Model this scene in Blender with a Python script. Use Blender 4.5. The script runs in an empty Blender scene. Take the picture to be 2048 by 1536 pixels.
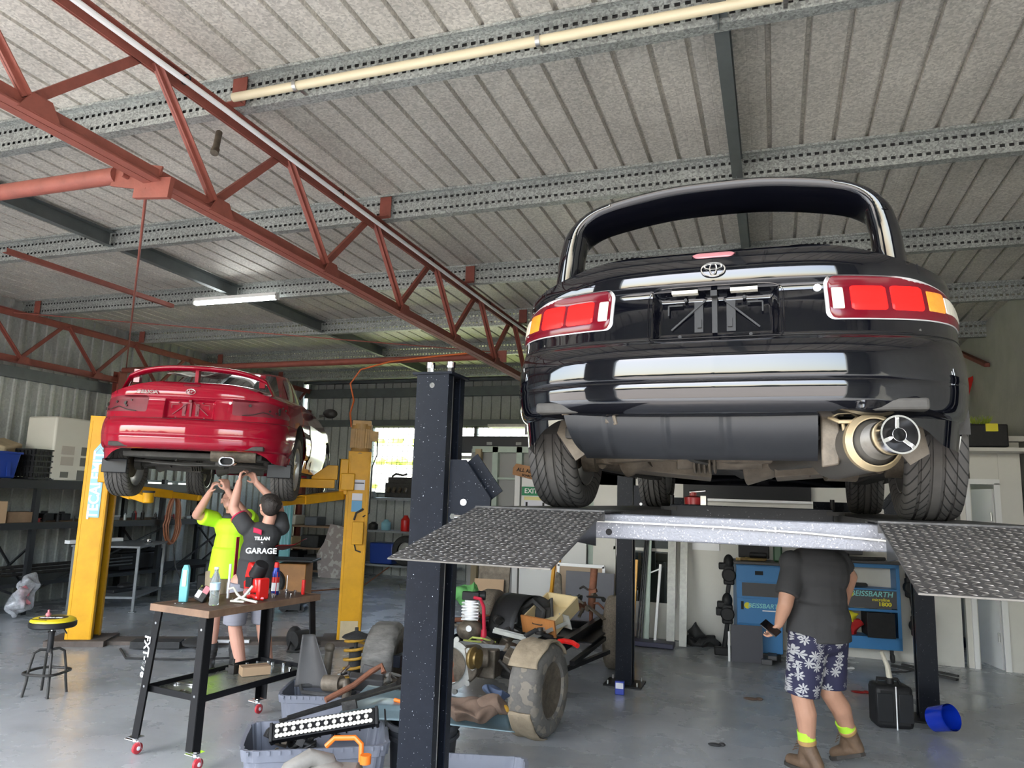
import bpy, bmesh, math, random
from mathutils import Vector as V, Matrix, Euler, noise
sc = bpy.context.scene
COL = sc.collection
PI = math.pi
rnd = random.Random(7)

# ---------------------------------------------------------------- materials
MATS = {}
def mat(name, col, rough=.5, metal=0., noise_=None, bump=None, coat=0., spec=.5, trans=0., emit=None, alpha=None, dark=.5, stretch=None, ior=None, spots=None):
    """noise_ = (scale, amount): colour varies towards col*dark; bump = (scale, strength); spots = (scale, threshold, colour)"""
    if name in MATS: return MATS[name]
    m = bpy.data.materials.new(name); m.use_nodes = True
    nt = m.node_tree; b = nt.nodes['Principled BSDF']; L = nt.links
    c = (*col, 1)
    b.inputs['Base Color'].default_value = c
    b.inputs['Roughness'].default_value = rough
    b.inputs['Metallic'].default_value = metal
    b.inputs['Specular IOR Level'].default_value = spec
    b.inputs['Coat Weight'].default_value = coat
    b.inputs['Coat Roughness'].default_value = .03
    b.inputs['Transmission Weight'].default_value = trans
    if ior: b.inputs['IOR'].default_value = ior
    if emit:
        b.inputs['Emission Color'].default_value = (*emit[0], 1); b.inputs['Emission Strength'].default_value = emit[1]
    if alpha is not None: b.inputs['Alpha'].default_value = alpha
    if noise_ or bump or spots:
        tc = nt.nodes.new('ShaderNodeTexCoord'); mp = nt.nodes.new('ShaderNodeMapping')
        L.new(tc.outputs['Object'], mp.inputs['Vector'])
        if stretch: mp.inputs['Scale'].default_value = stretch
    out = None
    if noise_:
        n = nt.nodes.new('ShaderNodeTexNoise'); n.inputs['Scale'].default_value = noise_[0]; n.inputs['Detail'].default_value = 6
        n.inputs['Roughness'].default_value = .65
        L.new(mp.outputs[0], n.inputs['Vector'])
        r = nt.nodes.new('ShaderNodeMapRange'); r.inputs[1].default_value = .35; r.inputs[2].default_value = .7
        L.new(n.outputs[0], r.inputs[0])
        r.inputs[4].default_value = noise_[1]
        mx = nt.nodes.new('ShaderNodeMix'); mx.data_type = 'RGBA'
        mx.inputs[6].default_value = c
        d = dark if isinstance(dark, tuple) else tuple(x * dark for x in col)
        mx.inputs[7].default_value = (*d, 1)
        L.new(r.outputs[0], mx.inputs[0]); out = mx.outputs[2]
    if spots:
        n = nt.nodes.new('ShaderNodeTexNoise'); n.inputs['Scale'].default_value = spots[0]; n.inputs['Detail'].default_value = 2
        L.new(mp.outputs[0], n.inputs['Vector'])
        r = nt.nodes.new('ShaderNodeMapRange'); r.inputs[1].default_value = spots[1]; r.inputs[2].default_value = spots[1] + .03
        L.new(n.outputs[0], r.inputs[0])
        mx = nt.nodes.new('ShaderNodeMix'); mx.data_type = 'RGBA'; mx.inputs[6].default_value = c
        if out: L.new(out, mx.inputs[6])
        mx.inputs[7].default_value = (*spots[2], 1); L.new(r.outputs[0], mx.inputs[0]); out = mx.outputs[2]
    if out: L.new(out, b.inputs['Base Color'])
    if bump:
        n = nt.nodes.new('ShaderNodeTexNoise'); n.inputs['Scale'].default_value = bump[0]; n.inputs['Detail'].default_value = 4
        L.new(mp.outputs[0], n.inputs['Vector'])
        bp = nt.nodes.new('ShaderNodeBump'); bp.inputs['Strength'].default_value = bump[1]; bp.inputs['Distance'].default_value = .01
        L.new(n.outputs[0], bp.inputs['Height']); L.new(bp.outputs[0], b.inputs['Normal'])
    MATS[name] = m
    return m

def spangle(name, col, lo=.75, hi=1.15, scale=60, rough=.45, metal=.5, tint=None):
    """galvanised sheet: small crystals of slightly different brightness"""
    m = bpy.data.materials.new(name); m.use_nodes = True
    nt = m.node_tree; b = nt.nodes['Principled BSDF']; L = nt.links
    tc = nt.nodes.new('ShaderNodeTexCoord')
    vo = nt.nodes.new('ShaderNodeTexVoronoi'); vo.inputs['Scale'].default_value = scale
    L.new(tc.outputs['Object'], vo.inputs['Vector'])
    sp = nt.nodes.new('ShaderNodeSeparateColor'); L.new(vo.outputs['Color'], sp.inputs[0])
    mr = nt.nodes.new('ShaderNodeMapRange'); mr.inputs[3].default_value = lo; mr.inputs[4].default_value = hi
    L.new(sp.outputs[0], mr.inputs[0])
    n = nt.nodes.new('ShaderNodeTexNoise'); n.inputs['Scale'].default_value = 1.3; n.inputs['Detail'].default_value = 5
    L.new(tc.outputs['Object'], n.inputs['Vector'])
    r2 = nt.nodes.new('ShaderNodeMapRange'); r2.inputs[1].default_value = .3; r2.inputs[2].default_value = .7; r2.inputs[3].default_value = .82; r2.inputs[4].default_value = 1.1
    L.new(n.outputs[0], r2.inputs[0])
    mu = nt.nodes.new('ShaderNodeMath'); mu.operation = 'MULTIPLY'; L.new(mr.outputs[0], mu.inputs[0]); L.new(r2.outputs[0], mu.inputs[1])
    mx = nt.nodes.new('ShaderNodeMix'); mx.data_type = 'RGBA'; mx.blend_type = 'MULTIPLY'; mx.inputs[0].default_value = 1
    mx.inputs[6].default_value = (*col, 1); L.new(mu.outputs[0], mx.inputs[7])
    L.new(mx.outputs[2], b.inputs['Base Color'])
    b.inputs['Roughness'].default_value = rough; b.inputs['Metallic'].default_value = metal
    MATS[name] = m
    return m

# ---------------------------------------------------------------- mesh builder
class MB:
    def __init__(s): s.v = []; s.f = []; s.mi = []; s.cur = 0
    def add(s, vs, fs, M=None):
        o = len(s.v)
        s.v += [(M @ V(p)) if M else V(p) for p in vs]
        s.f += [tuple(i + o for i in f) for f in fs]; s.mi += [s.cur] * len(fs)
        return s
    def box(s, c, d, R=None, taper=None):
        x, y, z = d[0] / 2, d[1] / 2, d[2] / 2
        t = taper or (1, 1)
        vs = [(-x, -y, -z), (x, -y, -z), (x, y, -z), (-x, y, -z), (-x * t[0], -y * t[1], z), (x * t[0], -y * t[1], z), (x * t[0], y * t[1], z), (-x * t[0], y * t[1], z)]
        M = Matrix.Translation(c)
        if R is not None: M = M @ (R.to_4x4() if isinstance(R, Matrix) else Euler(R).to_matrix().to_4x4())
        return s.add(vs, [(0, 3, 2, 1), (4, 5, 6, 7), (0, 1, 5, 4), (1, 2, 6, 5), (2, 3, 7, 6), (3, 0, 4, 7)], M)
    def bar(s, a, b, w, h, up=(0, 0, 1)):
        a, b = V(a), V(b); d = b - a; L = d.length; y = d.normalized()
        x = y.cross(V(up))
        if x.length < 1e-4: x = y.cross(V((1, 0, 0)))
        x.normalize(); z = x.cross(y)
        R = Matrix((x, y, z)).transposed()
        return s.box((a + b) / 2, (w, L, h), R)
    def cyl(s, a, b, r, r2=None, n=16, cap=True):
        a, b = V(a), V(b); r2 = r if r2 is None else r2
        q = (b - a).to_track_quat('Z', 'Y').to_matrix()
        vs = []
        for p, rr in ((a, r), (b, r2)):
            for k in range(n):
                t = 2 * PI * k / n; vs.append(p + q @ V((rr * math.cos(t), rr * math.sin(t), 0)))
        fs = [(k, (k + 1) % n, n + (k + 1) % n, n + k) for k in range(n)]
        if cap: fs += [tuple(range(n))[::-1], tuple(range(n, 2 * n))]
        return s.add(vs, fs)
    def tube(s, pts, r, n=8, closed=False, cap=True):
        pts = [V(p) for p in pts]; m = len(pts); vs = []; up = None
        for i, p in enumerate(pts):
            a = pts[(i - 1) % m] if (i > 0 or closed) else p
            b = pts[(i + 1) % m] if (i < m - 1 or closed) else p
            t = (b - a).normalized()
            if up is None: up = t.orthogonal().normalized()
            up = (up - t * up.dot(t)).normalized(); w = t.cross(up)
            rr = r[i] if isinstance(r, (list, tuple)) else r
            for k in range(n):
                g = 2 * PI * k / n; vs.append(p + (up * math.cos(g) + w * math.sin(g)) * rr)
        fs = []
        for i in range(m if closed else m - 1):
            j = (i + 1) % m
            for k in range(n):
                l = (k + 1) % n; fs.append((i * n + k, i * n + l, j * n + l, j * n + k))
        if cap and not closed: fs += [tuple(range(n))[::-1], tuple(range((m - 1) * n, m * n))]
        return s.add(vs, fs)
    def lathe(s, prof, c=(0, 0, 0), ax=(0, 0, 1), n=32, arc=None, capends=True):
        q = V(ax).to_track_quat('Z', 'Y').to_matrix().to_4x4(); M = Matrix.Translation(c) @ q
        vs = [(r * math.cos(2 * PI * k / n), r * math.sin(2 * PI * k / n), z) for r, z in prof for k in range(n)]
        fs = [(i * n + k, i * n + (k + 1) % n, (i + 1) * n + (k + 1) % n, (i + 1) * n + k) for i in range(len(prof) - 1) for k in range(n)]
        if capends:
            if prof[0][0] > 1e-5: fs.append(tuple(range(n))[::-1])
            if prof[-1][0] > 1e-5: fs.append(tuple(range((len(prof) - 1) * n, len(prof) * n)))
        return s.add(vs, fs, M)
    def prism(s, poly, d, M=None):
        """poly in XY, extruded along +Z by d, placed with M"""
        n = len(poly)
        vs = [(x, y, 0) for x, y in poly] + [(x, y, d) for x, y in poly]
        fs = [tuple(range(n))[::-1], tuple(range(n, 2 * n))] + [(k, (k + 1) % n, n + (k + 1) % n, n + k) for k in range(n)]
        return s.add(vs, fs, M)
    def sph(s, c, r, nu=16, nv=10, R=None):
        r = (r, r, r) if isinstance(r, (int, float)) else r
        vs = [(0, 0, -r[2])]
        for j in range(1, nv):
            t = -PI / 2 + PI * j / nv
            for k in range(nu):
                g = 2 * PI * k / nu; vs.append((r[0] * math.cos(t) * math.cos(g), r[1] * math.cos(t) * math.sin(g), r[2] * math.sin(t)))
        vs.append((0, 0, r[2]))
        fs = [(0, 1 + (k + 1) % nu, 1 + k) for k in range(nu)]
        for j in range(nv - 2):
            for k in range(nu): a = 1 + j * nu; fs.append((a + k, a + (k + 1) % nu, a + nu + (k + 1) % nu, a + nu + k))
        a = 1 + (nv - 2) * nu; fs += [(a + k, a + (k + 1) % nu, len(vs) - 1) for k in range(nu)]
        M = Matrix.Translation(c)
        if R is not None: M = M @ (R.to_4x4() if isinstance(R, Matrix) else Euler(R).to_matrix().to_4x4())
        return s.add(vs, fs, M)
    def grid(s, fn, nu, nv, cu=False, M=None):
        mu = nu if cu else nu + 1
        vs = [fn(i / nu, j / nv) for j in range(nv + 1) for i in range(mu)]
        fs = [(j * mu + i, j * mu + (i + 1) % mu, (j + 1) * mu + (i + 1) % mu, (j + 1) * mu + i) for j in range(nv) for i in range(nu)]
        return s.add(vs, fs, M)
    def build(s, name, m, parent=None, ang=35, bevel=0, solid=0, sub=0, merge=False, loc=None):
        me = bpy.data.meshes.new(name)
        me.from_pydata([tuple(p) for p in s.v], [], s.f); me.update()
        if merge:
            bm = bmesh.new(); bm.from_mesh(me); bmesh.ops.remove_doubles(bm, verts=bm.verts, dist=2e-4)
            bmesh.ops.recalc_face_normals(bm, faces=bm.faces); bm.to_mesh(me); bm.free()
        ms = m if isinstance(m, (list, tuple)) else [m]
        for q in ms: me.materials.append(MATS[q] if isinstance(q, str) else q)
        if len(ms) > 1 and len(me.polygons) == len(s.mi): me.polygons.foreach_set('material_index', s.mi)
        if ang: me.shade_smooth(); me.set_sharp_from_angle(angle=math.radians(ang))
        o = bpy.data.objects.new(name, me); COL.objects.link(o)
        if parent: o.parent = parent
        if loc: o.location = loc
        if bevel:
            b = o.modifiers.new('b', 'BEVEL'); b.width = bevel; b.segments = 2; b.limit_method = 'ANGLE'; b.angle_limit = math.radians(40)
        if solid:
            b = o.modifiers.new('s', 'SOLIDIFY'); b.thickness = solid; b.offset = 0
        if sub:
            b = o.modifiers.new('u', 'SUBSURF'); b.levels = b.render_levels = sub
        return o

def crumple(m, amt, sc_=9, seed=0):
    for i, p in enumerate(m.v):
        m.v[i] = p + V([noise.noise(p * sc_ + V((seed, k * 7, 3))) for k in range(3)]) * amt
    return m
def tag(o, label, cat, group=None):
    o['label'] = label; o['category'] = cat
    if group: o['group'] = group
    return o
def thing(name, label, cat, loc=(0, 0, 0), rz=0, group=None):
    o = bpy.data.objects.new(name, None); COL.objects.link(o); o.empty_display_size = .1
    o.location = loc; o.rotation_euler = (0, 0, rz)
    return tag(o, label, cat, group)
def struct(o): o['kind'] = 'structure'; return o
def copy_tree(o, parent=None):
    c = o.copy(); COL.objects.link(c)
    if parent: c.parent = parent
    for ch in [q for q in bpy.data.objects if q.parent == o]: copy_tree(ch, c)
    return c
def text(name, s, size, m, parent=None, loc=(0, 0, 0), rot=(0, 0, 0), ext=.001, align='CENTER', shear=0, bold=0, sx=1., top=None):
    cu = bpy.data.curves.new(name, 'FONT'); cu.body = s; cu.size = size; cu.extrude = ext; cu.align_x = align; cu.align_y = 'CENTER'; cu.shear = shear; cu.offset = bold
    t = bpy.data.objects.new(name, cu); COL.objects.link(t)
    dg = bpy.context.evaluated_depsgraph_get(); dg.update()
    me = bpy.data.meshes.new_from_object(t.evaluated_get(dg)); bpy.data.objects.remove(t)
    me.materials.clear(); me.materials.append(MATS[m])
    o = bpy.data.objects.new(name, me); COL.objects.link(o); o.location = loc; o.rotation_euler = rot; o.scale = (sx, 1, 1)
    if parent: o.parent = parent
    return o
def lerp(a, b, t): return a + (b - a) * t
def interp(tab, x):
    """smooth (cosine-free Catmull) interpolation of a table [(x, y), ...]"""
    if x <= tab[0][0]: return tab[0][1]
    if x >= tab[-1][0]: return tab[-1][1]
    for i in range(len(tab) - 1):
        if tab[i][0] <= x <= tab[i + 1][0]:
            x0, y0 = tab[i]; x1, y1 = tab[i + 1]; h = x1 - x0; t = (x - x0) / h
            m0 = (y1 - tab[i - 1][1]) / (x1 - tab[i - 1][0]) if i > 0 else (y1 - y0) / h
            m1 = (tab[i + 2][1] - y0) / (tab[i + 2][0] - x0) if i + 2 < len(tab) else (y1 - y0) / h
            s0 = (y1 - y0) / h
            if s0 == 0: m0 = m1 = 0
            else:
                for q in (0, 1):
                    mm = m0 if q == 0 else m1
                    if mm / s0 < 0: mm = 0
                    mm = math.copysign(min(abs(mm), 3 * abs(s0)), s0) if mm else 0
                    if q == 0: m0 = mm
                    else: m1 = mm
            t2, t3 = t * t, t * t * t
            return (2 * t3 - 3 * t2 + 1) * y0 + (t3 - 2 * t2 + t) * h * m0 + (-2 * t3 + 3 * t2) * y1 + (t3 - t2) * h * m1

# materials of the place
spangle('zinc_roof', (.54, .52, .47), .78, 1.25, 75, .55, .25)
spangle('zinc_wall', (.40, .42, .40), .9, 1.08, 40, .5, .2)
spangle('galvanised', (.34, .36, .345), .6, 1.35, 90, .45, .45)
mat('channel_dark', (.12, .125, .12), .5, .4)
mat('steel_grey', (.30, .32, .33), .45, .6, (20, .5))
mat('girt_grey', (.14, .16, .16), .5, .4, (6, .4))
mat('red_oxide', (.25, .07, .05), .6, 0, (9, .6), (60, .12), dark=.6)
mat('black_gloss', (.009, .011, .016), .3, 0, (25, .4), spec=.14, spots=(150, .725, (.45, .47, .5)))
mat('black_paint', (.008, .008, .009), .4, 0, spec=.22)
mat('black_plastic', (.012, .012, .013), .5, 0, (18, .4), dark=2., spec=.3)
mat('black_rubber', (.022, .022, .022), .75, 0, (14, .6), (80, .2), dark=2.2)
mat('chrome', (.8, .8, .8), .12, 1)
mat('steel', (.55, .55, .53), .3, .9, (30, .4))
mat('dirty_metal', (.17, .14, .105), .6, .35, (14, .9), (40, .4), dark=.35)
mat('dark_metal', (.05, .048, .045), .5, .5, (20, .8), (50, .3), dark=.4)
mat('white_paint', (.72, .72, .70), .4)
mat('cream_paint', (.60, .585, .53), .5, 0, (2.2, .5), dark=.86)
mat('yellow_paint', (.74, .37, .012), .4, 0, (5, .7), (60, .06), dark=.74, spec=.25)
mat('skin', (.55, .29, .2), .5, 0, (9, .5), dark=.82)
# ================================================================ the setting
def zc(y): return 4.42 - .0128 * y            # underside of the roof sheet

def ribbed(m, fn, u0, u1, v0, v1, openings=(), pitch=.217, rib=.034, dep=.032):
    """ribbed sheet: fn(u, v, d) gives the point; ribs run along v; openings = [(u0, u1, v0, v1)] are left out"""
    prof = []
    k0 = math.floor(u0 / pitch)
    u = k0 * pitch
    while u < u1:
        prof += [(u, 0), (u + .007, dep), (u + rib - .007, dep), (u + rib, 0)]
        for q in (.075, .14): prof += [(u + rib + q - .006, 0), (u + rib + q, .001), (u + rib + q + .006, 0)]
        u += pitch
    prof = [p for p in prof if u0 <= p[0] <= u1]
    for o in openings: prof += [(o[0], 0), (o[1], 0)]
    prof.sort()
    for a, b in zip(prof, prof[1:]):
        if b[0] - a[0] < 1e-6: continue
        mid = (a[0] + b[0]) / 2
        cuts = [(o[2], o[3]) for o in openings if o[0] <= mid <= o[1]]
        v = v0; spans = []
        for c0, c1 in sorted(cuts):
            if c0 > v: spans.append((v, c0))
            v = max(v, c1)
        if v < v1: spans.append((v, v1))
        for s0, s1 in spans:
            m.add([fn(a[0], s0, a[1]), fn(b[0], s0, b[1]), fn(b[0], s1, b[1]), fn(a[0], s1, a[1])], [(0, 1, 2, 3)])
    return m

XL, XR, YB, YF = -10.3, 2.72, 14.4, -1.0
def floor_mat():
    m = bpy.data.materials.new('floor_grey'); m.use_nodes = True
    nt = m.node_tree; b = nt.nodes['Principled BSDF']; L = nt.links
    tc = nt.nodes.new('ShaderNodeTexCoord')
    def noise_(s, d, st=None, lo=.35, hi=.65):
        n = nt.nodes.new('ShaderNodeTexNoise'); n.inputs['Scale'].default_value = s; n.inputs['Detail'].default_value = d; n.inputs['Roughness'].default_value = .62
        if st:
            mp = nt.nodes.new('ShaderNodeMapping'); mp.inputs['Scale'].default_value = st; L.new(tc.outputs['Object'], mp.inputs[0]); L.new(mp.outputs[0], n.inputs['Vector'])
        else: L.new(tc.outputs['Object'], n.inputs['Vector'])
        r = nt.nodes.new('ShaderNodeMapRange'); r.inputs[1].default_value = lo; r.inputs[2].default_value = hi; L.new(n.outputs[0], r.inputs[0])
        return r.outputs[0]
    def mix(a, f, col, amt=1.):
        x = nt.nodes.new('ShaderNodeMix'); x.data_type = 'RGBA'
        if isinstance(a, tuple): x.inputs[6].default_value = (*a, 1)
        else: L.new(a, x.inputs[6])
        x.inputs[7].default_value = (*col, 1)
        mu = nt.nodes.new('ShaderNodeMath'); mu.operation = 'MULTIPLY'; mu.inputs[1].default_value = amt; L.new(f, mu.inputs[0]); L.new(mu.outputs[0], x.inputs[0])
        return x.outputs[2]
    c = mix((.40, .42, .44), noise_(.7, 5, None, .2, .8), (.34, .36, .375))
    c = mix(c, noise_(5, 6, (1, .35, 1), .45, .85), (.24, .25, .26), .4)
    c = mix(c, noise_(1.6, 8, (.6, 1.2, 1), .48, .95), (.12, .125, .13), .7)
    c = mix(c, noise_(60, 2, None, .68, .74), (.06, .06, .06), .5)
    c = mix(c, noise_(3.1, 8, (1.4, .5, 1), .56, .8), (.3, .3, .28), .4)
    L.new(c, b.inputs['Base Color'])
    r = nt.nodes.new('ShaderNodeMapRange'); r.inputs[3].default_value = .18; r.inputs[4].default_value = .36
    L.new(noise_(1.6, 6), r.inputs[0]); L.new(r.outputs[0], b.inputs['Roughness'])
    n = nt.nodes.new('ShaderNodeTexNoise'); n.inputs['Scale'].default_value = 9; n.inputs['Detail'].default_value = 5; L.new(tc.outputs['Object'], n.inputs['Vector'])
    bp = nt.nodes.new('ShaderNodeBump'); bp.inputs['Strength'].default_value = .12; bp.inputs['Distance'].default_value = .02; L.new(n.outputs[0], bp.inputs['Height']); L.new(bp.outputs[0], b.inputs['Normal'])
    MATS['floor_grey'] = m
floor_mat()
struct(MB().box(((XL + 3.6) / 2 - .15, 6.4, -.1), (14.6, 16.6, .2)).build('floor', 'floor_grey', ang=0))
struct(ribbed(MB(), lambda u, v, d: (u, v, zc(v) + d), XL - .2, XR + 1, YF - .1, YB + .2).build('ceiling', 'zinc_roof', ang=0))
lw_open = [(10.02, 10.62, 1.66, 1.80), (10.70, 11.04, 1.66, 1.80), (11.14, 11.42, 1.66, 1.80)]
struct(ribbed(MB(), lambda u, v, d: (XL + d, u, v), YF, YB, 0, zc(0), lw_open, pitch=.2, rib=.058).build('wall_left', 'zinc_wall', ang=0))
bw_open = [(-8.45, -2.0, 1.72, 3.2)]
struct(ribbed(MB(), lambda u, v, d: (u, YB + d, v), XL, XR + 1, 0, 4.3, bw_open).build('wall_back', 'zinc_wall', ang=0))
mat('concrete_wall', (.42, .42, .38), .8, 0, (3, .8), (30, .3), dark=.8)
struct(MB().box((XR + .1, 6.7, 2.2), (.2, 15.6, 4.4)).build('wall_right', 'concrete_wall', ang=0))
m = MB()     # front wall round two roller-door openings (behind the viewer)
DH = 4.05
for x0, x1 in ((XL, -9.4), (-3.75, -2.15), (1.7, XR)): m.box(((x0 + x1) / 2, YF, DH / 2), (x1 - x0, .12, DH))
m.box(((XL + XR) / 2, YF, (DH + 4.45) / 2), (XR - XL, .12, 4.45 - DH))
struct(m.build('wall_front', 'zinc_wall', ang=0))

# purlins: perforated lipped channels under the roof sheet
mat('slot_shade', (.02, .02, .02), .8)
def purlin(y, label, x0=XL, x1=XR, holes=True):
    m = MB(); z1 = zc(y); z0 = z1 - .2; t = .004
    w = .075
    # web (faces the viewer) with two rows of slots cut out
    if holes:
        zs = [z0, z0 + .040, z0 + .062, z1 - .062, z1 - .040, z1]
        n = int((x1 - x0) / .055)
        for i in range(n):
            a = x0 + i * .055; b = a + .055
            for k in range(5):
                if k in (1, 3):
                    m.add([(a, y, zs[k]), (a + .0125, y, zs[k]), (a + .0125, y, zs[k + 1]), (a, y, zs[k + 1])], [(0, 1, 2, 3)])
                    m.add([(b - .0125, y, zs[k]), (b, y, zs[k]), (b, y, zs[k + 1]), (b - .0125, y, zs[k + 1])], [(0, 1, 2, 3)])
        for k in (0, 2, 4): m.add([(x0, y, zs[k]), (x1, y, zs[k]), (x1, y, zs[k + 1]), (x0, y, zs[k + 1])], [(0, 1, 2, 3)])
    else: m.add([(x0, y, z0), (x1, y, z0), (x1, y, z1), (x0, y, z1)], [(0, 1, 2, 3)])
    m.add([(x0, y, z0), (x1, y, z0), (x1, y + w, z0), (x0, y + w, z0)], [(0, 1, 2, 3)])
    m.add([(x0, y + w, z0), (x1, y + w, z0), (x1, y + w, z0 + .018), (x0, y + w, z0 + .018)], [(0, 1, 2, 3)])
    m.add([(x0, y, z1 - .002), (x1, y, z1 - .002), (x1, y - w, z1 - .002), (x0, y - w, z1 - .002)], [(0, 1, 2, 3)])
    m.add([(x0, y - w, z1 - .002), (x1, y - w, z1 - .002), (x1, y - w, z1 - .02), (x0, y - w, z1 - .02)], [(0, 1, 2, 3)])
    if holes and y < 9:      # added dark strips that paint in the shade behind the slots
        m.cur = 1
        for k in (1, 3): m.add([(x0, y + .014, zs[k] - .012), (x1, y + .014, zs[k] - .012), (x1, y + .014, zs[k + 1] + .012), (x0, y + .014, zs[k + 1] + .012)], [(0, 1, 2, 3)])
    o = m.build('roof_purlin', ['galvanised', 'slot_shade'], ang=0, solid=.0025)
    return tag(o, label, 'roof purlin', 'perforated roof purlins')
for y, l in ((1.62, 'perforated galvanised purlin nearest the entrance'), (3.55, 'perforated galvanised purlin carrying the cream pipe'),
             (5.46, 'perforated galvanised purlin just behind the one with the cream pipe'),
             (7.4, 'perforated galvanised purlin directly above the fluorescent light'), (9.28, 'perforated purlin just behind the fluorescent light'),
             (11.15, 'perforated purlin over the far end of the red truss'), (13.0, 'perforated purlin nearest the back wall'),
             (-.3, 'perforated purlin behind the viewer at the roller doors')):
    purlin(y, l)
for x, l in ((-6.45, 'grey bridging channel between purlins on the left of the long truss'), (-.25, 'grey bridging channel between purlins above the black car')):
    m = MB()
    ys = (-.3, 1.62, 3.55, 5.46, 7.4, 9.28, 11.15, 13.0)
    for a, b in zip(ys, ys[1:]):
        a += .01; b -= .01; z = zc(a) - .03; z2 = zc(b) - .03; w = .075
        m.add([(x, a, z), (x, b, z2), (x, b, z2 - .15), (x, a, z - .15), (x + w, a, z - .15), (x + w, b, z2 - .15), (x + w, a, z), (x + w, b, z2)], [(0, 1, 2, 3), (3, 2, 5, 4), (0, 6, 7, 1)])
        if x > -1: m.bar((x + .03, b - .01, z2 + .02), (x + .03, b - .01, z2 - .2), .055, .006)
    tag(m.build('purlin_bridging', 'girt_grey', ang=0, solid=.003), l, 'roof bridging')

# trusses
def truss(x, ys, label, y0, y1, side=1):
    t = thing('roof_truss', label, 'truss', (x, 0, 0))
    zt = lambda y: zc(y) - .205
    zb = lambda y: zc(y) - .80
    for nm, zf in (('top_chord', zt), ('bottom_chord', zb)):
        m = MB()
        for s in (-1, 1):   # two angles back to back
            a, b = V((0, y0, zf(y0))), V((0, y1, zf(y1)))
            up = .0
            m.bar(a + V((s * .033, 0, -.004 if nm == 'top_chord' else -.126)), b + V((s * .033, 0, -.004 if nm == 'top_chord' else -.126)), .056, .008)
            m.bar(a + V((s * .007, 0, -.045 if nm == 'top_chord' else -.085)), b + V((s * .007, 0, -.045 if nm == 'top_chord' else -.085)), .008, .09)
        m.build(nm, 'red_oxide', t, ang=0)
    for i, y in enumerate(ys):
        for k, (ya, yb) in enumerate(((y, y + .60), (y + 1.2, y + .66))):
            if min(ya, yb) < y0 or max(ya, yb) > y1: continue
            a = V((0, ya, zb(ya) - .05)); b = V((0, yb, zt(yb) - .04)); off = .018 if k else -.018
            m = MB(); m.bar(a + V((off, 0, 0)), b + V((off, 0, 0)), .05, .006, up=(1, 0, 0)).bar(a + V((off * 1.9, 0, 0)), b + V((off * 1.9, 0, 0)), .006, .05, up=(1, 0, 0)).bar(a + V((off, 0, 0)), b + V((off, 0, 0)), .05, .03, up=(1, 0, 0))
            m.build('web_member', 'red_oxide', t, ang=0)
        g = MB().prism([(-.11, 0), (.11, 0), (.05, .1), (-.05, .1)], .012, Matrix.Translation((.045, y + .02, zb(y) - .135)) @ Matrix.Rotation(PI / 2, 4, 'Z') @ Matrix.Rotation(PI / 2, 4, 'X'))
        g.build('gusset_plate', 'red_oxide', t, ang=0)
    for y in (-.3, 1.62, 3.55, 5.46, 7.4, 9.28, 11.15, 13.0):
        MB().box((side * .1, y - .03, zc(y) - .1), (.11, .008, .19)).box((side * .1, y - .06, zc(y) - .2), (.11, .06, .008)).build('purlin_cleat', 'red_oxide', t, ang=0)
    return t
nodes = [-.2 + 1.235 * k for k in range(12)]
truss(-3.3, nodes, 'long red oxide truss running from above the viewer to the back wall', YF + .1, YB - .2)
truss(-10.06, [n + .1 for n in nodes], 'dark red truss running along the corrugated left wall', YF + .1, YB - .2)
for y, l in ((9.0, 'dark red steel column behind the red car'), (14.15, 'dark red steel column in the back left corner'), (2.9, 'dark red steel column on the left wall, nearest the doors')):
    m = MB(); x = -10.06
    m.box((x - .06, y, 1.78), (.012, .15, 3.56)).box((x + .06, y, 1.78), (.012, .15, 3.56)).box((x, y, 1.78), (.12, .01, 3.56)).box((x, y, .01), (.26, .26, .02))
    tag(m.build('steel_column', 'red_oxide', ang=0), l, 'column')
tag(MB().cyl((-9.98, 8.98, 3.585), (-3.42, 8.92, 3.585), .045).box((-3.4, 8.92, 3.58), (.2, .012, .16)).build('tie_tube', 'red_oxide'), 'long red round tube crossing the roof above the red car', 'roof tube')
tag(MB().cyl((-10.0, 3.22, 3.68), (-3.62, 3.06, 3.55), .05).box((-3.46, 3.05, 3.52), (.36, .012, .15), (0, .2, 0)).box((-3.3, 3.03, 3.42), (.26, .03, .12), (0, .1, 0)).cyl((-3.52, 3.0, 3.52), (-3.52, 3.1, 3.52), .014).cyl((-3.42, 3.0, 3.5), (-3.42, 3.1, 3.5), .014).build('tie_tube', 'red_oxide'), 'red round tube bolted to the near end of the truss at left', 'roof tube')
tag(MB().cyl((-3.34, 3.02, 3.42), (-9.95, 9.0, 3.62), .009, n=8).build('brace_rod', 'red_oxide'), 'thin red brace rod running down from the truss plate towards the column', 'brace rod')
tag(MB().cyl((-9.9, 7.0, 4.05), (-3.5, 9.0, 3.66), .008, n=8).build('brace_rod', 'red_oxide'), 'thin red brace rod crossing below the roof at the far end', 'brace rod')
tag(MB().bar((-7.3, 4.98, 4.03), (-7.22, 7.12, 4.0), .06, .006).bar((-7.27, 4.98, 4.05), (-7.19, 7.12, 4.02), .006, .05).build('hanging_angle', 'red_oxide', ang=0), 'short dark red angle bar hanging below two purlins, left of the light', 'angle bar')
tag(MB().bar((XR - .04, 12.8, 4.22), (XR - .04, 11.05, 3.67), .06, .05).build('wall_brace', 'red_oxide', ang=0), 'red brace bar on the concrete wall above the black tool case', 'brace')
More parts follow.
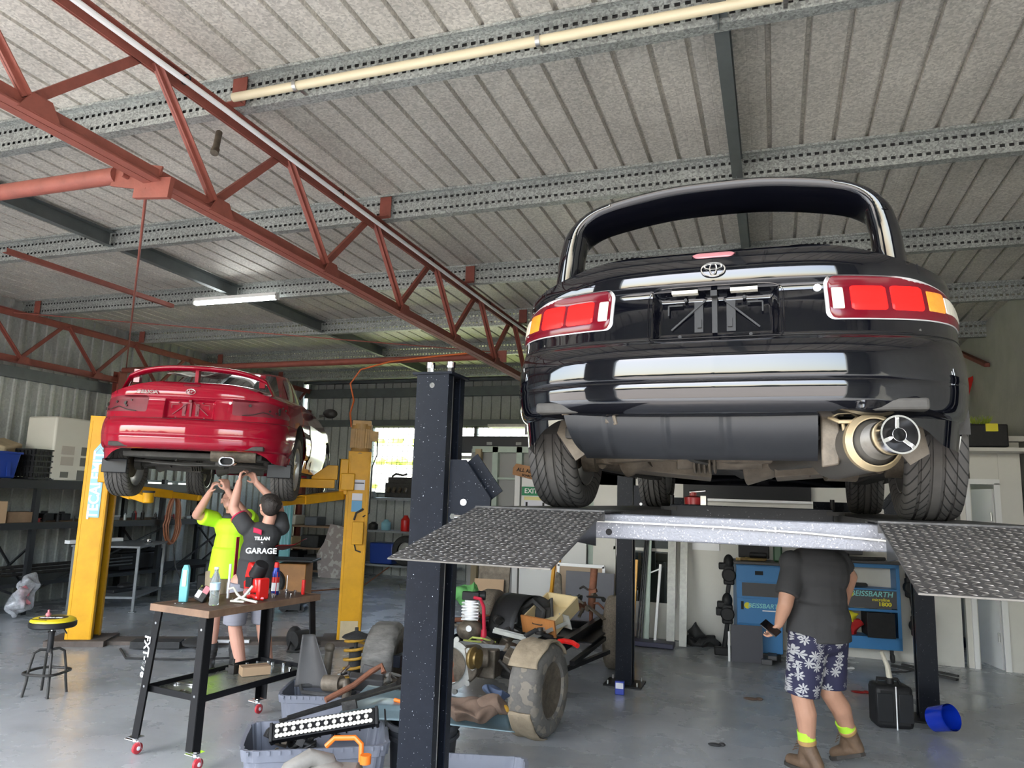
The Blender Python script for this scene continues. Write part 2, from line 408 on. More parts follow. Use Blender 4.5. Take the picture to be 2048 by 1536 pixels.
# girts on the walls
tag(MB().box((XL + .06, 6.2, 3.28), (.1, 16, .16)).build('wall_girt', 'girt_grey', ang=0), 'dark grey rail along the left wall', 'wall rail')
tag(MB().box((-3.8, YB - .07, 3.95), (12.9, .12, .2)).box((-3.8, YB - .1, 4.2), (12.9, .16, .05)).build('wall_girt', 'girt_grey', ang=0), 'grey rail along the top of the back wall', 'wall rail')
tag(MB().box((-3.8, YB - .07, 3.27), (12.9, .12, .14)).build('wall_girt', 'girt_grey', ang=0), 'dark grey rail over the back window', 'wall rail')
# back window: welded mesh grille in an opening
mat('glass_clear', (.9, .95, .95), .02, 0, trans=1., alpha=.25, ior=1.05)
w = struct(MB().box((-5.2, YB, 1.73), (6.5, .1, .04)).box((-8.45, YB, 2.46), (.05, .1, 1.5)).box((-2, YB, 2.46), (.05, .1, 1.5)).box((-5.95, YB, 2.46), (.07, .1, 1.5)).box((-5.2, YB, 3.2), (6.5, .1, .05)).build('window_1', 'girt_grey', ang=0))
m = MB()
for i in range(int(6.4 / .125)): m.box((-8.4 + i * .125, YB - .06, 2.46), (.009, .009, 1.46))
for i in range(12): m.box((-5.2, YB - .066, 1.78 + i * .125), (6.4, .009, .009))
m.build('security_mesh', 'dark_metal', w, ang=0)
struct(MB().box((XL, 10.72, 1.82), (.08, 1.5, .03)).box((XL, 10.72, 1.645), (.08, 1.5, .03)).box((XL, 10.66, 1.73), (.08, .07, .16)).box((XL, 11.09, 1.73), (.08, .08, .16)).build('window_2', 'girt_grey', ang=0))

# outside: pale yard, low plants and boards seen through the back window
mat('yard_concrete', (.40, .36, .32), .9, 0, (1.2, .5), dark=.8)
struct(MB().box((-3, -17, -.11), (60, 30, .2)).build('ground', 'yard_concrete', ang=0))
mat('yard_pale', (.7, .7, .66), .9); mat('yard_grass', (.30, .36, .06), .9, 0, (4, .6), dark=.6); mat('plants', (.38, .5, .05), .8, 0, (6, .9), (20, .8), dark=.5)
struct(MB().box((-4, 24, -.11), (50, 18.6, .2)).build('ground.001', 'yard_grass', ang=0))
m = MB()
for i in range(260):
    x = rnd.uniform(-16, 2); y = rnd.choice((16.2, 17.3, 18.4)); m.sph((x, y + rnd.uniform(-.1, .1), {16.2: 1.9, 17.3: 2.55, 18.4: 3.2}[y] + rnd.uniform(-.05, .05)), (rnd.uniform(.1, .22), .1, rnd.uniform(.05, .13)), 7, 5)
o = tag(m.build('climbing_plants', 'plants', ang=80), 'rows of sunlit yellow green plants outside the back window', 'plants'); o['kind'] = 'stuff'
for y, z in ((16.2, 1.82), (17.3, 2.45), (18.4, 3.1)):
    tag(MB().box((-7, y, z), (18, .35, .04)).box((-13, y, z / 2), (.06, .1, z)).box((-7, y, z / 2), (.06, .1, z)).box((-1, y, z / 2), (.06, .1, z)).build('plant_shelf', 'yard_pale', ang=0), {16.2: 'pale plant shelf outside, nearest the back window', 17.3: 'pale plant shelf outside, middle row behind the window', 18.4: 'pale plant shelf outside, farthest row behind the window'}[y], 'shelf')
tag(MB().box((-8, 21, 2), (26, .2, 4.)).build('boundary_wall', 'white_paint', ang=0), 'white boundary wall in sunlight behind the plant shelves', 'wall')
mat('sign_red', (.7, .05, .08), .5)
tag(MB().box((-11.6, 9.5, 1.6), (.1, 6, 3.2)).build('boundary_wall', 'white_paint', ang=0), 'white boundary wall outside the slot windows in the left wall', 'wall')
tag(MB().box((-11.53, 10.05, 1.7), (.03, .9, .12)).build('yard_sign', 'sign_red', ang=0), 'red strip of a sign outside the slot windows', 'sign')

mat('added_hedge_green', (.035, .05, .02), .9, 0, (3, .8), (8, .8), dark=.4)
m = MB()  # added out of view to put a dark band into the car reflections
for i in range(60): m.sph((-30 + i * .95, -19 + rnd.uniform(-.6, .6), rnd.uniform(.6, 2.2)), (1.1, 1.2, rnd.uniform(1.0, 1.7)), 12, 8)
tag(m.build('added_hedge', 'added_hedge_green', ang=60), 'unseen dark greenery added behind the viewer to darken the bumper reflection', 'added_hedge')['kind'] = 'stuff'
# cream partition with a window and a doorway; store room beyond
Yp = 10.0
struct(MB().box((-.17, Yp, 1.225), (4.33, .1, 2.45)).box((-2.22, Yp, 2.2), (.8, .1, .5)).build('wall_partition', 'cream_paint', ang=0))
m = MB()
m.box((2.56, Yp, 1.28), (.22, .12, 2.56)).box((2.27, Yp, 2.32), (.5, .1, .48)).box((2.1, Yp, 1.25), (.12, .1, 2.5))
struct(m.build('wall_partition.001', 'cream_paint', ang=0))
struct(MB().box((2.12, Yp - .06, 1.04), (.05, .04, 2.08)).box((2.42, Yp - .06, 1.04), (.06, .04, 2.08)).box((2.27, Yp - .06, 2.1), (.36, .04, .06)).build('trim_1', 'white_paint', ang=0))
struct(MB().box((2.5, 11.6, 1.3), (.1, 3.2, 2.6)).box((1.2, 13.2, 1.3), (2.8, .1, 2.6)).box((1.0, Yp + .9, 2.6), (4, 2, .06)).build('wall_store', 'cream_paint', ang=0))
d = struct(MB().box((0, .39, 1.01), (.04, .8, 2.02)).build('door_1', 'white_paint', ang=0, loc=(2.4, Yp + .02, 0))); d.rotation_euler = (0, 0, math.radians(14))
for z in (.35, 1.0, 1.7): MB().cyl((-.03, .01, z - .05), (-.03, .01, z + .05), .012).build('hinge', 'steel', d)
# framed partition with grey lining at the back, white door with exit sign
mat('lining_grey', (.30, .30, .29), .7, 0, (3, .4), dark=.85); mat('green_stud', (.42, .50, .43), .6, 0, (8, .5), dark=.75)
mat('timber', (.42, .33, .2), .65, 0, (6, .7), stretch=(1, 1, .12), dark=.6)
struct(MB().box((-3.0, 10.62, 1.27), (2.9, .03, 2.4)).box((-4.4, 12.3, 1.27), (.03, 3.4, 2.4)).build('wall_lining', 'lining_grey', ang=0))
m = MB()
for x in (-4.02, -3.63, -3.1, -2.5, -2.0): m.box((x, 10.56, 1.25), (.09, .09, 2.5))
m.box((-2.95, 10.56, 2.46), (2.9, .09, .09)).box((-2.6, 10.56, 2.1), (2.1, .09, .09)).box((-3.85, 10.56, 2.02), (.35, .06, .03))
struct(m.build('trim_2', 'green_stud', ang=0))
struct(MB().box((-4.28, 10.5, 1.23), (.09, .09, 2.46)).build('trim_3', 'timber', ang=0))
d = struct(MB().box((-3.05, 10.46, 1.03), (1.0, .05, 2.06)).box((-3.62, 10.47, 1.03), (.08, .06, 2.08)).build('door_2', 'white_paint', ang=0))
mat('sign_green', (.01, .22, .09), .5); mat('sign_white', (.85, .85, .83), .5); mat('paper', (.72, .72, .78), .6); mat('paper_yellow', (.75, .68, .3), .6)
s = tag(MB().box((-3.35, 10.425, 1.84), (.38, .012, .13)).build('exit_sign', 'sign_green', ang=0), 'green exit sign on the white door at the back', 'exit sign')
text('sign_lettering', 'EXIT', .1, 'sign_white', s, (-3.395, 10.416, 1.84), (PI / 2, 0, 0), bold=.001)
MB().prism([(0, 0), (.04, 0), (.05, .04), (.04, .1), (0, .1)], .002, Matrix.Translation((-3.215, 10.417, 1.79)) @ Matrix.Rotation(PI / 2, 4, 'X')).build('pictogram', 'sign_white', s)
s = tag(MB().box((-3.32, 10.428, 1.66), (.36, .006, .2)).build('notice_sheet', 'paper', ang=0), 'pale notice sheet with a yellow heading below the exit sign', 'notice')
MB().box((-3.32, 10.422, 1.735), (.36, .004, .05)).build('notice_heading', 'paper_yellow', s, ang=0)
for x in (-3.46, -3.2): MB().box((x, 10.422, 1.64), (.03, .004, .08)).build('notice_picture', 'black_paint', s, ang=0)
s = tag(MB().prism([(-.2, -.07), (.2, -.1), (.22, 0), (.18, .09), (-.17, .1), (-.21, .03)], .02, Matrix.Translation((-3.48, 10.42, 2.12)) @ Matrix.Rotation(PI / 2, 4, 'X') @ Matrix.Rotation(-.14, 4, 'Z')).build('wooden_sign', mat('sign_timber', (.45, .22, .09), .6, 0, (8, .6)), ang=0), 'small brown wooden sign with dark lettering hanging above the exit sign', 'sign')
text('sign_lettering', 'ALL ABO', .075, 'black_paint', s, (-3.47, 10.395, 2.135), (PI / 2, .14, 0), bold=.002)
text('sign_lettering', 'BOARD', .045, 'black_paint', s, (-3.46, 10.395, 2.065), (PI / 2, .14, 0), bold=.001)

# camera
F, CZ = 1465.2, 1.75
yaw, pit, rol = -0.34540924, 0.15258148, 0.03277529
f = V((math.sin(yaw) * math.cos(pit), math.cos(yaw) * math.cos(pit), math.sin(pit)))
r0 = V((math.cos(yaw), -math.sin(yaw), 0)); u0 = r0.cross(f)
r = r0 * math.cos(rol) + u0 * math.sin(rol); u = -r0 * math.sin(rol) + u0 * math.cos(rol)
cam = bpy.data.cameras.new('camera'); cam.sensor_width = 36; cam.lens = F / 2048 * 36; cam.clip_start = .05
co = bpy.data.objects.new('camera', cam); COL.objects.link(co)
co.matrix_world = Matrix.Translation((0, 0, CZ)) @ Matrix((r, u, -f)).transposed().to_4x4()
sc.camera = co
# light: daylight from the open doors, sun outside, one fluorescent
w = bpy.data.worlds.new('world'); sc.world = w; w.use_nodes = True
nt = w.node_tree; bg = nt.nodes['Background']
sk = nt.nodes.new('ShaderNodeTexSky'); sk.sky_type = 'NISHITA'; sk.sun_disc = False; sk.sun_elevation = math.radians(52); sk.sun_rotation = math.radians(200); sk.dust_density = 3; sk.air_density = 1.2; sk.ozone_density = 1
mx = nt.nodes.new('ShaderNodeMix'); mx.data_type = 'RGBA'; mx.inputs[0].default_value = .7
nt.links.new(sk.outputs[0], mx.inputs[6]); mx.inputs[7].default_value = (.62, .66, .70, 1)
nt.links.new(mx.outputs[2], bg.inputs['Color']); bg.inputs['Strength'].default_value = 3.2
sun = bpy.data.lights.new('sun', 'SUN'); sun.energy = 14; sun.angle = .01; sun.color = (1, .96, .88)
so = bpy.data.objects.new('sun', sun); COL.objects.link(so); so.rotation_euler = (math.radians(38), 0, math.radians(-60))
mat('tube_light', (1, 1, 1), .4, emit=((.95, 1, 1), 14))
t = thing('fluorescent_light', 'glowing fluorescent batten under the purlin', 'ceiling light', (-6.3, 7.2, 4.06))
MB().box((0, 0, 0), (1.22, .055, .05)).build('tube_cover', 'tube_light', t, bevel=.015)
MB().box((0, 0, .04), (1.26, .07, .04)).box((-.625, 0, .01), (.02, .07, .07)).box((.625, 0, .01), (.02, .07, .07)).build('light_housing', 'white_paint', t, ang=0)
sc.view_settings.view_transform = 'Standard'; sc.view_settings.look = 'None'; sc.view_settings.gamma = 1; sc.view_settings.use_curve_mapping = False
sc.view_settings.exposure = .85
sc.cycles.use_denoising = True
sc.cycles.max_bounces = 10; sc.cycles.diffuse_bounces = 5
sc.cycles.sample_clamp_indirect = 8
# ================================================================ the two coupes
def tyre_mat():
    m = bpy.data.materials.new('tyre_tread'); m.use_nodes = True; nt = m.node_tree; b = nt.nodes['Principled BSDF']; L = nt.links
    b.inputs['Roughness'].default_value = .7
    tc = nt.nodes.new('ShaderNodeTexCoord'); sp = nt.nodes.new('ShaderNodeSeparateXYZ'); L.new(tc.outputs['Object'], sp.inputs[0])
    def M(op, a, bb=None):
        n = nt.nodes.new('ShaderNodeMath'); n.operation = op
        for i, q in enumerate((a, bb)):
            if q is None: continue
            if isinstance(q, (int, float)): n.inputs[i].default_value = q
            else: L.new(q, n.inputs[i])
        return n.outputs[0]
    ang = M('ARCTAN2', sp.outputs[1], sp.outputs[2])
    ax = M('ABSOLUTE', sp.outputs[0])
    s = M('SINE', M('ADD', M('MULTIPLY', ang, 38), M('MULTIPLY', M('POWER', ax, .8), 150)))
    g = M('GREATER_THAN', s, .86)
    gin = M('MULTIPLY', g, M('GREATER_THAN', ax, .022))
    nz = nt.nodes.new('ShaderNodeTexNoise'); nz.inputs['Scale'].default_value = 16; nz.inputs['Detail'].default_value = 6; L.new(tc.outputs['Object'], nz.inputs['Vector'])
    mx = nt.nodes.new('ShaderNodeMix'); mx.data_type = 'RGBA'; mx.inputs[6].default_value = (.055, .052, .05, 1); mx.inputs[7].default_value = (.11, .103, .096, 1); L.new(nz.outputs[0], mx.inputs[0])
    m2 = nt.nodes.new('ShaderNodeMix'); m2.data_type = 'RGBA'; L.new(mx.outputs[2], m2.inputs[6]); m2.inputs[7].default_value = (.012, .012, .012, 1); L.new(gin, m2.inputs[0])
    L.new(m2.outputs[2], b.inputs['Base Color'])
    bp = nt.nodes.new('ShaderNodeBump'); bp.inputs['Distance'].default_value = .006; bp.invert = True; L.new(gin, bp.inputs['Height']); L.new(bp.outputs[0], b.inputs['Normal'])
    MATS['tyre_tread'] = m
tyre_mat()
mat('car_black', (.002, .0022, .004), .06, 0, coat=.6, spec=.35)
mat('car_red', (.27, .003, .018), .12, 0, coat=.6, spec=.3)
mat('primer', (.16, .01, .02), .5, 0, (14, .6), dark=.5)
mat('lens_red', (.10, .002, .008), .15, 0, coat=.2, spec=.3)
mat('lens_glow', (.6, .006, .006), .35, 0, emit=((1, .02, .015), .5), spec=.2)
mat('lens_amber', (.85, .27, .02), .25, 0, (60, .5), coat=.8, dark=.6, stretch=(.2, 1, 1))
mat('lens_clear', (.62, .58, .48), .35, 0, (90, .7), coat=.1, spec=.3, dark=.5, stretch=(1, 1, .1))
mat('lens_pink', (.42, .16, .18), .3, coat=.5)
mat('window_glass', (.02, .025, .025), .03, 0, spec=.8, coat=1)
mat('tray_plastic', (.013, .014, .016), .4, 0, (5, .5), dark=1.6, spec=.35)
mat('under_dirt', (.15, .125, .095), .8, 0, (9, .8), (25, .5), dark=.4)
mat('under_dark', (.035, .033, .03), .75, 0, (9, .8), dark=2.)
mat('muffler_steel', (.13, .12, .105), .42, .6, (7, .6), dark=.6)
mat('muffler_gold', (.42, .33, .2), .4, .6, (6, .6), dark=.8)
mat('alloy', (.5, .5, .48), .3, .8)
mat('rim_grey', (.42, .42, .42), .3, .3)
mat('decal_white', (.8, .8, .8), .4)

RP = [(.335, .10), (.345, .055), (.36, .032), (.385, .0185), (.40, .0155), (.445, .0075), (.450, .011), (.456, .0055), (.465, .003), (.50, .002), (.53, .003), (.545, .006), (.56, .012), (.58, .024), (.592, .034), (.602, .050), (.615, .052), (.66, .058), (.72, .066), (.78, .074), (.790, .068), (.798, .054), (.805, .052), (.84, .0515), (.87, .054), (.89, .060), (.905, .068), (.92, .082), (.938, .115), (.945, .15)]
PX = [(0, 0), (.1, .25), (.2, .45), (.3, .62), (.38, .725), (.46, .795), (.54, .843), (.60, .868), (.66, .874), (.75, .872), (.82, .862), (.88, .83), (.93, .72), (.965, .48), (1, 0)]
PY = [(0, 0), (.1, .006), (.2, .03), (.3, .09), (.38, .17), (.46, .29), (.54, .52), (.60, .80), (.66, 1.15), (.75, 2.1), (.82, 3.2), (.88, 3.85), (.93, 4.15), (.965, 4.3), (1, 4.36)]
ZT = [(0, .945), (.1, .94), (.2, .912), (.3, .865), (.38, .835), (.46, .82), (.54, .825), (.60, .85), (.66, .885), (.75, .89), (.82, .80), (.88, .72), (.93, .66), (1, .62)]
INS = [(.2, .03), (.45, 0), (.6, .012), (.7, .02), (.85, .05), (.94, .085)]
def shell_zb(t, y):
    z = interp([(0, .335), (.27, .335), (.33, .30), (.39, .25), (.5, .235), (.55, .22), (.7, .2), (1, .2)], t)
    for yc in (.85, 3.39):
        d = .122 - (y - yc) ** 2
        if d > 0: z = max(z, .31 + math.sqrt(d))
    return z
def shell(t, z, off=0.):
    """point on the outer skin; t in [-1, 1]: 0 rear centre, +-.46 rear corner, +-1 front centre"""
    a = abs(t); sg = 1 if t >= 0 else -1
    x = interp(PX, a); y = interp(PY, a)
    w = 1 if a < .25 else max(.0, 1 - (a - .25) / .45) ** 1.2
    y2 = y + interp(RP, z) * w
    x2 = x * (1 - interp(INS, z)) - (1 - w) * .25 * interp(RP, min(z, .62)) 
    if off:
        e = .004
        xa, ya = interp(PX, min(1, a + e)), interp(PY, min(1, a + e)); xb, yb = interp(PX, max(0, a - e)), interp(PY, max(0, a - e))
        tx, ty = xa - xb, ya - yb; l = math.hypot(tx, ty) or 1
        x2 += ty / l * off; y2 -= tx / l * off
    return V((sg * x2, y2, z))
def patch(m, t0, t1, zlo, zhi, off, nu=40, nv=8, round_=.0):
    """raised patch lying on the skin between heights zlo(t), zhi(t)"""
    def rr(u):   # rounded corners in u
        return 1.
    vs = []; back = []
    for j in range(nv + 1):
        for i in range(nu + 1):
            uu = .5 - .5 * math.cos(PI * i / nu); t = lerp(t0, t1, uu); a, b = zlo(t), zhi(t)
            k = 0
            if round_:
                du = min(uu, 1 - uu) * abs(t1 - t0) * 2.0   # rough metres
                if du < round_: k = round_ - math.sqrt(max(0, round_ ** 2 - (round_ - du) ** 2))
            z = lerp(a + k, b - k, j / nv)
            edge = 0 if (0 < i < nu and 0 < j < nv) else 1
            vs.append(shell(t, z, off if not edge else off * .3)); back.append(shell(t, z, -.004))
    n = len(vs); W = nu + 1
    fs = [(j * W + i, j * W + i + 1, (j + 1) * W + i + 1, (j + 1) * W + i) for j in range(nv) for i in range(nu)]
    fs2 = [tuple(q + n for q in f[::-1]) for f in fs]
    bd = [i for i in range(W)] + [j * W + nu for j in range(1, nv + 1)] + [nv * W + i for i in range(nu - 1, -1, -1)] + [j * W for j in range(nv - 1, 0, -1)]
    sd = [(bd[k], bd[(k + 1) % len(bd)], bd[(k + 1) % len(bd)] + n, bd[k] + n) for k in range(len(bd))]
    m.add(vs + back, fs + fs2 + sd)
    return m

def coupe(red, loc, rz, gz):
    P = 'car_red' if red else 'car_black'
    t = thing('coupe', 'crimson coupe without tail lights raised on the yellow two-post lift' if red else 'glossy black coupe with tall hoop spoiler parked high on the black ramp lift', 'car', loc, rz)
    # --- skin
    NT = 150
    ts = []
    for i in range(NT + 1):
        q = i / NT; ts.append(q ** 1.15)
    ts = [-q for q in ts[:0:-1]] + ts
    levels = [.2, .235, .27, .30, .325] + [p[0] for p in RP]
    levels = sorted(set(levels + [.42, .475, .52, .56, .64, .66, .70, .73, .76, .83, .87, .905]))
    # plate recess: rear centre panel pushed in
    def rec(t, z):
        x = abs(shell(t, z).x)
        if x < .222 and .618 < z < .775: return .035
        return 0
    vs = []; nl = len(levels)
    for t_ in ts:
        y = interp(PY, abs(t_)); zb = shell_zb(abs(t_), y); zt = interp(ZT, abs(t_))
        for z in levels:
            zz = min(max(z, zb), zt); p = shell(t_, zz); vs.append(p)
    fs = []
    for i in range(len(ts) - 1):
        xm = abs((vs[i * nl].x + vs[(i + 1) * nl].x) / 2); tm = abs(ts[i] + ts[i + 1]) / 2
        for k in range(nl - 1):
            zm = (levels[k] + levels[k + 1]) / 2
            if tm < .12 and xm < .213 and .598 < zm < .785: continue      # number plate recess
            a, b, c, d = i * nl + k, (i + 1) * nl + k, (i + 1) * nl + k + 1, i * nl + k + 1
            if (vs[a] - vs[d]).length < 1e-5 and (vs[b] - vs[c]).length < 1e-5: continue
            fs.append((a, b, c, d))
    m = MB(); m.add(vs, fs)
    # deck
    R = lambda q: shell(q, interp(ZT, abs(q)))
    S = lambda j: R(.46 + .17 * j)
    def deck(i, j):
        u = i * 2 - 1; q = R(u * .46); s1 = S(1); s0 = S(0); sj = S(j)
        ux = q.x / s0.x if s0.x else 0; au = abs(ux)
        x = ux * sj.x
        y = lerp(q.y, s1.y, j) + (sj.y - lerp(s0.y, s1.y, j)) * au ** 2
        s = 1 - (1 - j) ** 2.2
        z = lerp(q.z, lerp(1.0, s1.z, au ** 2.6), s) + (sj.z - lerp(s0.z, s1.z, s)) * au ** 6
        return V((x, y, z))
    m.grid(deck, 60, 20)
    def hood(i, j):
        q = lerp(.63, 1, j); e = R(q); u = i * 2 - 1
        cz = interp([(.63, 1.0), (.75, .98), (.80, .93), (.86, .82), (.93, .71), (1, .62)], q)
        return V((e.x * u, e.y, lerp(cz, e.z, abs(u) ** 2.6)))
    m.grid(hood, 24, 30)
    body = m.build('body', P, t, ang=50, merge=True)
    # recess pan for the plate
    def yb(x, z): 
        for k in range(40):
            if shell(k * .004, z).x >= abs(x): return shell(k * .004, z).y
        return .06
    def pan(u, v):
        x = (u * 2 - 1) * .222; z = .590 + v * .20
        e = min(min(u, 1 - u) * 12, min(v, 1 - v) * 6, 1)
        r_ = .045 * (3 * e * e - 2 * e ** 3)
        return V((x, yb(x, z) - .001 + r_, z))
    mm = MB().grid(pan, 60, 24)
    pan_o = mm.build('plate_recess', P, t, ang=50)
    m = MB()
    yy = .096
    for s in (-1, 1):
        m.bar((s * .03, yy, .75), (s * .15, yy, .645), .006, .006).bar((s * .16, yy, .735), (s * .16, yy, .70), .005, .005).bar((s * .11, yy, .735), (s * .16, yy, .735), .005, .005)
        m.box((s * .055, yy + .006, .69), (.03, .006, .11)).box((s * .052, yy - .002, .665), (.014, .006, .03)).cyl((s * .10, yy - .006, .753), (s * .10, yy + .01, .753), .006).cyl((s * .12, yy - .006, .62), (s * .12, yy + .01, .62), .006)
    m.box((0, yy + .002, .70), (.018, .01, .14)).box((0, yy - .02, .765), (.022, .03, .02))
    m.build('plate_bracket', 'primer' if red else 'black_plastic', pan_o, ang=0)
    if not red:
        for x in (-.1, .1): MB().box((x, .082, .776), (.09, .03, .012)).build('plate_lamp', 'lens_clear', pan_o, ang=0)
        # chrome-like moulding around the recess
        pts = []
        for k in range(40):
            a = 2 * PI * k / 40; ca, sa = math.cos(a), math.sin(a)
            x = .228 * math.copysign(abs(ca) ** .25, ca); z = .691 + .102 * math.copysign(abs(sa) ** .25, sa)
            pts.append((x, yb(x, z) - .001, z))
        MB().tube(pts, .0028, 6, closed=True).build('recess_edge', P, pan_o)
    # seam lines: trunk and bumper
    m = MB()
    for s in (-1, 1):
        m.tube([shell(s * .345, z, .0005) for z in (.79, .82, .85)], .0018, 5)
    m.tube([shell(q / 100, .605, .0) for q in range(-52, 53, 2)], .0022, 5)
    m.build('panel_gap', 'black_paint', t)
    # --- lamps
    for s in (-1, 1):
        T0, T1 = .155, .505
        lo = lambda q: .655 + .004 * (abs(q) / .5)
        hi = lambda q: interp([(.155, .80), (.30, .795), (.38, .78), (.44, .755), (.505, .695)], abs(q))
        if not red:
            L = patch(MB(), s * T0, s * T1, lambda q: lo(q) - .004, lambda q: hi(q) + .004, .004, round_=.03).build('tail_light', 'rim_grey', t, ang=50)
            patch(MB(), s * (T0 + .006), s * (T1 - .004), lo, hi, .008, round_=.026).build('lens', 'lens_red', L, ang=50)
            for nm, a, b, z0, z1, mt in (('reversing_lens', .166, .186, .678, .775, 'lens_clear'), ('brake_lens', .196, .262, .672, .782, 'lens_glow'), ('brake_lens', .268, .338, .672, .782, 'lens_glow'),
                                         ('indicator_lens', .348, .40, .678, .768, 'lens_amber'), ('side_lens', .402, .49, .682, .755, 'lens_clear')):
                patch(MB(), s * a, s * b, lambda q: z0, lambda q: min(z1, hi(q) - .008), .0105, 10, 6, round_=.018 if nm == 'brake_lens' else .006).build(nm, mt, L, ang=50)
        else:
            L = patch(MB(), s * T0, s * T1, lo, hi, .001, round_=.02).build('lamp_opening', 'primer', t, ang=50)
            m = MB()
            for k in range(9):
                q = s * rnd.uniform(.19, .47); z = rnd.uniform(.675, .76); p = shell(q, z, .004); n_ = (shell(q, z, .012) - p)
                m.cyl(p, p + n_, rnd.uniform(.006, .016), n=10)
            m.tube([shell(s * q, z, .014) for q, z in ((.2, .66), (.25, .672), (.3, .70), (.33, .69), (.36, .672))], .004, 6)
            m.build('bulb_socket', 'dark_metal', L)
    # brake light strip, emblem, lock
    hb = patch(MB(), -.031, .031, lambda q: .893, lambda q: .917, .006, 20, 6, round_=.02).build('high_brake_light', 'lens_pink' if not red else 'primer', t, ang=50)
    em = MB(); p = shell(0, .845); cy = p.y - .006
    ell = lambda cx, cz, a, b: [(cx + a * math.cos(2 * PI * k / 28), cy + (cz + b * math.sin(2 * PI * k / 28) - .845) * .25, cz + b * math.sin(2 * PI * k / 28)) for k in range(28)]
    em.tube(ell(0, .845, .04, .026), .0032, 6, True).tube(ell(0, .856, .028, .011), .0028, 6, True).tube(ell(0, .847, .011, .022), .0028, 6, True)
    em.build('emblem', 'chrome', t)
    k = shell(.145, .765, .002); MB().cyl(k + V((0, -.006, 0)), k + V((0, .01, 0)), .0125).cyl(k + V((0, -.008, 0)), k + V((0, 0, 0)), .004).build('boot_lock', 'steel', t)
    if red:
        text('badge_lettering', 'CELICA', .045, 'chrome', t, (-.36, .048, .827), (PI / 2 - .2, 0, -.1), ext=.003, bold=.001, sx=1.25)
    # --- cabin
    def G(ph, v):
        c, s_ = math.cos(ph), math.sin(ph)
        e = .8
        a = lerp(.735, .53, v ** 1.1); b0, b1 = lerp(.72, 1.45, v), lerp(2.95, 2.15, v)
        cy_ = (b0 + b1) / 2; b = (b1 - b0) / 2
        z = lerp(.86, 1.255, v)
        return V((a * math.copysign(abs(c) ** e, c), cy_ + b * math.copysign(abs(s_) ** e, s_), z + .06 * (1 - abs(c)) * (1 - v) * (1 if s_ < 0 else .6)))
    m = MB().grid(lambda u, v: G(u * 2 * PI, v), 96, 14, cu=True)
    def roof(u, v):
        p = G(u * 2 * PI, 1); c = V((0, 1.8, 1.255)); k = 1 - v
        q = c.lerp(p, k); q.z = 1.255 + .035 * (1 - k ** 2.5) ; return q
    m.grid(roof, 96, 8, cu=True)
    m.build('cabin', P, t, ang=50, merge=True)
    def glass(nm, p0, p1, v0, v1):
        def g(u, v):
            ph = lerp(p0, p1, u); q = G(ph, lerp(v0, v1, v)); c = V((0, 1.8, q.z)); d = (q - c).normalized(); return q + d * .004 + V((0, 0, .003))
        MB().grid(g, 30, 10).build(nm, 'window_glass', t, ang=60)
    R_ = math.radians
    glass('rear_window', R_(-140), R_(-40), .14, .93)
    glass('side_window', R_(-28), R_(25), .16, .86); glass('side_window', R_(155), R_(208), .16, .86)
    glass('windscreen', R_(38), R_(142), .12, .92)
    for s in (-1, 1):
        m = MB().sph((s * .93, 2.62, .97), (.09, .05, .06), 16, 10).bar((s * .8, 2.62, .93), (s * .88, 2.62, .95), .04, .03)
        m.build('door_mirror', P if not red else 'dark_metal', t)
        m = MB().tube([shell(s * q, z, .001) for q, z in ((.72, .86), (.722, .6), (.722, .35), (.73, .22))], .003, 5)
        m.build('door_gap', 'black_paint', t)
    # --- spoiler
    m = MB()
    if not red:
        path = [(-.585, .20, .845), (-.575, .19, .93), (-.56, .18, 1.02), (-.53, .17, 1.10), (-.46, .165, 1.155), (-.34, .16, 1.185), (-.17, .155, 1.207), (0, .155, 1.212)]
        cur = [V(p) for p in path] + [V((-p[0], p[1], p[2])) for p in path[-2::-1]]
        dense = []
        for i in range(len(cur) - 1):
            for k in range(6):
                tt = k / 6; p0 = cur[max(0, i - 1)]; p1 = cur[i]; p2 = cur[i + 1]; p3 = cur[min(len(cur) - 1, i + 2)]
                dense.append(.5 * ((2 * p1) + (p2 - p0) * tt + (2 * p0 - 5 * p1 + 4 * p2 - p3) * tt ** 2 + (-p0 + 3 * p1 - 3 * p2 + p3) * tt ** 3))
        dense.append(cur[-1])
        vs = []; n = 16
        for i, p in enumerate(dense):
            d = (dense[min(i + 1, len(dense) - 1)] - dense[max(i - 1, 0)]).normalized()
            nrm = V((-d.z, 0, d.x)).normalized()      # outwards from the arch
            if nrm.z < 0 and abs(p.x) < .4: nrm = -nrm
            fl = abs(nrm.z)                            # 1 on the blade, 0 on the legs
            ch = lerp(.19, .16, fl); th = lerp(.046, .017, fl)
            dirc = (V((0, math.cos(.42), -math.sin(.42))) * fl + V((0, 1, .0)) * (1 - fl)).normalized()
            for k in range(n):
                a = 2 * PI * k / n; q = math.cos(a); h = math.sin(a) * (1.1 - .5 * q)
                vs.append(p + dirc * (ch * (q + 1) / 2 * 1.05) + nrm * (th * h))
        N = len(dense)
        fs = [(i * n + k, i * n + (k + 1) % n, (i + 1) * n + (k + 1) % n, (i + 1) * n + k) for i in range(N - 1) for k in range(n)] + [tuple(range(n))[::-1], tuple(range((N - 1) * n, N * n))]
        m.add(vs, fs); m.build('hoop_spoiler', P, t, ang=60)
        g = MB()
        for s in (-1, 1): g.tube([(s * .555, .155, 1.06), (s * .58, .2, 1.052), (s * .575, .28, 1.045)], .0022, 5)
        g.build('spoiler_joint', 'black_paint', t)
    else:
        vs = []; n = 16; N = 40
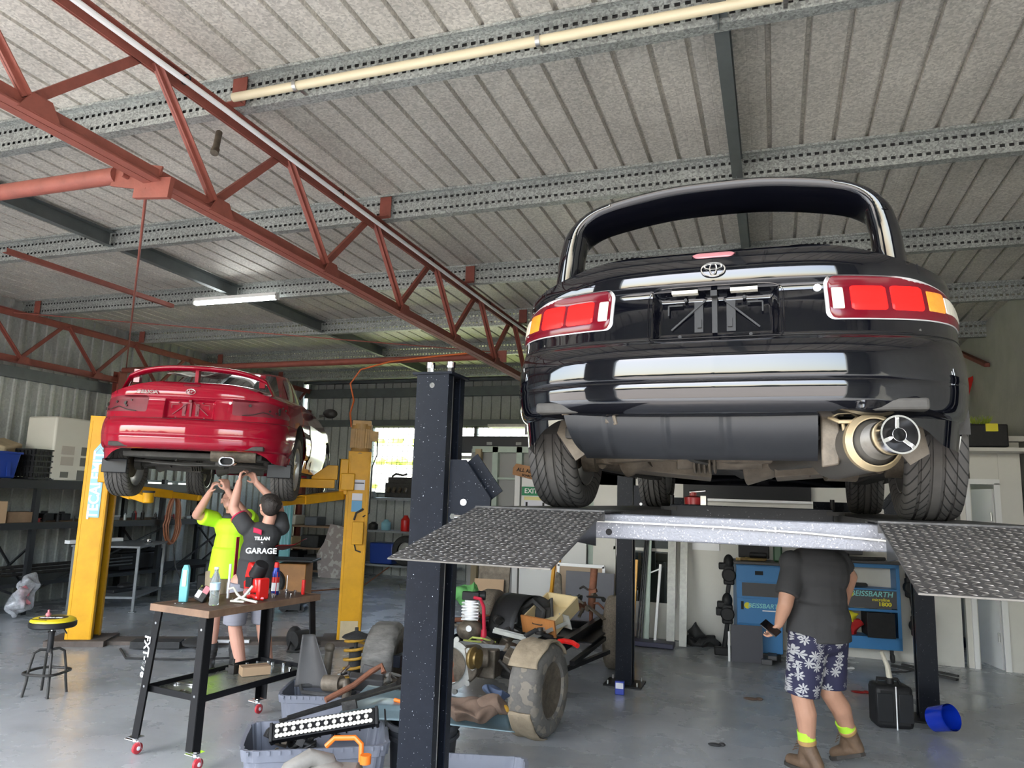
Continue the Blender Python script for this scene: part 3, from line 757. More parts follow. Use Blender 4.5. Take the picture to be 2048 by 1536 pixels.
        for i in range(N + 1):
            u = i / N * 2 - 1; x = u * .66; z = 1.075 - .10 * abs(u) ** 4 - .02 * u * u; y = .13 + .16 * u * u
            if abs(u) > .9: z -= (abs(u) - .9) * .9
            for k in range(n):
                a = 2 * PI * k / n; vs.append(V((x, y + .06 + .075 * math.cos(a), z + .026 * math.sin(a))))
        fs = [(i * n + k, i * n + (k + 1) % n, (i + 1) * n + (k + 1) % n, (i + 1) * n + k) for i in range(N) for k in range(n)] + [tuple(range(n))[::-1], tuple(range(N * n, (N + 1) * n))]
        m.add(vs, fs)
        for x, y in ((-.55, .3), (.55, .3), (0, .19)): m.box((x, y + .03, 1.0), (.05 if x else .03, .07, .12))
        m.build('boot_spoiler', P, t, ang=60)
    # --- wheels
    for sx in (-1, 1):
        for yw in (.85, 3.39):
            dz = -.09 if red else 0
            prof = [(.205, -.085), (.225, -.098), (.27, -.106), (.292, -.1), (.3, -.09)]
            for g_ in (-.058, -.02, .02, .058):
                prof += [(.3085, g_ - .006), (.3, g_ - .004), (.3, g_ + .004), (.3085, g_ + .006)]
            prof += [(.3, .09), (.292, .1), (.27, .106), (.225, .098), (.205, .085)]
            prof = [(r_ + .002, z) for r_, z in prof]
            w = MB().lathe(prof, (0, 0, 0), (1, 0, 0), 64, capends=False).build('tyre', 'tyre_tread', t, ang=40, loc=(sx * .742, yw, .31 + dz))
            rm = MB().lathe([(.205, -.09), (.2, -.088), (.19, -.06), (.185, .0), (.19, .06), (.2, .088), (.207, .09)], (0, 0, 0), (1, 0, 0), 40, capends=False)
            ox = sx * .06
            rm.cyl((ox - .015, 0, 0), (ox + .015, 0, 0), .05, n=20)
            for k in range(5):
                a = 2 * PI * k / 5 + .3; rm.bar((ox, 0, 0), (ox, .195 * math.cos(a), .195 * math.sin(a)), .05, .02, up=(1, 0, 0))
            rm.build('rim', 'alloy', w, ang=40)
            MB().cyl((-sx * .05, 0, 0), (-sx * .03, 0, 0), .13, n=28).box((-sx * .05, .1, .02), (.06, .07, .12)).build('brake_disc', 'dirty_metal', w)
    # --- underside
    for sx in (-1, 1):
        for yw in (.85, 3.39):
            m = MB()
            def lin(u, v):
                a = PI * (u * 1.0); return V((sx * lerp(.6, .84, v), yw - .349 * math.cos(a), .31 + .349 * math.sin(a)))
            m.grid(lin, 20, 2)
            m.add([(sx * .6, yw - .35, .31), (sx * .6, yw + .35, .31), (sx * .6, yw + .35, .7), (sx * .6, yw - .35, .7)], [(0, 1, 2, 3)])
            m.build('wheel_liner', 'under_dark', t, ang=40)
    m = MB().box((0, 2.1, .30), (1.2, 3.6, .05)).box((.68, 2.1, .24), (.1, 1.7, .09)).box((-.68, 2.1, .24), (.1, 1.7, .09)).box((0, 2.2, .27), (.24, 2.6, .07))
    m.box((0, .28, .37), (1.3, .4, .04)).box((-.3, .9, .32), (.5, .5, .1)).box((.0, .3, .62), (1.3, .3, .02))
    m.build('floor_pan', 'under_dark', t, ang=0, bevel=.01)
    m = MB()
    m.tube([(-.6, 1.0, .22), (-.3, .95, .26), (0, .95, .25), (.3, .95, .26), (.6, 1.0, .22)], .035, 10).box((0, 1.0, .27), (.75, .16, .09))
    for s in (-1, 1):
        m.tube([(s * .62, .84, .22), (s * .3, .8, .24), (s * .12, .85, .26)], .022, 8).tube([(s * .62, .98, .22), (s * .3, 1.15, .25)], .022, 8).cyl((s * .6, .85, .24), (s * .66, .85, .24), .075).tube([(s * .58, .86, .2), (s * .52, 1.5, .2)], .02, 8)
        m.cyl((s * .56, .85, .2), (s * .52, .9, .6), .04)
    m.cyl((-.5, .98, .20), (-.38, .95, .25), .055).cyl((.38, .95, .2), (.5, .98, .2), .05)
    m.build('rear_suspension', 'under_dark' if red else 'dirty_metal', t, bevel=0)
    m = MB(); m.box((-.32, 1.25, .235), (.4, .6, .13), (0, .08, .1)).box((.38, 1.2, .235), (.42, .55, .11), (0, -.1, 0)).cyl((-.25, .95, .235), (.12, 1.0, .24), .045).cyl((.05, 1.05, .2), (.22, 1.02, .21), .075, .03).cyl((.2, 1.02, .2), (.32, 1.0, .205), .04)
    for k in range(5): m.cyl((-.17 + k * .022, .93, .225), (-.16 + k * .022, .93, .225), .055, n=18)
    m.build('fuel_tank', 'under_dirt' if not red else 'under_dark', t, bevel=.02)
    m = MB().tube([(-.6, .62, .25), (-.3, .55, .235), (0, .5, .23), (.3, .55, .235), (.36, .62, .25)], .014, 8).tube([(-.2, .5, .26), (-.15, .7, .22), (.0, 1.4, .21), (.0, 2.6, .2)], .012, 6).box((.23, .42, .235), (.1, .08, .03)).lathe([(0, 0), (.03, 0), (.032, .012), (.02, .012), (.02, .02), (.01, .02), (0, .022)], (.23, .375, .24), (0, -1, 0), 20)
    m.tube([(.3, .5, .25), (.2, .45, .22), (-.1, .43, .215), (-.4, .46, .23)], .01, 6)
    m.build('brake_pipes', 'under_dark', t, ang=40)
    if not red:
        m = MB()
        def tray(u, v):
            x = lerp(-.545, .325, u); a = v * 1.35
            y = .10 + .10 * (1 - math.cos(a)) * 1.9; z = .345 - .025 * v - .128 * math.sin(a)
            for g_ in (.185, .425, .66):
                if abs(u - g_) < .012: y += .006
            if u < .06: z += .02 * (1 - u / .06) * v; x += .04 * v
            return V((x, y, z))
        m.grid(tray, 100, 14); 
        m.add([tray(0, v / 14) for v in range(15)] + [V((-.53, .34, .33))], [tuple(range(16))]).add([tray(1, v / 14) for v in range(15)] + [V((.325, .34, .33))], [tuple(range(16))[::-1]])
        tr = m.build('heat_tray', 'tray_plastic', t, ang=45)
        for x, mt in ((-.30, 'decal_white'), (.185, 'lens_pink')): MB().sph((x, .165, .250), (.013, .012, .012), 12, 8).build('tray_screw', mt, tr)
        MB().box((-.105, .12, .352), (.9, .03, .012)).bar((-.39, .12, .35), (-.385, .11, .315), .012, .012).build('bumper_bracket', 'under_dirt', t, ang=0)
        MB().tube([(-.36, .105, .37), (-.355, .095, .335), (-.35, .105, .315), (-.365, .12, .31)], .007, 8).build('tow_hook', 'dirty_metal', t)
        m = MB(); m.prism([(0, 0), (.055, .01), (.06, .13), (.05, .19), (0, .19)], .03, Matrix.Translation((.335, .2, .17)) @ Matrix.Rotation(PI / 2, 4, 'X')).build('hanger_bracket', 'dirty_metal', t, ang=40, bevel=.006)
        # muffler: oval can, gold ring, big tip with a three-spoke insert
        ax = V((.34, -.94, .06)).normalized(); c0 = V((.385, .42, .232)); c1 = c0 + ax * .30
        ex = MB().cyl(c0, c1, .092, n=36).cyl(c1 + ax * .0, c1 + ax * .045, .08, .06, n=36).tube([c0 - ax * .02, c0 - ax * .2, V((.2, .9, .22)), V((.1, 1.3, .22)), V((.05, 2.6, .22))], .03, 12).build('exhaust_muffler', 'muffler_steel', t)
        MB().lathe([(.094, -.004), (.094, .014), (.08, .028), (.076, .028)], c1, ax, 36, capends=False).build('gold_ring', 'muffler_gold', ex)
        tp = c1 + V((.012, 0, .006)) + ax * .035; tl = ax * .11
        q = MB().lathe([(.05, 0), (.055, .005), (.0575, .11), (.06, .112), (.06, .118), (.0545, .118), (.0535, .1), (.05, .01)], tp, ax, 40, capends=False).build('exhaust_tip', 'chrome', ex)
        MB().cyl(tp + ax * .01, tp + ax * .012, .052, n=30).build('tip_inside', 'black_paint', q)
        q.scale = (1, 1, 1)
        m = MB().lathe([(.019, 0), (.022, 0), (.0235, .03), (.021, .04), (.018, .03), (.017, 0)], tp + ax * .075, ax, 24, capends=False)
        e1 = ax.cross(V((0, 0, 1))).normalized(); e2 = ax.cross(e1)
        for k in range(3):
            a = 2 * PI * k / 3 + 1.66; d = e1 * math.cos(a) - e2 * math.sin(a); o = tp + ax * .095; m.bar(o + d * .02, o + d * .055, .013, .008, up=tuple(ax))
        m.build('tip_spokes', 'chrome', q, bevel=.002)
        m = MB()
        m.tube([(.36, .14, .335), (.39, .12, .318), (.43, .12, .318), (.45, .14, .335)], .007, 8).tube([(.40, .13, .325), (.405, .14, .29), (.40, .16, .26)], .006, 8)
        m.build('exhaust_hanger', 'muffler_gold', t)
        for s in (-1, 1):
            m = MB().prism([(0, 0), (.1, -.02), (.12, -.13), (.06, -.17), (-.02, -.06)], .012, Matrix.Translation((s * .59 - .03, .34, .36)) @ Matrix.Rotation(PI / 2, 4, 'X'))
            m.build('splash_shield', 'under_dirt', t, ang=0)
    else:
        ex = MB().cyl((.18, .22, .32), (.56, .26, .32), .07, n=26).build('exhaust_muffler', 'dirty_metal', t)
        pts = [(.36 + .06 * math.copysign(abs(math.cos(2 * PI * k / 28)) ** .6, math.cos(2 * PI * k / 28)), .03, .25 + .034 * math.copysign(abs(math.sin(2 * PI * k / 28)) ** .8, math.sin(2 * PI * k / 28))) for k in range(28)]
        q = MB(); q.tube(pts, .009, 8, True); n = 28
        q.add(pts + [(p[0], .16, p[2]) for p in pts], [(k, (k + 1) % n, n + (k + 1) % n, n + k) for k in range(n)]).build('exhaust_tip', 'chrome', ex)
        MB().add([(p[0], .06, p[2]) for p in pts], [tuple(range(n))]).build('tip_inside', 'black_paint', ex, ang=0)
        for s in (-1, 1): MB().box((s * .73, .50, .19), (.22, .015, .13)).build('mud_flap', 'tray_plastic', t, bevel=.008)
        # silver bare front wing and sill with yellow reflecting flank
        m = MB()
        m.grid(lambda u, v: shell(lerp(.70, .80, u), lerp(.25, .72, v), .006), 20, 8)
        m.build('bare_door_skin', mat('bare_silver', (.3, .32, .3), .25, .8), t, ang=50)
    return t
coupe(False, (-.187, 2.5, 1.71), math.radians(-.9), 1.71)
a = math.radians(27.5)
coupe(True, (-4.80, 5.02, 1.725), a, 1.62)
# ================================================================ lifts
mat('speckled_sheen', (.17, .175, .195), .5, .4, (60, .5), (120, .25), dark=.7, spots=(150, .66, (.5, .5, .51)))  # speckled beam paint with its silver reflection put into the colour
mat('checker_base', (.035, .034, .033), .5, .3, (10, .8), (60, .3), dark=2.6)
mat('checker_worn', (.12, .113, .103), .4, .5, (12, .7), dark=.45)
mat('rust_dark', (.07, .055, .045), .8, 0, (10, .8), dark=2)
lift = thing('ramp_lift', 'black four-post ramp lift carrying the black coupe', 'vehicle lift', (0, 0, 0))
def lift_post(x, y, s, h=2.27):
    m = MB(); w, d, th = .15, .17, .006
    # channel open towards the runways (s = +1 opens to +x)
    m.box((x - s * .07, y, h / 2), (th, d, h)).box((x, y - d / 2, h / 2), (w, th, h)).box((x, y + d / 2, h / 2), (w, th, h))
    m.box((x + s * .075, y - d / 2 + .02, h / 2), (th, .045, h)).box((x + s * .075, y + d / 2 - .02, h / 2), (th, .045, h)).box((x, y, h + .004), (.19, .19, .01))
    o = m.build('post', 'black_gloss', lift, ang=0)
    MB().box((x, y, .008), (.36, .3, .016)).build('base_plate', 'black_paint', o, ang=0)
    for dx, dy in ((-.14, -.12), (.14, -.12), (-.14, .12), (.14, .12)): MB().cyl((x + dx, y + dy, .01), (x + dx, y + dy, .05), .01).build('anchor_bolt', 'steel', o)
    for dx in (-.04, .06):
        m = MB().cyl((x + dx * s, y - .03, h + .01), (x + dx * s, y - .03, h + .035), .017, n=6).cyl((x + dx * s, y - .03, h + .035), (x + dx * s, y - .03, h + .06), .02, n=12); m.build('top_nut', 'chrome', o)
    MB().cyl((x + s * .06, y - .02, .02), (x + s * .06, y - .02, h), .011).build('safety_rod', 'steel', o)
    MB().box((x + s * .035, y + .0, h / 2), (.02, .1, h - .03)).build('ladder_bar', 'black_paint', o, ang=0)
    MB().cyl((x - .0, y - d / 2 - .004, h - .05), (x, y - d / 2 + .01, h - .05), .012).build('face_bolt', 'chrome', o)
    return o
for x, s in ((-1.40, 1), (1.19, -1)):
    for y in (2.95, 7.38): lift_post(x, y, s)
for y in (2.97, 7.38):
    n_ = MB().box((-.105, y, 1.648), (1.5 if y < 4 else 2.4, .12, .096)).build('crossmember', 'speckled_sheen' if y < 4 else 'black_gloss', lift, bevel=.006)
    for x in ((-.98, .77) if y < 4 else ()): MB().box((x, y, 1.648), (.27 + (.07 if x < 0 else .08), .12, .096)).build('crossmember_end', 'black_gloss', lift, bevel=.004)
    MB().cyl((-.62, y - .0605, 1.625), (-.62, y - .0600, 1.625), .013).cyl((.48, y - .0605, 1.625), (.48, y - .0600, 1.625), .013).build('pin_hole', 'black_paint', n_)
    for s, x in ((1, -1.24), (-1, 1.03)):
        b = MB().prism([(0, -.13), (.19, -.13), (.19, .04), (.07, .2), (0, .2)], .012, Matrix.Translation((x - s * .07, y - .066, 1.7)) @ Matrix.Scale(s, 4, (1, 0, 0)) @ Matrix.Rotation(PI / 2, 4, 'X'))
        b.bar((x + s * .0, y - .03, 1.9), (x + s * .12, y - .03, 1.745), .09, .008, up=(0, 1, 0))
        o = b.build('lock_bracket', 'black_gloss', lift, ang=0)
        MB().cyl((x - s * .0, y - .085, 1.72), (x, y - .07, 1.72), .014).build('bracket_bolt', 'decal_white', o)
        MB().cyl((x - s * .04, y - .10, 1.66), (x - s * .04, y - .07, 1.66), .013, n=6).cyl((x - s * .03, y - .095, 1.66), (x + s * .03, y - .095, 1.66), .009).build('cable_end', 'chrome', o)
MB().tube([(-1.24, 2.885, 1.66), (-.7, 2.885, 1.666), (-.2, 2.89, 1.663), (.1, 2.895, 1.655), (.5, 2.9, 1.632), (.9, 2.9, 1.61)], .0035, 6).box((.0, 2.9, 1.662), (.006, .012, .02)).build('lock_cable', 'cream_paint', lift)
for x in (-.86, .58):
    m = MB().box((x, 5.05, 1.706), (.52, 4.62, .006)).box((x - .255, 5.2, 1.66), (.01, 4.2, .09)).box((x + .255, 5.2, 1.66), (.01, 4.2, .09)).box((x, 2.735, 1.69), (.52, .01, .04))
    rw = m.build('runway', 'checker_base', lift, ang=0)
    # approach ramp with raised lozenges
    L = V((0, -.69, -.15)); ln = L.length; d = L.normalized(); nrm = V((1, 0, 0)).cross(d); nrm = nrm if nrm.z > 0 else -nrm
    o = V((x - .26, 2.73, 1.704))
    Mx = Matrix((V((1, 0, 0)), d, nrm)).transposed().to_4x4(); Mx.translation = o
    m = MB().add([(0, 0, 0), (.52, 0, 0), (.52, ln, 0), (0, ln, 0), (0, 0, -.006), (.52, 0, -.006), (.52, ln, -.006), (0, ln, -.006)], [(0, 1, 2, 3), (7, 6, 5, 4), (0, 4, 5, 1), (1, 5, 6, 2), (2, 6, 7, 3), (3, 7, 4, 0)], Mx)
    rp = m.build('approach_ramp', 'checker_base', lift, ang=0)
    m = MB()
    nx, ny = 20, 34
    for i in range(nx):
        for j in range(ny):
            cx, cy = (i + .5) * .52 / nx, (j + .5) * ln / ny; a = (.62 if (i + j) % 2 else -.62) + rnd.uniform(-.15, .15); cx += rnd.uniform(-.003, .003); cy += rnd.uniform(-.003, .003)
            ca, sa = math.cos(a), math.sin(a); l, w_ = .0115, .0028
            vs = [(cx + ca * l, cy + sa * l, .0003), (cx - sa * w_, cy + ca * w_, .0003), (cx - ca * l, cy - sa * l, .0003), (cx + sa * w_, cy - ca * w_, .0003), (cx + ca * l * .6, cy + sa * l * .6, .0024), (cx - ca * l * .6, cy - sa * l * .6, .0024)]
            m.add(vs, [(0, 1, 4), (1, 2, 5, 4), (2, 3, 5), (3, 0, 4, 5)], Mx)
    m.build('tread_pattern', 'checker_worn', rp, ang=0)
    MB().bar(Mx @ V((0, ln, -.003)), Mx @ V((.52, ln, -.003)), .004, .004).build('ramp_edge', 'checker_worn', rp, ang=0)
    for dx in (.03, .49): MB().prism([(0, 0), (.3, -.065), (.3, -.08), (0, -.11)], .008, Matrix.Translation((x - .26 + dx, 2.73, 1.69)) @ Matrix.Rotation(-PI / 2, 4, 'Z') @ Matrix.Rotation(PI / 2, 4, 'X')).build('ramp_rib', 'black_gloss', rp, ang=0)
    MB().box((x, 7.34, 1.75), (.5, .02, .09)).build('wheel_stop', 'black_gloss', lift, ang=0)
m = thing('jacking_beam', 'black sliding jacking beam between the runways under the black coupe', 'jacking beam', (-.135, 4.4, 1.70))
MB().box((0, 0, 0), (.86, .14, .075)).build('beam', 'black_gloss', m, bevel=.004)
for s in (-1, 1): MB().box((s * .44, 0, .015), (.09, .16, .02)).cyl((s * .43, 0, .03), (s * .43, 0, .09), .012).build('beam_end', 'black_paint', m, ang=40)
MB().lathe([(.0, .04), (.05, .04), (.052, .08), (.02, .09), (.02, .11), (.0, .11)], (-.31, 0, 0), n=20).build('air_cylinder', mat('jack_red', (.3, .01, .012), .3, coat=.5), m)
MB().box((-.25, -.02, .06), (.03, .05, .06)).cyl((-.33, -.01, .11), (-.24, -.01, .12), .008).build('jack_valve', 'steel', m)

# yellow two-post lift
PL, PR = V((-7.26, 6.40, 0)), V((-4.74, 7.81, 0))
ax = (PR - PL).normalized(); an = math.atan2(ax.y, ax.x)
yl = thing('two_post_lift', 'yellow two-post lift holding up the crimson coupe', 'vehicle lift', (-6, 7.105, 0), an)
W2 = (PR - PL).length / 2
def ypost(s, h):
    x = s * W2; m = MB(); w, d = .26, .30
    m.box((x + s * .0, -d / 2, h / 2), (w, .008, h)).box((x + s * w / 2, 0, h / 2), (.008, d, h)).box((x, d / 2, h / 2), (w, .008, h))
    m.box((x - s * w / 2, -d / 2 + .03, h / 2), (.008, .06, h)).box((x - s * w / 2, d / 2 - .03, h / 2), (.008, .06, h)).box((x, 0, h), (w + .01, d + .01, .012))
    m.box((x - .11, -d / 2 - .004, h / 2), (.02, .006, h - .1)).box((x + .11, -d / 2 - .004, h / 2), (.02, .006, h - .1))
    p = m.build('post', 'yellow_paint', yl, ang=0, bevel=.004)
    MB().box((x - s * .06, 0, h / 2), (.06, .1, h - .1)).build('lift_screw', 'dark_metal', p, ang=0)
    MB().box((x, 0, .03), (.6, .5, .06)).build('base_plate', 'rust_dark', yl, ang=0)
    c = MB().box((x - s * .17, 0, 1.92), (.10, .34, .42)).box((x - s * .12, -.2, 1.86), (.16, .06, .2)); c.build('carriage', 'yellow_paint', yl, bevel=.01)
    MB().box((x - s * .23, -.02, 1.95), (.012, .3, .36)).build('rubber_guard', 'black_rubber', yl, ang=0)
    return p
for s, h in ((-1, 2.5), (1, 2.22)):
    p = ypost(s, h)
    for q in (-1, 1):
        a0 = V((s * (W2 - .2), q * .13, 1.70)); a1 = V((s * .62, q * 1.02, 1.60))
        arm = MB().bar(a0, a0.lerp(a1, .6), .11, .10).bar(a0.lerp(a1, .5), a1, .08, .075).cyl(a1 + V((0, 0, -.03)), a1 + V((0, 0, .07)), .055).build('lift_arm', 'yellow_paint', yl, bevel=.006)
        MB().cyl(a1 + V((0, 0, .07)), a1 + V((0, 0, .09)), .06).build('arm_pad', 'black_rubber', arm)
m = MB().box((.86, -.1, 1.83), (.62, .1, .1)).prism([(.0, 0), (.3, 0), (.3, .17), (.18, .17), (0, .03)], .09, Matrix.Translation((.90, -.05, 1.88)) @ Matrix.Rotation(PI / 2, 4, 'X'))
m.build('lift_arm', 'yellow_paint', yl, bevel=.006)
x = W2
mt = MB().cyl((x, -.03, 2.26), (x, -.03, 2.5), .115, n=28).cyl((x, -.03, 2.5), (x, -.03, 2.56), .125).cyl((x, -.03, 2.2), (x, -.03, 2.27), .13, .11).box((x + .0, -.03, 2.57), (.22, .2, .06)).box((x + .15, -.05, 2.42), (.1, .1, .12))
for k in range(24):
    a = 2 * PI * k / 24; mt.bar((x + .12 * math.cos(a), -.03 + .12 * math.sin(a), 2.27), (x + .12 * math.cos(a), -.03 + .12 * math.sin(a), 2.5), .006, .02)
mt = mt.build('motor', 'motor_tan' if 'motor_tan' in MATS else mat('motor_tan', (.45, .26, .08), .5, 0, (12, .6)), yl, ang=40)
MB().tube([(x + .19, -.05, 2.38), (x + .2, -.06, 2.2), (x + .15, -.06, 2.05), (x + .15, -.1, 1.7), (x + .15, -.12, 1.5), (x + .08, -.17, 1.46)], .008, 6).build('motor_cable', 'black_rubber', mt)
ff = -.16
cb = MB().box((x + .03, ff - .03, 1.27), (.13, .07, .26)).build('control_box', 'yellow_paint', yl, bevel=.006)
MB().tube([(x + .08, ff - .01, 1.55), (x, ff - .03, 1.5), (x - .02, ff - .02, 1.42)], .012, 8).build('control_cable', 'black_rubber', cb)
MB().tube([(x, ff, 1.14), (x + .02, ff - .02, 1.07), (x + .08, ff - .01, 1.05)], .008, 6).build('control_cable', 'black_rubber', cb)
mat('label_blue', (.06, .28, .5), .4); mat('label_sky', (.25, .52, .62), .4)
lb = MB().box((x + .0, ff - .003, 1.83), (.16, .004, .12)).build('instruction_label', 'paper', yl, ang=0)
MB().box((x + .0, ff - .006, 1.85), (.14, .003, .012)).build('label_heading', 'black_paint', lb, ang=0)
MB().box((x + .0, ff - .003, 1.69), (.12, .004, .08)).build('warning_label', 'paper', yl, ang=0)
MB().box((x + .0, ff - .003, 1.58), (.12, .004, .13)).build('notice_label', 'label_blue', yl, ang=0)
MB().box((x - .0, ff - .003, .14), (.2, .004, .26)).build('rubbed_patch', 'timber_pale' if 'timber_pale' in MATS else mat('timber_pale', (.62, .5, .3), .6, 0, (6, .8), dark=.7), yl, ang=0)
xl = -W2
d = MB().box((xl + .01, ff - .003, 1.74), (.13, .003, .74)).prism([(-.065, 0), (0, 0), (.065, 0), (0, .09)], .003, Matrix.Translation((xl + .01, ff - .0015, 2.11)) @ Matrix.Rotation(PI / 2, 4, 'X')).build('brand_decal', 'label_sky', yl, ang=0)
text('brand_lettering', 'TECALEMIT', .148, 'decal_white', d, (xl + .01, ff - .007, 1.73), (PI / 2, -PI / 2, 0), bold=.004)
MB().bar((xl - .035, ff - .007, 2.09), (xl + .01, ff - .007, 2.15), .004, .016, up=(0, 1, 0)).bar((xl + .055, ff - .007, 2.09), (xl + .01, ff - .007, 2.15), .004, .016, up=(0, 1, 0)).build('brand_arrow', 'decal_white', d, ang=0)
MB().box((-.0, 0, .02), (W2 * 2 - .5, .3, .04)).build('cable_cover', 'rust_dark', yl, ang=0)
MB().box((-.12, -.16, .045), (.95, .05, .03)).build('cover_edge', 'decal_white', yl, ang=0)
tag(MB().lathe([(0, 0), (.16, .01), (.17, .04), (.12, .07), (0, .08)], (-5.95, 6.72, .04), n=20).box((-6.35, 6.55, .05), (.5, .2, .07), (0, 0, an)).build('floor_mat_roll', 'black_rubber'), 'crumpled black rubber cover lying over the lift base on the floor', 'rubber cover')

# ================================================================ work table
mat('table_wood', (.13, .075, .045), .6, 0, (14, .8), (40, .3), dark=.35, stretch=(1, .3, 1)); mat('table_edge', (.22, .13, .08), .6, 0, (9, .8), dark=.5)
mat('caster_red', (.45, .03, .04), .35)
A, B, D_ = V((-3.905, 4.06, 0)), V((-3.375, 3.935, 0)), V((-3.44, 4.98, 0))
ex = (B - A).normalized(); tw = (B - A).length; tl = 1.04
ang = math.atan2(ex.y, ex.x); ang = -.115
tb = thing('work_table', 'narrow black steel work table on red casters with a worn timber top', 'work table', (-3.64, 4.5, 0), ang)
hw, hl = .275, .53
MB().box((0, 0, .945), (hw * 2 - .02, hl * 2 - .02, .03)).build('table_top', 'table_wood', tb, ang=0)
MB().box((0, -hl + .005, .94), (hw * 2, .014, .045)).box((0, hl - .005, .94), (hw * 2, .014, .045)).box((-hw + .005, 0, .94), (.014, hl * 2, .045)).box((hw - .005, 0, .94), (.014, hl * 2, .045)).build('top_edge', 'table_edge', tb, ang=0)
for sx in (-1, 1):
    for sy in (-1, 1):
        a = V((sx * (hw - .035), sy * (hl - .045), .92)); b = V((sx * (hw + .005), sy * (hl + .005), .12))
        lg = MB().bar(a + V((0, -sy * .0, 0)), b, .006, .06, up=(0, 1, 0)).bar(a + V((-sx * .03, sy * .03, 0)), b + V((-sx * .03, sy * .03, 0)), .06, .006, up=(0, 1, 0)).build('leg', 'black_paint', tb, ang=0)
        for z in (.84, .44):
            p = a.lerp(b, (.92 - z) / .8); MB().cyl(p + V((-sx * .03, sy * .036, 0)), p + V((-sx * .03, sy * .03, 0)), .008).build('leg_bolt', 'chrome', lg)
        c = MB().box(b + V((0, 0, -.005)), (.08, .07, .006)).cyl(b + V((0, 0, -.03)), b, .022).bar(b + V((-.022, 0, -.02)), b + V((-.022, .02, -.08)), .003, .035, up=(1, 0, 0)).bar(b + V((.022, 0, -.02)), b + V((.022, .02, -.08)), .003, .035, up=(1, 0, 0)).bar(b + V((-.07, -.02, -.02)), b + V((.03, .0, -.03)), .02, .004).build('caster', 'chrome', tb, ang=30)
        MB().lathe([(0, -.012), (.03, -.012), (.036, -.008), (.036, .008), (.03, .012), (0, .012)], (b.x, b.y + .02, .04), (1, 0, 0), 24).build('wheel', 'caster_red', c)
        MB().cyl((b.x - .014, b.y + .02, .04), (b.x + .014, b.y + .02, .04), .014).build('hub', 'decal_white', c)
z = .42
sh = MB().box((0, -hl + .02, z), (hw * 2 - .02, .008, .04)).box((0, hl - .02, z), (hw * 2 - .02, .008, .04)).box((-hw + .015, 0, z), (.008, hl * 2 - .05, .04)).box((hw - .015, 0, z), (.008, hl * 2 - .05, .04)).build('shelf_frame', 'black_paint', tb, ang=0)
MB().box((0, 0, z - .012), (hw * 2 - .04, hl * 2 - .05, .006)).build('shelf_panel', 'shelf_glass' if 'shelf_glass' in MATS else mat('shelf_glass', (.18, .19, .16), .25, .2, (5, .7), dark=.6), tb, ang=0)
text('model_lettering', 'FXT-978', .075, 'decal_white', tb, (-hw + .006, -hl - .006, .62), (PI / 2, PI / 2 + .04, .0), bold=.002)
def on_table(x, y, z=.962):
    c, s_ = math.cos(ang), math.sin(ang); return (-3.64 + c * x - s_ * y, 4.5 + s_ * x + c * y, z)
# things on the table
t = thing('inspection_light', 'teal handheld inspection light standing at the left edge of the work table', 'work light', on_table(-.17, -.36), .3)
mat('teal', (.10, .35, .38), .4)
MB().prism([(-.026, 0), (.03, 0), (.032, .1), (.028, .22), (.018, .25), (-.01, .25), (-.022, .22), (-.03, .1)], .03, Matrix.Translation((0, .015, 0)) @ Matrix.Rotation(PI / 2, 4, 'X')).build('light_body', 'teal', t, bevel=.005)
MB().box((.004, -.017, .16), (.028, .006, .11)).build('light_panel', mat('panel_yellow', (.8, .8, .4), .4), t, bevel=.002)
t = thing('battery_pack', 'dark battery pack with red and white label lying tilted beside the inspection light', 'battery', on_table(-.08, -.27), .5)
mat('label_pink', (.5, .16, .18), .5)
MB().box((0, 0, .05), (.07, .11, .09), (.0, .5, 0)).build('pack_case', 'dark_metal', t, bevel=.008)
MB().box((-.02, -.057, .06), (.03, .004, .05), (0, .5, 0)).build('pack_label', 'decal_white', t, ang=0)
MB().box((.03, -.05, .085), (.04, .02, .05), (0, .5, 0)).build('pack_latch', 'label_pink', t, bevel=.003)
tag(MB().cyl((0, 0, 0), (0, 0, .24), .009).build('white_rod', 'decal_white', loc=on_table(-.08, -.05)), 'short white rod standing upright behind the battery pack', 'rod')
mat('bottle_clear', (.8, .88, .86), .05, 0, trans=.85, ior=1.2, spec=.8)
t = thing('water_bottle', 'empty clear plastic water bottle near the front corner of the work table', 'bottle', on_table(.09, -.33))
MB().lathe([(.0, 0), (.03, 0), (.033, .01), (.03, .03), (.033, .05), (.03, .07), (.033, .09), (.031, .12), (.034, .15), (.03, .17), (.02, .2), (.0135, .215), (.0135, .235)], n=28).build('bottle_body', 'bottle_clear', t)
MB().lathe([(.0345, .1), (.0345, .145)], n=28, capends=False).build('bottle_label', mat('label_pale', (.45, .62, .75), .4, 0, (30, .8), dark=1.5), t)
MB().cyl((0, 0, .235), (0, 0, .25), .015).build('bottle_cap', 'decal_white', t)
mat('jig_white', (.62, .6, .52), .4)
def plier(loc, rz, label):
    t = thing('locking_clamp', label, 'clamp', loc, rz)
    MB().tube([(-.1, 0, .09), (-.06, 0, .1), (-.03, 0, .06), (0, 0, .035), (.05, 0, .022), (.12, 0, .012)], .009, 8).build('handle', 'jig_white', t)
    MB().tube([(.08, 0, .12), (.05, 0, .08), (.02, 0, .045), (-.02, 0, .03), (-.05, 0, .012)], .009, 8).build('jaw', 'jig_white', t)
    MB().cyl((.0, -.012, .04), (0, .012, .04), .008).build('pivot_pin', 'chrome', t)
    MB().box((-.02, 0, .012), (.1, .03, .012)).build('jaw_pad', 'jig_white', t)
plier(on_table(.16, -.16), .2, 'white locking clamp beside the plastic bottle on the table')
mat('tool_red', (.62, .012, .01), .3, coat=.5)
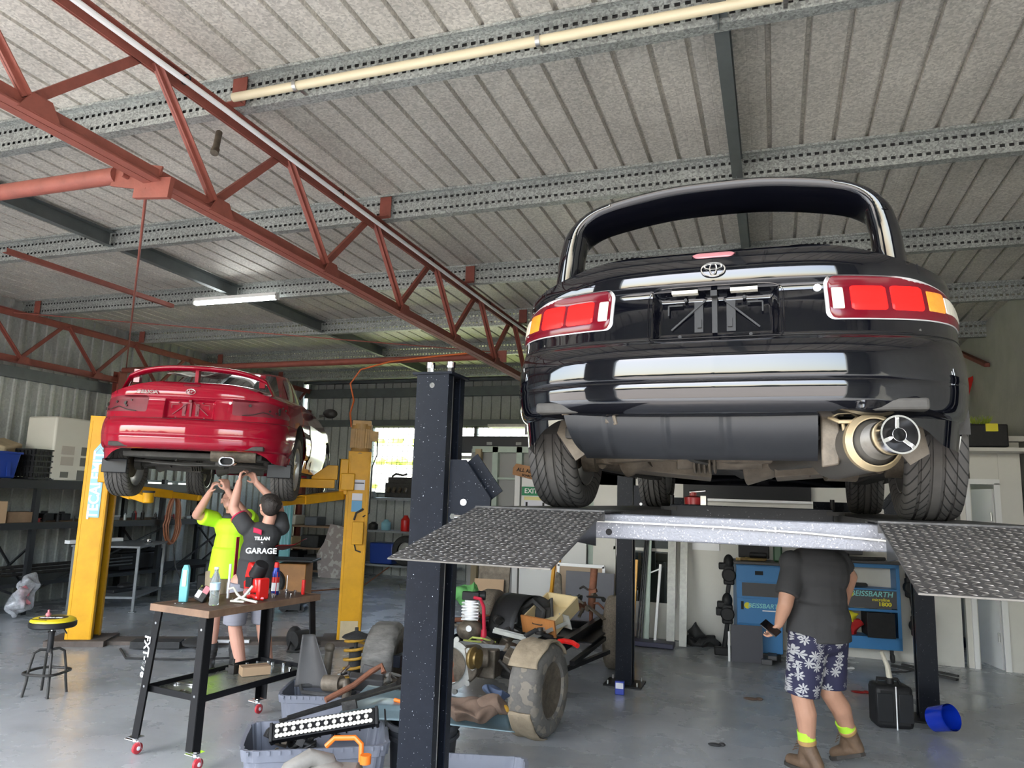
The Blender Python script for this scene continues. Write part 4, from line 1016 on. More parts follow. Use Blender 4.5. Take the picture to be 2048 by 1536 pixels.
t = thing('impact_wrench', 'red and black cordless tool lying in the middle of the work table', 'power tool', on_table(.08, .05), -.3)
MB().box((.0, 0, .09), (.16, .1, .1), (0, -.2, 0)).box((-.05, 0, .19), (.07, .07, .12), (0, .3, 0)).box((.10, -.01, .08), (.04, .09, .15)).build('tool_body', 'tool_red', t, bevel=.012)
MB().cyl((.0, 0, .16), (.06, 0, .25), .06, .05).box((-.0, -.055, .12), (.07, .02, .07)).build('tool_grip', 'black_plastic', t, bevel=.004)
MB().sph((.0, -.07, .05), (.035, .02, .03), 14, 9).build('tool_window', 'bottle_clear', t)
tag(MB().tube([(-.05, 0, .02), (-.02, .02, .03), (.03, .0, .02), (.07, .03, .015)], .016, 8).build('red_glove', 'tool_red', loc=on_table(.13, -.02)), 'crumpled red rag next to the locking clamp on the table', 'rag')
t = thing('spray_can', 'tall blue, white and red spray can on the work table', 'spray can', on_table(.04, .29))
MB().lathe([(0, 0), (.026, 0), (.028, .004), (.028, .006)], n=28).cyl((0, 0, .004), (0, 0, .07), .0275, n=28).build('can_body', 'can_blue' if 'can_blue' in MATS else mat('can_blue', (.02, .04, .28), .3, .3), t)
MB().lathe([(.028, .03), (.028, .09)], n=28, capends=False).build('label_band', 'decal_white', t)
MB().lathe([(.0277, .07), (.0277, .13), (.0278, .16)], n=28, capends=False).build('red_band', 'tool_red', t)
MB().lathe([(.0275, .13), (.0283, .135), (.0283, .155), (.0275, .165), (.022, .18), (.02, .2), (.0, .2)], n=28).build('can_shoulder', 'can_blue', t)
MB().lathe([(.019, .19), (.017, .235), (.012, .24), (0, .24)], n=24).build('can_cap', 'tool_red', t)
MB().tube([(.02, -.02, .01), (.03, -.024, .17)], .003, 6).build('straw', 'tool_red', t)
tag(MB().cyl((0, 0, 0), (0, 0, .02), .013).cyl((0, 0, .02), (0, 0, .14), .004).build('extension_bar', 'chrome', loc=on_table(.08, .37)), 'thin chrome extension bar standing beside the spray can', 'socket bar')
tag(MB().box((0, 0, .055), (.022, .02, .11)).build('red_marker', 'tool_red', loc=on_table(.19, .43), bevel=.003), 'small red upright stick at the far right end of the table', 'marker')
k = 0
for i in range(16):
    x, y = rnd.uniform(-.2, .22), rnd.uniform(.12, .48)
    if abs(x - .04) < .05 and abs(y - .29) < .05 or abs(x - .08) < .03 and abs(y - .37) < .03 or (x > .15 and y > .4): continue
    r_ = rnd.uniform(.008, .015)
    s = tag(MB().lathe([(r_ * .6, .004), (r_, 0), (r_, .022), (r_ * .7, .022), (r_ * .7, .006)], n=14).build('socket', 'chrome', loc=on_table(x, y)), 'small chrome socket scattered on the right half of the table', 'socket', 'sockets scattered on the table top')
for i in range(7):
    x, y = rnd.uniform(-.22, .0), rnd.uniform(-.47, -.42) if i % 2 else rnd.uniform(-.14, -.05)
    tag(MB().cyl((0, 0, 0), (0, 0, .007), .007, n=6).build('nut', 'chrome', loc=on_table(x, y)), 'small steel nut lying on the left half of the table', 'nut', 'nuts scattered on the table top')
t = thing('cardboard_box', 'small closed cardboard box on the lower shelf of the work table', 'box', on_table(.02, .17, .413), .9)
mat('cardboard', (.40, .27, .16), .7, 0, (5, .5), dark=.8)
MB().box((0, 0, .03), (.2, .12, .06)).build('box_body', 'cardboard', t, bevel=.002)
MB().box((0, 0, .0605), (.2, .02, .001)).build('box_tape', 'table_edge', t, ang=0)
for i in range(14):
    x, y = rnd.uniform(-.2, .22), rnd.uniform(.28, .46)
    tag(MB().cyl((0, 0, 0), (0, 0, .03), rnd.uniform(.008, .016), n=12).build('socket', 'chrome', loc=on_table(x, y, .412)), 'chrome socket on the lower shelf beside the cardboard box', 'socket', 'sockets on the lower shelf')
tag(MB().bar((-.1, 0, .006), (.1, .02, .006), .02, .008).cyl((-.11, 0, 0), (-.11, 0, .012), .018, n=6).cyl((.11, .02, 0), (.11, .02, .012), .02, n=6).build('spanner', 'chrome', loc=on_table(-.1, -.3, .412)), 'chrome spanner lying on the lower shelf at the near end', 'spanner')
tag(MB().bar((-.1, 0, .006), (.1, -.06, .006), .02, .008).cyl((-.11, 0, 0), (-.11, 0, .012), .018, n=6).cyl((.11, -.06, 0), (.11, -.06, .012), .02, n=6).build('spanner', 'chrome', loc=on_table(.1, -.42, .412)), 'chrome spanner lying against the near right leg on the lower shelf', 'spanner')
tag(MB().box((0, 0, .03), (.05, .05, .06)).cyl((0, 0, .06), (0, 0, .1), .008).bar((-.08, .02, .02), (.1, .05, .02), .02, .02).build('vice_clamp', 'dark_metal', loc=on_table(-.12, .1, .412)), 'dark bench clamp on the lower shelf behind the cardboard box', 'clamp')

# ================================================================ stool
t = thing('stool', 'round workshop stool with a yellow and black padded seat', 'stool', (-5.75, 4.76, 0), .25)
mat('seat_yellow', (.75, .58, .02), .4)
MB().lathe([(0, .545), (.17, .545), (.178, .555), (.178, .585), (.17, .595)], n=48).build('seat_rim', 'black_plastic', t)
MB().lathe([(.172, .59), (.168, .605), (.15, .617), (.11, .62)], n=48, capends=False).build('seat', 'seat_yellow', t)
MB().lathe([(.112, .6195), (.09, .622), (0, .623)], n=48).build('seat_centre', 'black_plastic', t)
text('seat_lettering', 'STANLEY' if False else 'GARAGE', .045, 'decal_white', t, (0, -.03, .6235), (0, 0, .2), bold=.001)
text('seat_small_lettering', 'HIGH PERFORMANCE', .016, 'black_paint', t, (-.03, -.138, .621), (.1, 0, -.1), bold=.0005)
MB().cyl((0, 0, .5), (0, 0, .55), .011).build('gas_lift', 'chrome', t); MB().cyl((0, 0, .34), (0, 0, .50), .024).cyl((0, 0, .5), (0, 0, .51), .03).build('column', 'black_plastic', t)
MB().tube([(.02, 0, .54), (.09, .02, .53), (.12, .02, .49)], .006, 6).build('height_lever', 'dark_metal', t)
for k in range(4):
    a = PI / 4 + k * PI / 2; c, s_ = math.cos(a), math.sin(a)
    MB().tube([(c * .02, s_ * .02, .36), (c * .07, s_ * .07, .365), (c * .11, s_ * .11, .34), (c * .135, s_ * .135, .2), (c * .14, s_ * .14, .12), (c * .16, s_ * .16, 0.0)], .011, 8).build('leg', 'dark_metal', t)
MB().tube([(c * .145, s_ * .145, .185) for c, s_ in ((math.cos(2 * PI * k / 32) * (1 + .18 * abs(math.sin(4 * PI * k / 32)) ** 2), math.sin(2 * PI * k / 32) * (1 + .18 * abs(math.sin(4 * PI * k / 32)) ** 2)) for k in range(32))], .011, 8, True).build('footrest', 'dark_metal', t)
tag(MB().sph((0, 0, .02), (.022, .022, .02), 12, 8).cyl((0, 0, .035), (0, 0, .06), .009).build('red_knob', 'label_pink', loc=(-5.79, 4.74, .622)), 'small pinkish red knob standing on the stool seat', 'knob')  # small loose red knob on the seat
# ================================================================ people
mat('skin_tan', (.50, .27, .18), .5, 0, (8, .5), dark=.8); mat('skin_pale', (.58, .31, .23), .5, 0, (8, .5), dark=.85)
mat('hair_dark', (.018, .014, .012), .6, 0, (60, .6), (120, .6), dark=2.5)
mat('tee_charcoal', (.038, .038, .04), .85, 0, (5, .4), (9, .35), dark=1.3)
mat('neon_fabric', (.52, .92, .02), .7, 0, (5, .3), (8, .35), dark=.85); mat('magenta_panel', (.45, .012, .06), .75)
mat('khaki', (.30, .24, .16), .8, 0, (8, .4), (20, .2)); mat('grey_check', (.24, .24, .28), .8, 0, (4, .4), stretch=(1, 1, 14), dark=.75)
mat('boot_brown', (.16, .10, .06), .65, 0, (14, .8), (40, .3), dark=.5); mat('boot_tan', (.45, .27, .10), .6); mat('boot_sole', (.04, .035, .03), .6)
mat('sock_neon', (.48, .85, .05), .7); mat('boot_dark', (.03, .03, .03), .6, 0, (20, .5)); mat('phone_black', (.004, .004, .005), .15)
def floral():
    m = bpy.data.materials.new('floral_navy'); m.use_nodes = True; nt = m.node_tree; b = nt.nodes['Principled BSDF']; L = nt.links; b.inputs['Roughness'].default_value = .8
    tc = nt.nodes.new('ShaderNodeTexCoord'); mp = nt.nodes.new('ShaderNodeMapping'); mp.inputs['Scale'].default_value = (15, 15, 15); L.new(tc.outputs['Object'], mp.inputs[0])
    vo = nt.nodes.new('ShaderNodeTexVoronoi'); vo.inputs['Scale'].default_value = 1; L.new(mp.outputs[0], vo.inputs['Vector'])
    sb = nt.nodes.new('ShaderNodeVectorMath'); sb.operation = 'SUBTRACT'; L.new(mp.outputs[0], sb.inputs[0]); L.new(vo.outputs['Position'], sb.inputs[1])
    sp = nt.nodes.new('ShaderNodeSeparateXYZ'); L.new(sb.outputs[0], sp.inputs[0])
    def M(op, a, c=None):
        n = nt.nodes.new('ShaderNodeMath'); n.operation = op
        for i, q in enumerate((a, c)):
            if q is None: continue
            if isinstance(q, (int, float)): n.inputs[i].default_value = q
            else: L.new(q, n.inputs[i])
        return n.outputs[0]
    xy = M('ADD', sp.outputs[0], sp.outputs[1]); th = M('ARCTAN2', sp.outputs[2], xy); r_ = vo.outputs['Distance']
    pet = M('MULTIPLY', M('ADD', M('MULTIPLY', M('ABSOLUTE', M('COSINE', M('MULTIPLY', th, 4))), .78), .14), .6)
    k = M('MULTIPLY', M('LESS_THAN', r_, pet), M('GREATER_THAN', r_, .09))
    mx = nt.nodes.new('ShaderNodeMix'); mx.data_type = 'RGBA'; mx.inputs[6].default_value = (.022, .022, .06, 1); mx.inputs[7].default_value = (.42, .42, .43, 1); L.new(k, mx.inputs[0])
    L.new(mx.outputs[2], b.inputs['Base Color']); MATS['floral_navy'] = m
floral()
def cap(m, a, b, ra, rb, n=14):
    m.cyl(a, b, ra, rb, n=n); m.sph(a, ra, n, 8); m.sph(b, rb, n, 8); return m
def chain(m, pts, rs, n=14):
    for i in range(len(pts) - 1): cap(m, pts[i], pts[i + 1], rs[i], rs[i + 1], n)
    return m
def blob(m, name, mt, parent, vox=.007, sm=6, ang=180):
    o = m.build(name, mt, parent, ang=ang)
    r_ = o.modifiers.new('r', 'REMESH'); r_.mode = 'VOXEL'; r_.voxel_size = vox; r_.use_smooth_shade = True
    if sm: s_ = o.modifiers.new('s', 'SMOOTH'); s_.factor = .5; s_.iterations = sm
    return o
def hand(m, w, d, n, side, curl=.5, spread=.25, s=1.):
    """w wrist, d pointing direction of the palm, n palm normal (the side fingers close to), side +-1 thumb side"""
    d = V(d).normalized(); n = V(n); n = (n - d * n.dot(d)).normalized(); x = d.cross(n) * side     # thumb side
    pl = .085 * s
    for k in range(4):
        q = (1.5 - k) / 3
        cap(m, w + x * q * .03, w + d * pl + x * q * .062, .016 * s, .0135 * s, 8)
    lens = [.072, .08, .074, .058]
    for k in range(4):
        q = (1.5 - k) / 3; base = w + d * pl + x * q * .066; dd = (d + x * q * spread * .5).normalized(); p = base; a = curl * (1 + .12 * k)
        for j, f in enumerate((.45, .32, .23)):
            a2 = a * (j + 1) * .75; v = (dd * math.cos(a2) + n * math.sin(a2)); e = p + v * lens[k] * f * s
            cap(m, p, e, (.0095 - j * .0008) * s, (.009 - j * .0008) * s, 8); p = e
    b0 = w + d * .022 + x * .026; v = (d * .6 + x * .75 + n * .35).normalized(); e = b0 + v * .042 * s; cap(m, b0, e, .0135 * s, .011 * s, 8)
    v = (d * .85 + x * .3 + n * .5).normalized(); e2 = e + v * .03 * s; cap(m, e, e2, .0105 * s, .009 * s, 8); return m
def head(m, c, f, up=(0, 0, 1), s=1.):
    f = V(f).normalized(); u_ = V(up); u_ = (u_ - f * u_.dot(f)).normalized(); r_ = f.cross(u_)
    R = Matrix((r_, f, u_)).transposed(); P = lambda x, y, z: c + R @ V((x, y, z)) * s
    m.sph(P(0, -.012, .025), (.076 * s, .094 * s, .088 * s), 20, 14, R).sph(P(0, .03, -.045), (.056 * s, .06 * s, .065 * s), 16, 10, R).sph(P(0, .055, -.085), (.028 * s, .028 * s, .022 * s), 12, 8, R)
    m.sph(P(0, .088, -.015), (.012 * s, .02 * s, .026 * s), 12, 8, R).sph(P(0, .1, -.026), (.016 * s, .014 * s, .011 * s), 12, 8, R).sph(P(0, .076, .022), (.05 * s, .018 * s, .012 * s), 12, 8, R)
    m.sph(P(0, .08, -.054), (.024 * s, .012 * s, .006 * s), 12, 6, R).sph(P(0, .078, -.066), (.02 * s, .012 * s, .007 * s), 12, 6, R)
    for q in (-1, 1): m.sph(P(q * .077, -.008, -.01), (.01 * s, .02 * s, .032 * s), 10, 8, R).sph(P(q * .042, .06, -.02), (.022 * s, .02 * s, .018 * s), 10, 8, R)
    return P, R
def boot(parent, heel, toe, ankle, upper, collar='boot_tan', sole='boot_sole', sock='sock_neon', shin=None, s=1.):
    heel, toe, ankle = V(heel), V(toe), V(ankle); d = (toe - heel).normalized(); side = d.cross(V((0, 0, 1))).normalized(); upv = side.cross(d)
    R = Matrix((side, d, upv)).transposed()
    sh = ((shin or (ankle + V((0, 0, .3)))) - ankle).normalized()
    m = MB(); L = (toe - heel).length
    cap(m, heel + upv * .045 + d * .035, heel + d * L * .45 + upv * .05, .04, .046); cap(m, heel + d * L * .45 + upv * .05, toe - d * .05 + upv * .038, .048, .04)
    cap(m, heel + upv * .06 + d * .04, ankle + sh * .02, .045, .052); cap(m, heel + d * L * .5 + upv * .05, ankle + sh * .01 + d * .01, .042, .046); m.cyl(ankle - sh * .02, ankle + sh * .06, .055, .056)
    o = blob(m, 'boot', upper, parent, .006, 3)
    m = MB(); pts = [(.0, -.001), (.036, .02), (.04, .07), (.036, .13), (.046, .19), (.05, L - .07), (.036, L - .02), (0, L + .003)]
    poly = pts + [(-x, y) for x, y in pts[-2:0:-1]]
    M4 = R.to_4x4(); M4.translation = heel
    m.prism(poly, .024, M4); m.build('sole', sole, o, bevel=.004)
    MB().lathe([(.056, 0), (.06, .008), (.06, .026), (.054, .032), (.046, .026)], ankle + sh * .03, sh, 24, capends=False).build('collar', collar, o)
    m = MB()
    for k in range(5):
        p = ankle + sh * (.05 - k * .022) + d * (.052 + k * .014); m.tube([p - side * .025, p + d * .006, p + side * .025], .003, 5)
    m.build('laces', 'table_edge' if upper == 'boot_brown' else 'boot_dark', o)
    if sock: MB().cyl(ankle + sh * .04, ankle + sh * .115, .056, .058, n=24).build('sock', sock, parent)
    return o

# --- man walking behind the ramp lift
t = thing('person', 'person in charcoal tee and navy floral shorts walking behind the ramp lift', 'person', (.27, 5.65, 0))
O = V((.27, 5.65, 0)); P_ = lambda x, y, z: V((x, y, z)) - O
hd = V((-.75, .66, 0)).normalized()
m = MB()
Lk, Rk = P_(.14, 5.56, .50), P_(.33, 5.70, .50); La, Ra = P_(.175, 5.60, .15), P_(.455, 5.86, .20)
Lh, Rh = P_(.20, 5.56, .88), P_(.33, 5.72, .88)
chain(m, [Lh, Lk, Lk.lerp(La, .35) + V((.015, -.005, 0)), La], [.105, .068, .07, .044]); chain(m, [Rh, Rk, Rk.lerp(Ra, .35) + V((.02, 0, 0)), Ra], [.105, .068, .069, .044])
m.sph(P_(.265, 5.64, .93), (.17, .15, .13)).sph(P_(.265, 5.62, 1.15), (.17, .15, .25)).sph(P_(.25, 5.6, 1.32), (.2, .13, .13))
Ls, Rs = P_(.10, 5.52, 1.365), P_(.40, 5.72, 1.385)
Le, Lw = P_(.055, 5.44, 1.10), P_(.01, 5.50, .955)
Re, Rw = P_(.49, 5.80, 1.27), P_(.45, 5.92, 1.06)
chain(m, [Ls, Le], [.066, .05]); chain(m, [Le, Le.lerp(Lw, .4), Lw], [.05, .047, .031]); chain(m, [Rs, Re], [.066, .048]); chain(m, [Re, Rw], [.047, .03])
hand(m, Lw, (-.35, .35, -.85), (-.6, .35, .1), -1, .75)
hand(m, Rw, (-.3, .3, -.9), (-.7, .3, 0), 1, .4)
cap(m, P_(.25, 5.61, 1.38), P_(.215, 5.655, 1.50), .062, .055)
hc = P_(.19, 5.69, 1.58); head(m, hc, (-.7, .6, -.25))
blob(m, 'body', 'skin_tan', t, .0065, 5)
m = MB().sph(hc + V((.01, -.01, .03)), (.088, .1, .095)); blob(m, 'hair', 'hair_dark', t, .01, 4)
m = MB()
m.sph(P_(.265, 5.63, .98), (.19, .18, .16)).sph(P_(.27, 5.62, 1.14), (.185, .17, .22)).sph(P_(.25, 5.60, 1.30), (.222, .165, .165)).sph(P_(.255, 5.60, 1.34), (.21, .15, .14)).sph(P_(.31, 5.6, 1.0), (.165, .16, .14))
m.sph(P_(.36, 5.66, 1.30), (.12, .13, .16)).cyl(P_(.275, 5.63, .855), P_(.27, 5.63, 1.1), .20, .185, n=28).cyl(P_(.22, 5.60, .87), P_(.24, 5.60, 1.1), .17, .16, n=28)
m.cyl(Ls + V((.02, .01, 0)), Ls.lerp(Le, .80), .082, .080, n=20).sph(Ls, .085).cyl(Rs, Rs.lerp(Re, .62), .082, .075, n=20).sph(Rs, .085)
m.cyl(P_(.25, 5.61, 1.38), P_(.23, 5.635, 1.445), .10, .075)
blob(m, 'tee_shirt', 'tee_charcoal', t, .009, 6)
m = MB()
m.sph(P_(.27, 5.65, .87), (.18, .165, .13)).cyl(Lh + V((.0, .0, .02)), P_(.145, 5.555, .50), .135, .112, n=26).cyl(Rh + V((0, 0, .02)), P_(.335, 5.715, .525), .135, .10, n=26)
blob(m, 'shorts', 'floral_navy', t, .009, 4)
boot(t, P_(.26, 5.53, .0), P_(.03, 5.72, .0), La + V((0, 0, .0)), 'boot_brown', shin=Lk)
boot(t, P_(.55, 5.84, .085), P_(.33, 5.93, .0), Ra + V((.0, .0, .0)), 'boot_brown', shin=Rk)
ph = tag(MB().box((0, 0, 0), (.068, .13, .009)).build('mobile_phone', 'phone_black', bevel=.004), 'black mobile phone held in the hand of the walking person', 'phone')
ph.location = (-.045, 5.47, .925); ph.rotation_euler = (math.radians(38), math.radians(-28), math.radians(48))

# --- two people working under the red car
t = thing('person', 'person in a charcoal tee with lettering on the back, arms raised under the crimson coupe', 'person', (-4.5, 5.75, 0))
O = V((-4.5, 5.75, 0)); m = MB()
Lh, Rh = P_(-4.60, 5.66, .90), P_(-4.47, 5.83, .90); Lk, Rk = P_(-4.62, 5.66, .50), P_(-4.48, 5.87, .5); La, Ra = P_(-4.55, 5.72, .12), P_(-4.42, 5.93, .12)
chain(m, [Lh, Lk, Lk.lerp(La, .35), La], [.09, .06, .06, .04]); chain(m, [Rh, Rk, Rk.lerp(Ra, .35), Ra], [.09, .06, .06, .04])
m.sph(P_(-4.52, 5.74, .95), (.15, .14, .13)).sph(P_(-4.5, 5.74, 1.15), (.15, .13, .24)).sph(P_(-4.47, 5.74, 1.32), (.17, .12, .12))
Ls, Rs = P_(-4.58, 5.64, 1.40), P_(-4.36, 5.86, 1.40); Le, Lw = P_(-4.74, 5.64, 1.56), P_(-4.73, 5.68, 1.80); Re, Rw = P_(-4.50, 5.98, 1.60), P_(-4.66, 5.84, 1.80)
chain(m, [Ls, Le], [.058, .046]); chain(m, [Le, Le.lerp(Lw, .4), Lw], [.045, .043, .029]); chain(m, [Rs, Re], [.058, .046]); chain(m, [Re, Rw], [.045, .03])
hand(m, Lw, (.05, .1, 1), (.6, .5, .1), 1, .8); hand(m, Rw, (-.5, -.1, .8), (-.3, -.9, 0), -1, .8)
cap(m, P_(-4.43, 5.75, 1.40), P_(-4.40, 5.75, 1.50), .06, .055)
hc = P_(-4.41, 5.73, 1.585); head(m, hc, (-.85, .35, .45))
blob(m, 'body', 'skin_pale', t, .0065, 5)
m = MB().sph(hc + V((.035, -.018, .015)), (.088, .088, .10)).sph(hc + V((.01, -.01, .06)), (.085, .085, .065))
for k in range(26):
    a, b_ = rnd.uniform(0, 2 * PI), rnd.uniform(-.6, 1.3); q = V((math.cos(a) * math.cos(b_), math.sin(a) * math.cos(b_), math.sin(b_)))
    if q.x > -.35: m.sph(hc + V((.03, -.015, .015)) + q * .083, .024, 8, 6)
blob(m, 'hair', 'hair_dark', t, .007, 2)
m = MB().sph(P_(-4.51, 5.74, 1.0), (.165, .155, .14)).sph(P_(-4.5, 5.74, 1.15), (.165, .15, .22)).sph(P_(-4.47, 5.74, 1.32), (.185, .145, .13)).cyl(P_(-4.51, 5.74, .86), P_(-4.5, 5.74, 1.1), .172, .165, n=26)
m.cyl(Ls, Ls.lerp(Le, .55), .08, .076, n=18).sph(Ls, .082).cyl(Rs, Rs.lerp(Re, .5), .08, .072, n=18).sph(Rs, .082)
sh = blob(m, 'tee_shirt', 'tee_charcoal', t, .009, 6)
MB().tube([Ls.lerp(Le, .55) + V((math.cos(a) * .0, 0, 0)) for a in (0, 1)], .01, 6) if False else None
dL = (Le - Ls).normalized()
MB().lathe([(.079, 0), (.081, .006), (.079, .014)], Ls.lerp(Le, .50), dL, 24, capends=False).build('sleeve_trim', 'magenta_panel', sh)
cdir = V((.62, -.78, 0))
m = MB(); # side panel and shoulder flash lying just off the cloth
m.grid(lambda u, v: P_(-4.51, 5.74, 0) + V((-.172 * math.cos(lerp(-.05, -.38, u) * -1 + .0) , -.172 * math.sin(lerp(.28, .62, u)), lerp(.87, 1.30, v))), 6, 10)
m.build('side_panel', 'magenta_panel', sh, ang=60, solid=.004)
MB().grid(lambda u, v: P_(-4.455, 5.595, 0) + V((u * .09, u * -.0 + .01 * math.sin(u * 3), lerp(1.355, 1.40, v) - .02 * u)), 6, 4).build('shoulder_flash', 'magenta_panel', sh, ang=60, solid=.004)
rz = math.atan2(-.62, -.78) + PI
for s_, z, sz in (('TILLAN', 1.275, .05), ('&', 1.235, .035), ('GARAGE', 1.165, .085)):
    text('back_lettering', s_, sz * .8, 'decal_white', sh, P_(-4.35, 5.592, z + .03), (PI / 2, 0, math.radians(34)), bold=.002)
m = MB().sph(P_(-4.53, 5.74, .90), (.16, .15, .11)).cyl(Lh, P_(-4.63, 5.66, .53), .115, .10, n=22).cyl(Rh, P_(-4.49, 5.87, .53), .115, .1, n=22)
blob(m, 'shorts', 'grey_check', t, .009, 3)
boot(t, P_(-4.49, 5.67, 0), P_(-4.74, 5.80, 0), La, 'boot_brown', sock=None, shin=Lk); boot(t, P_(-4.36, 5.89, 0), P_(-4.61, 6.02, 0), Ra, 'boot_brown', sock=None, shin=Rk)

t = thing('person', 'person in a neon yellow shirt facing the camera with raised arms under the crimson coupe', 'person', (-5.22, 6.2, 0))
O = V((-5.22, 6.2, 0)); m = MB()
Rh, Lh = P_(-5.28, 6.14, .92), P_(-5.14, 6.26, .92); Rk, Lk = P_(-5.24, 6.10, .5), P_(-5.10, 6.24, .5); Ra, La = P_(-5.27, 6.14, .12), P_(-5.10, 6.28, .12)
chain(m, [Lh, Lk, Lk.lerp(La, .35), La], [.09, .06, .058, .04]); chain(m, [Rh, Rk, Rk.lerp(Ra, .35), Ra], [.09, .06, .058, .04])
m.sph(P_(-5.2, 6.2, .98), (.15, .14, .13)).sph(P_(-5.2, 6.2, 1.18), (.15, .13, .24)).sph(P_(-5.2, 6.2, 1.36), (.17, .12, .12))
Rs, Ls = P_(-5.36, 6.10, 1.43), P_(-5.05, 6.29, 1.43); Re, Rw = P_(-5.41, 5.92, 1.47), P_(-5.20, 5.84, 1.70); Le, Lw = P_(-4.98, 6.10, 1.5), P_(-5.06, 5.92, 1.72)
chain(m, [Ls, Le], [.056, .045]); chain(m, [Le, Lw], [.044, .029]); chain(m, [Rs, Re], [.056, .045]); chain(m, [Re, Re.lerp(Rw, .4), Rw], [.045, .042, .029])
hand(m, Rw, (.45, -.1, .85), (.6, .6, -.2), -1, .8); hand(m, Lw, (-.1, -.3, .9), (-.8, .2, 0), 1, .8)
cap(m, P_(-5.2, 6.19, 1.44), P_(-5.21, 6.17, 1.55), .058, .053)
hc = P_(-5.22, 6.15, 1.62); head(m, hc, (.45, -.6, .35))
blob(m, 'body', 'skin_pale', t, .0065, 5)
m = MB().sph(hc + V((-.02, .03, .03)), (.088, .09, .088)); blob(m, 'hair', 'hair_dark', t, .01, 3)
m = MB().sph(P_(-5.21, 6.2, 1.02), (.165, .155, .14)).sph(P_(-5.2, 6.2, 1.18), (.17, .15, .22)).sph(P_(-5.2, 6.2, 1.34), (.185, .145, .13)).cyl(P_(-5.21, 6.2, .86), P_(-5.2, 6.2, 1.15), .19, .17, n=26)
m.cyl(Ls, Ls.lerp(Le, .6), .08, .08, n=18).sph(Ls, .082).cyl(Rs, Rs.lerp(Re, .7), .082, .085, n=18).sph(Rs, .082)
sh = blob(m, 'work_shirt', 'neon_fabric', t, .009, 6)
MB().lathe([(.062, 0), (.085, -.02), (.095, -.045)], P_(-5.2, 6.185, 1.49), n=24, capends=False).build('collar', 'tee_charcoal', sh, solid=.006)
m = MB().sph(P_(-5.21, 6.2, .92), (.16, .15, .11)).cyl(Lh, P_(-5.10, 6.24, .55), .115, .1, n=22).cyl(Rh, P_(-5.245, 6.10, .55), .115, .1, n=22)
blob(m, 'shorts', 'khaki', t, .009, 3)
boot(t, P_(-5.32, 6.20, 0), P_(-5.14, 5.98, 0), Ra, 'boot_dark', 'boot_dark', sock='tee_charcoal', shin=Rk); boot(t, P_(-5.15, 6.34, 0), P_(-4.97, 6.12, 0), La, 'boot_dark', 'boot_dark', sock='tee_charcoal', shin=Lk)
tag(MB().cyl((-4.86, 5.80, 1.70), (-4.80, 5.76, 1.84), .007).cyl((-4.8, 5.76, 1.84), (-4.795, 5.757, 1.862), .014).build('ratchet', 'chrome'), 'chrome ratchet held up towards the exhaust of the crimson coupe', 'ratchet')
# ================================================================ the stripped chassis and the tubs in front of it
mat('mud', (.36, .29, .20), .95, 0, (7, .8), (18, .9), dark=.55); mat('muddy_rubber', (.16, .15, .135), .9, 0, (6, .9), (25, .6), dark=.45, spots=(12, .55, (.21, .185, .15)))
mat('speckled_rubber', (.20, .165, .125), .9, 0, (70, .9), (60, .5), dark=.45); mat('grey_rubber', (.23, .22, .20), .7, 0, (6, .9), (14, .8), dark=.35, stretch=(1, 1, 3))
mat('tub_grey', (.17, .18, .215), .5, 0, (5, .5), dark=.75); mat('coil_yellow', (.55, .30, .03), .5, 0, (30, .6)); mat('sheet_blue', (.16, .23, .26), .35, .3, (4, .6), dark=.6)
mat('rust', (.22, .085, .045), .8, 0, (14, .8), (40, .4), dark=.45); mat('gold_metal', (.30, .21, .08), .5, .6, (16, .7), dark=.5); mat('fabric_brown', (.13, .085, .06), .9, 0, (10, .6), (16, .6)); mat('denim', (.05, .07, .12), .9, 0, (20, .4))
mat('drawer_front', (.42, .17, .05), .5, 0, (5, .6), stretch=(14, 1, 1), dark=.75); mat('drawer_box', (.62, .50, .28), .6, 0, (3, .3)); mat('orange_plastic', (.75, .16, .01), .45); mat('machine_grey', (.24, .225, .20), .6, 0, (8, .6)); mat('galv_worn', (.42, .42, .39), .5, .5, (20, .6), dark=.6)
mat('green_cloth', (.08, .26, .07), .8, 0, (12, .5), (14, .6)); mat('compressor_red', (.5, .02, .05), .35)
ch = thing('bare_chassis', 'stripped muddy vehicle chassis standing on old tyres behind the grey tubs', 'chassis', (-2.45, 6.7, 0))
P_ = lambda x, y, z: V((x, y, z)) - V((-2.45, 6.7, 0))
for x in (-2.78, -1.80): MB().box(P_(x, 6.75, .46), (.06, 2.9, .09)).build('chassis_rail', 'black_gloss', ch, bevel=.004)
for y in (5.95, 6.8, 7.7): MB().box(P_(-2.29, y, .46), (.95, .06, .07)).build('cross_rail', 'black_paint', ch, ang=0)
m = MB().box(P_(-1.66, 7.1, .36), (.04, 1.5, .04)).bar(P_(-1.62, 7.85, .36), P_(-2.4, 8.15, .4), .04, .04).bar(P_(-1.72, 6.4, .30), P_(-1.48, 7.0, .36), .035, .035).box(P_(-2.0, 7.5, .41), (.7, .9, .012))
m.build('side_step', 'black_paint', ch, ang=0)
MB().tube([P_(-2.75, 5.95, .5), P_(-2.3, 5.92, .5), P_(-1.95, 6.0, .49)], .038, 6).build('front_tube', 'steel_grey', ch, ang=50)
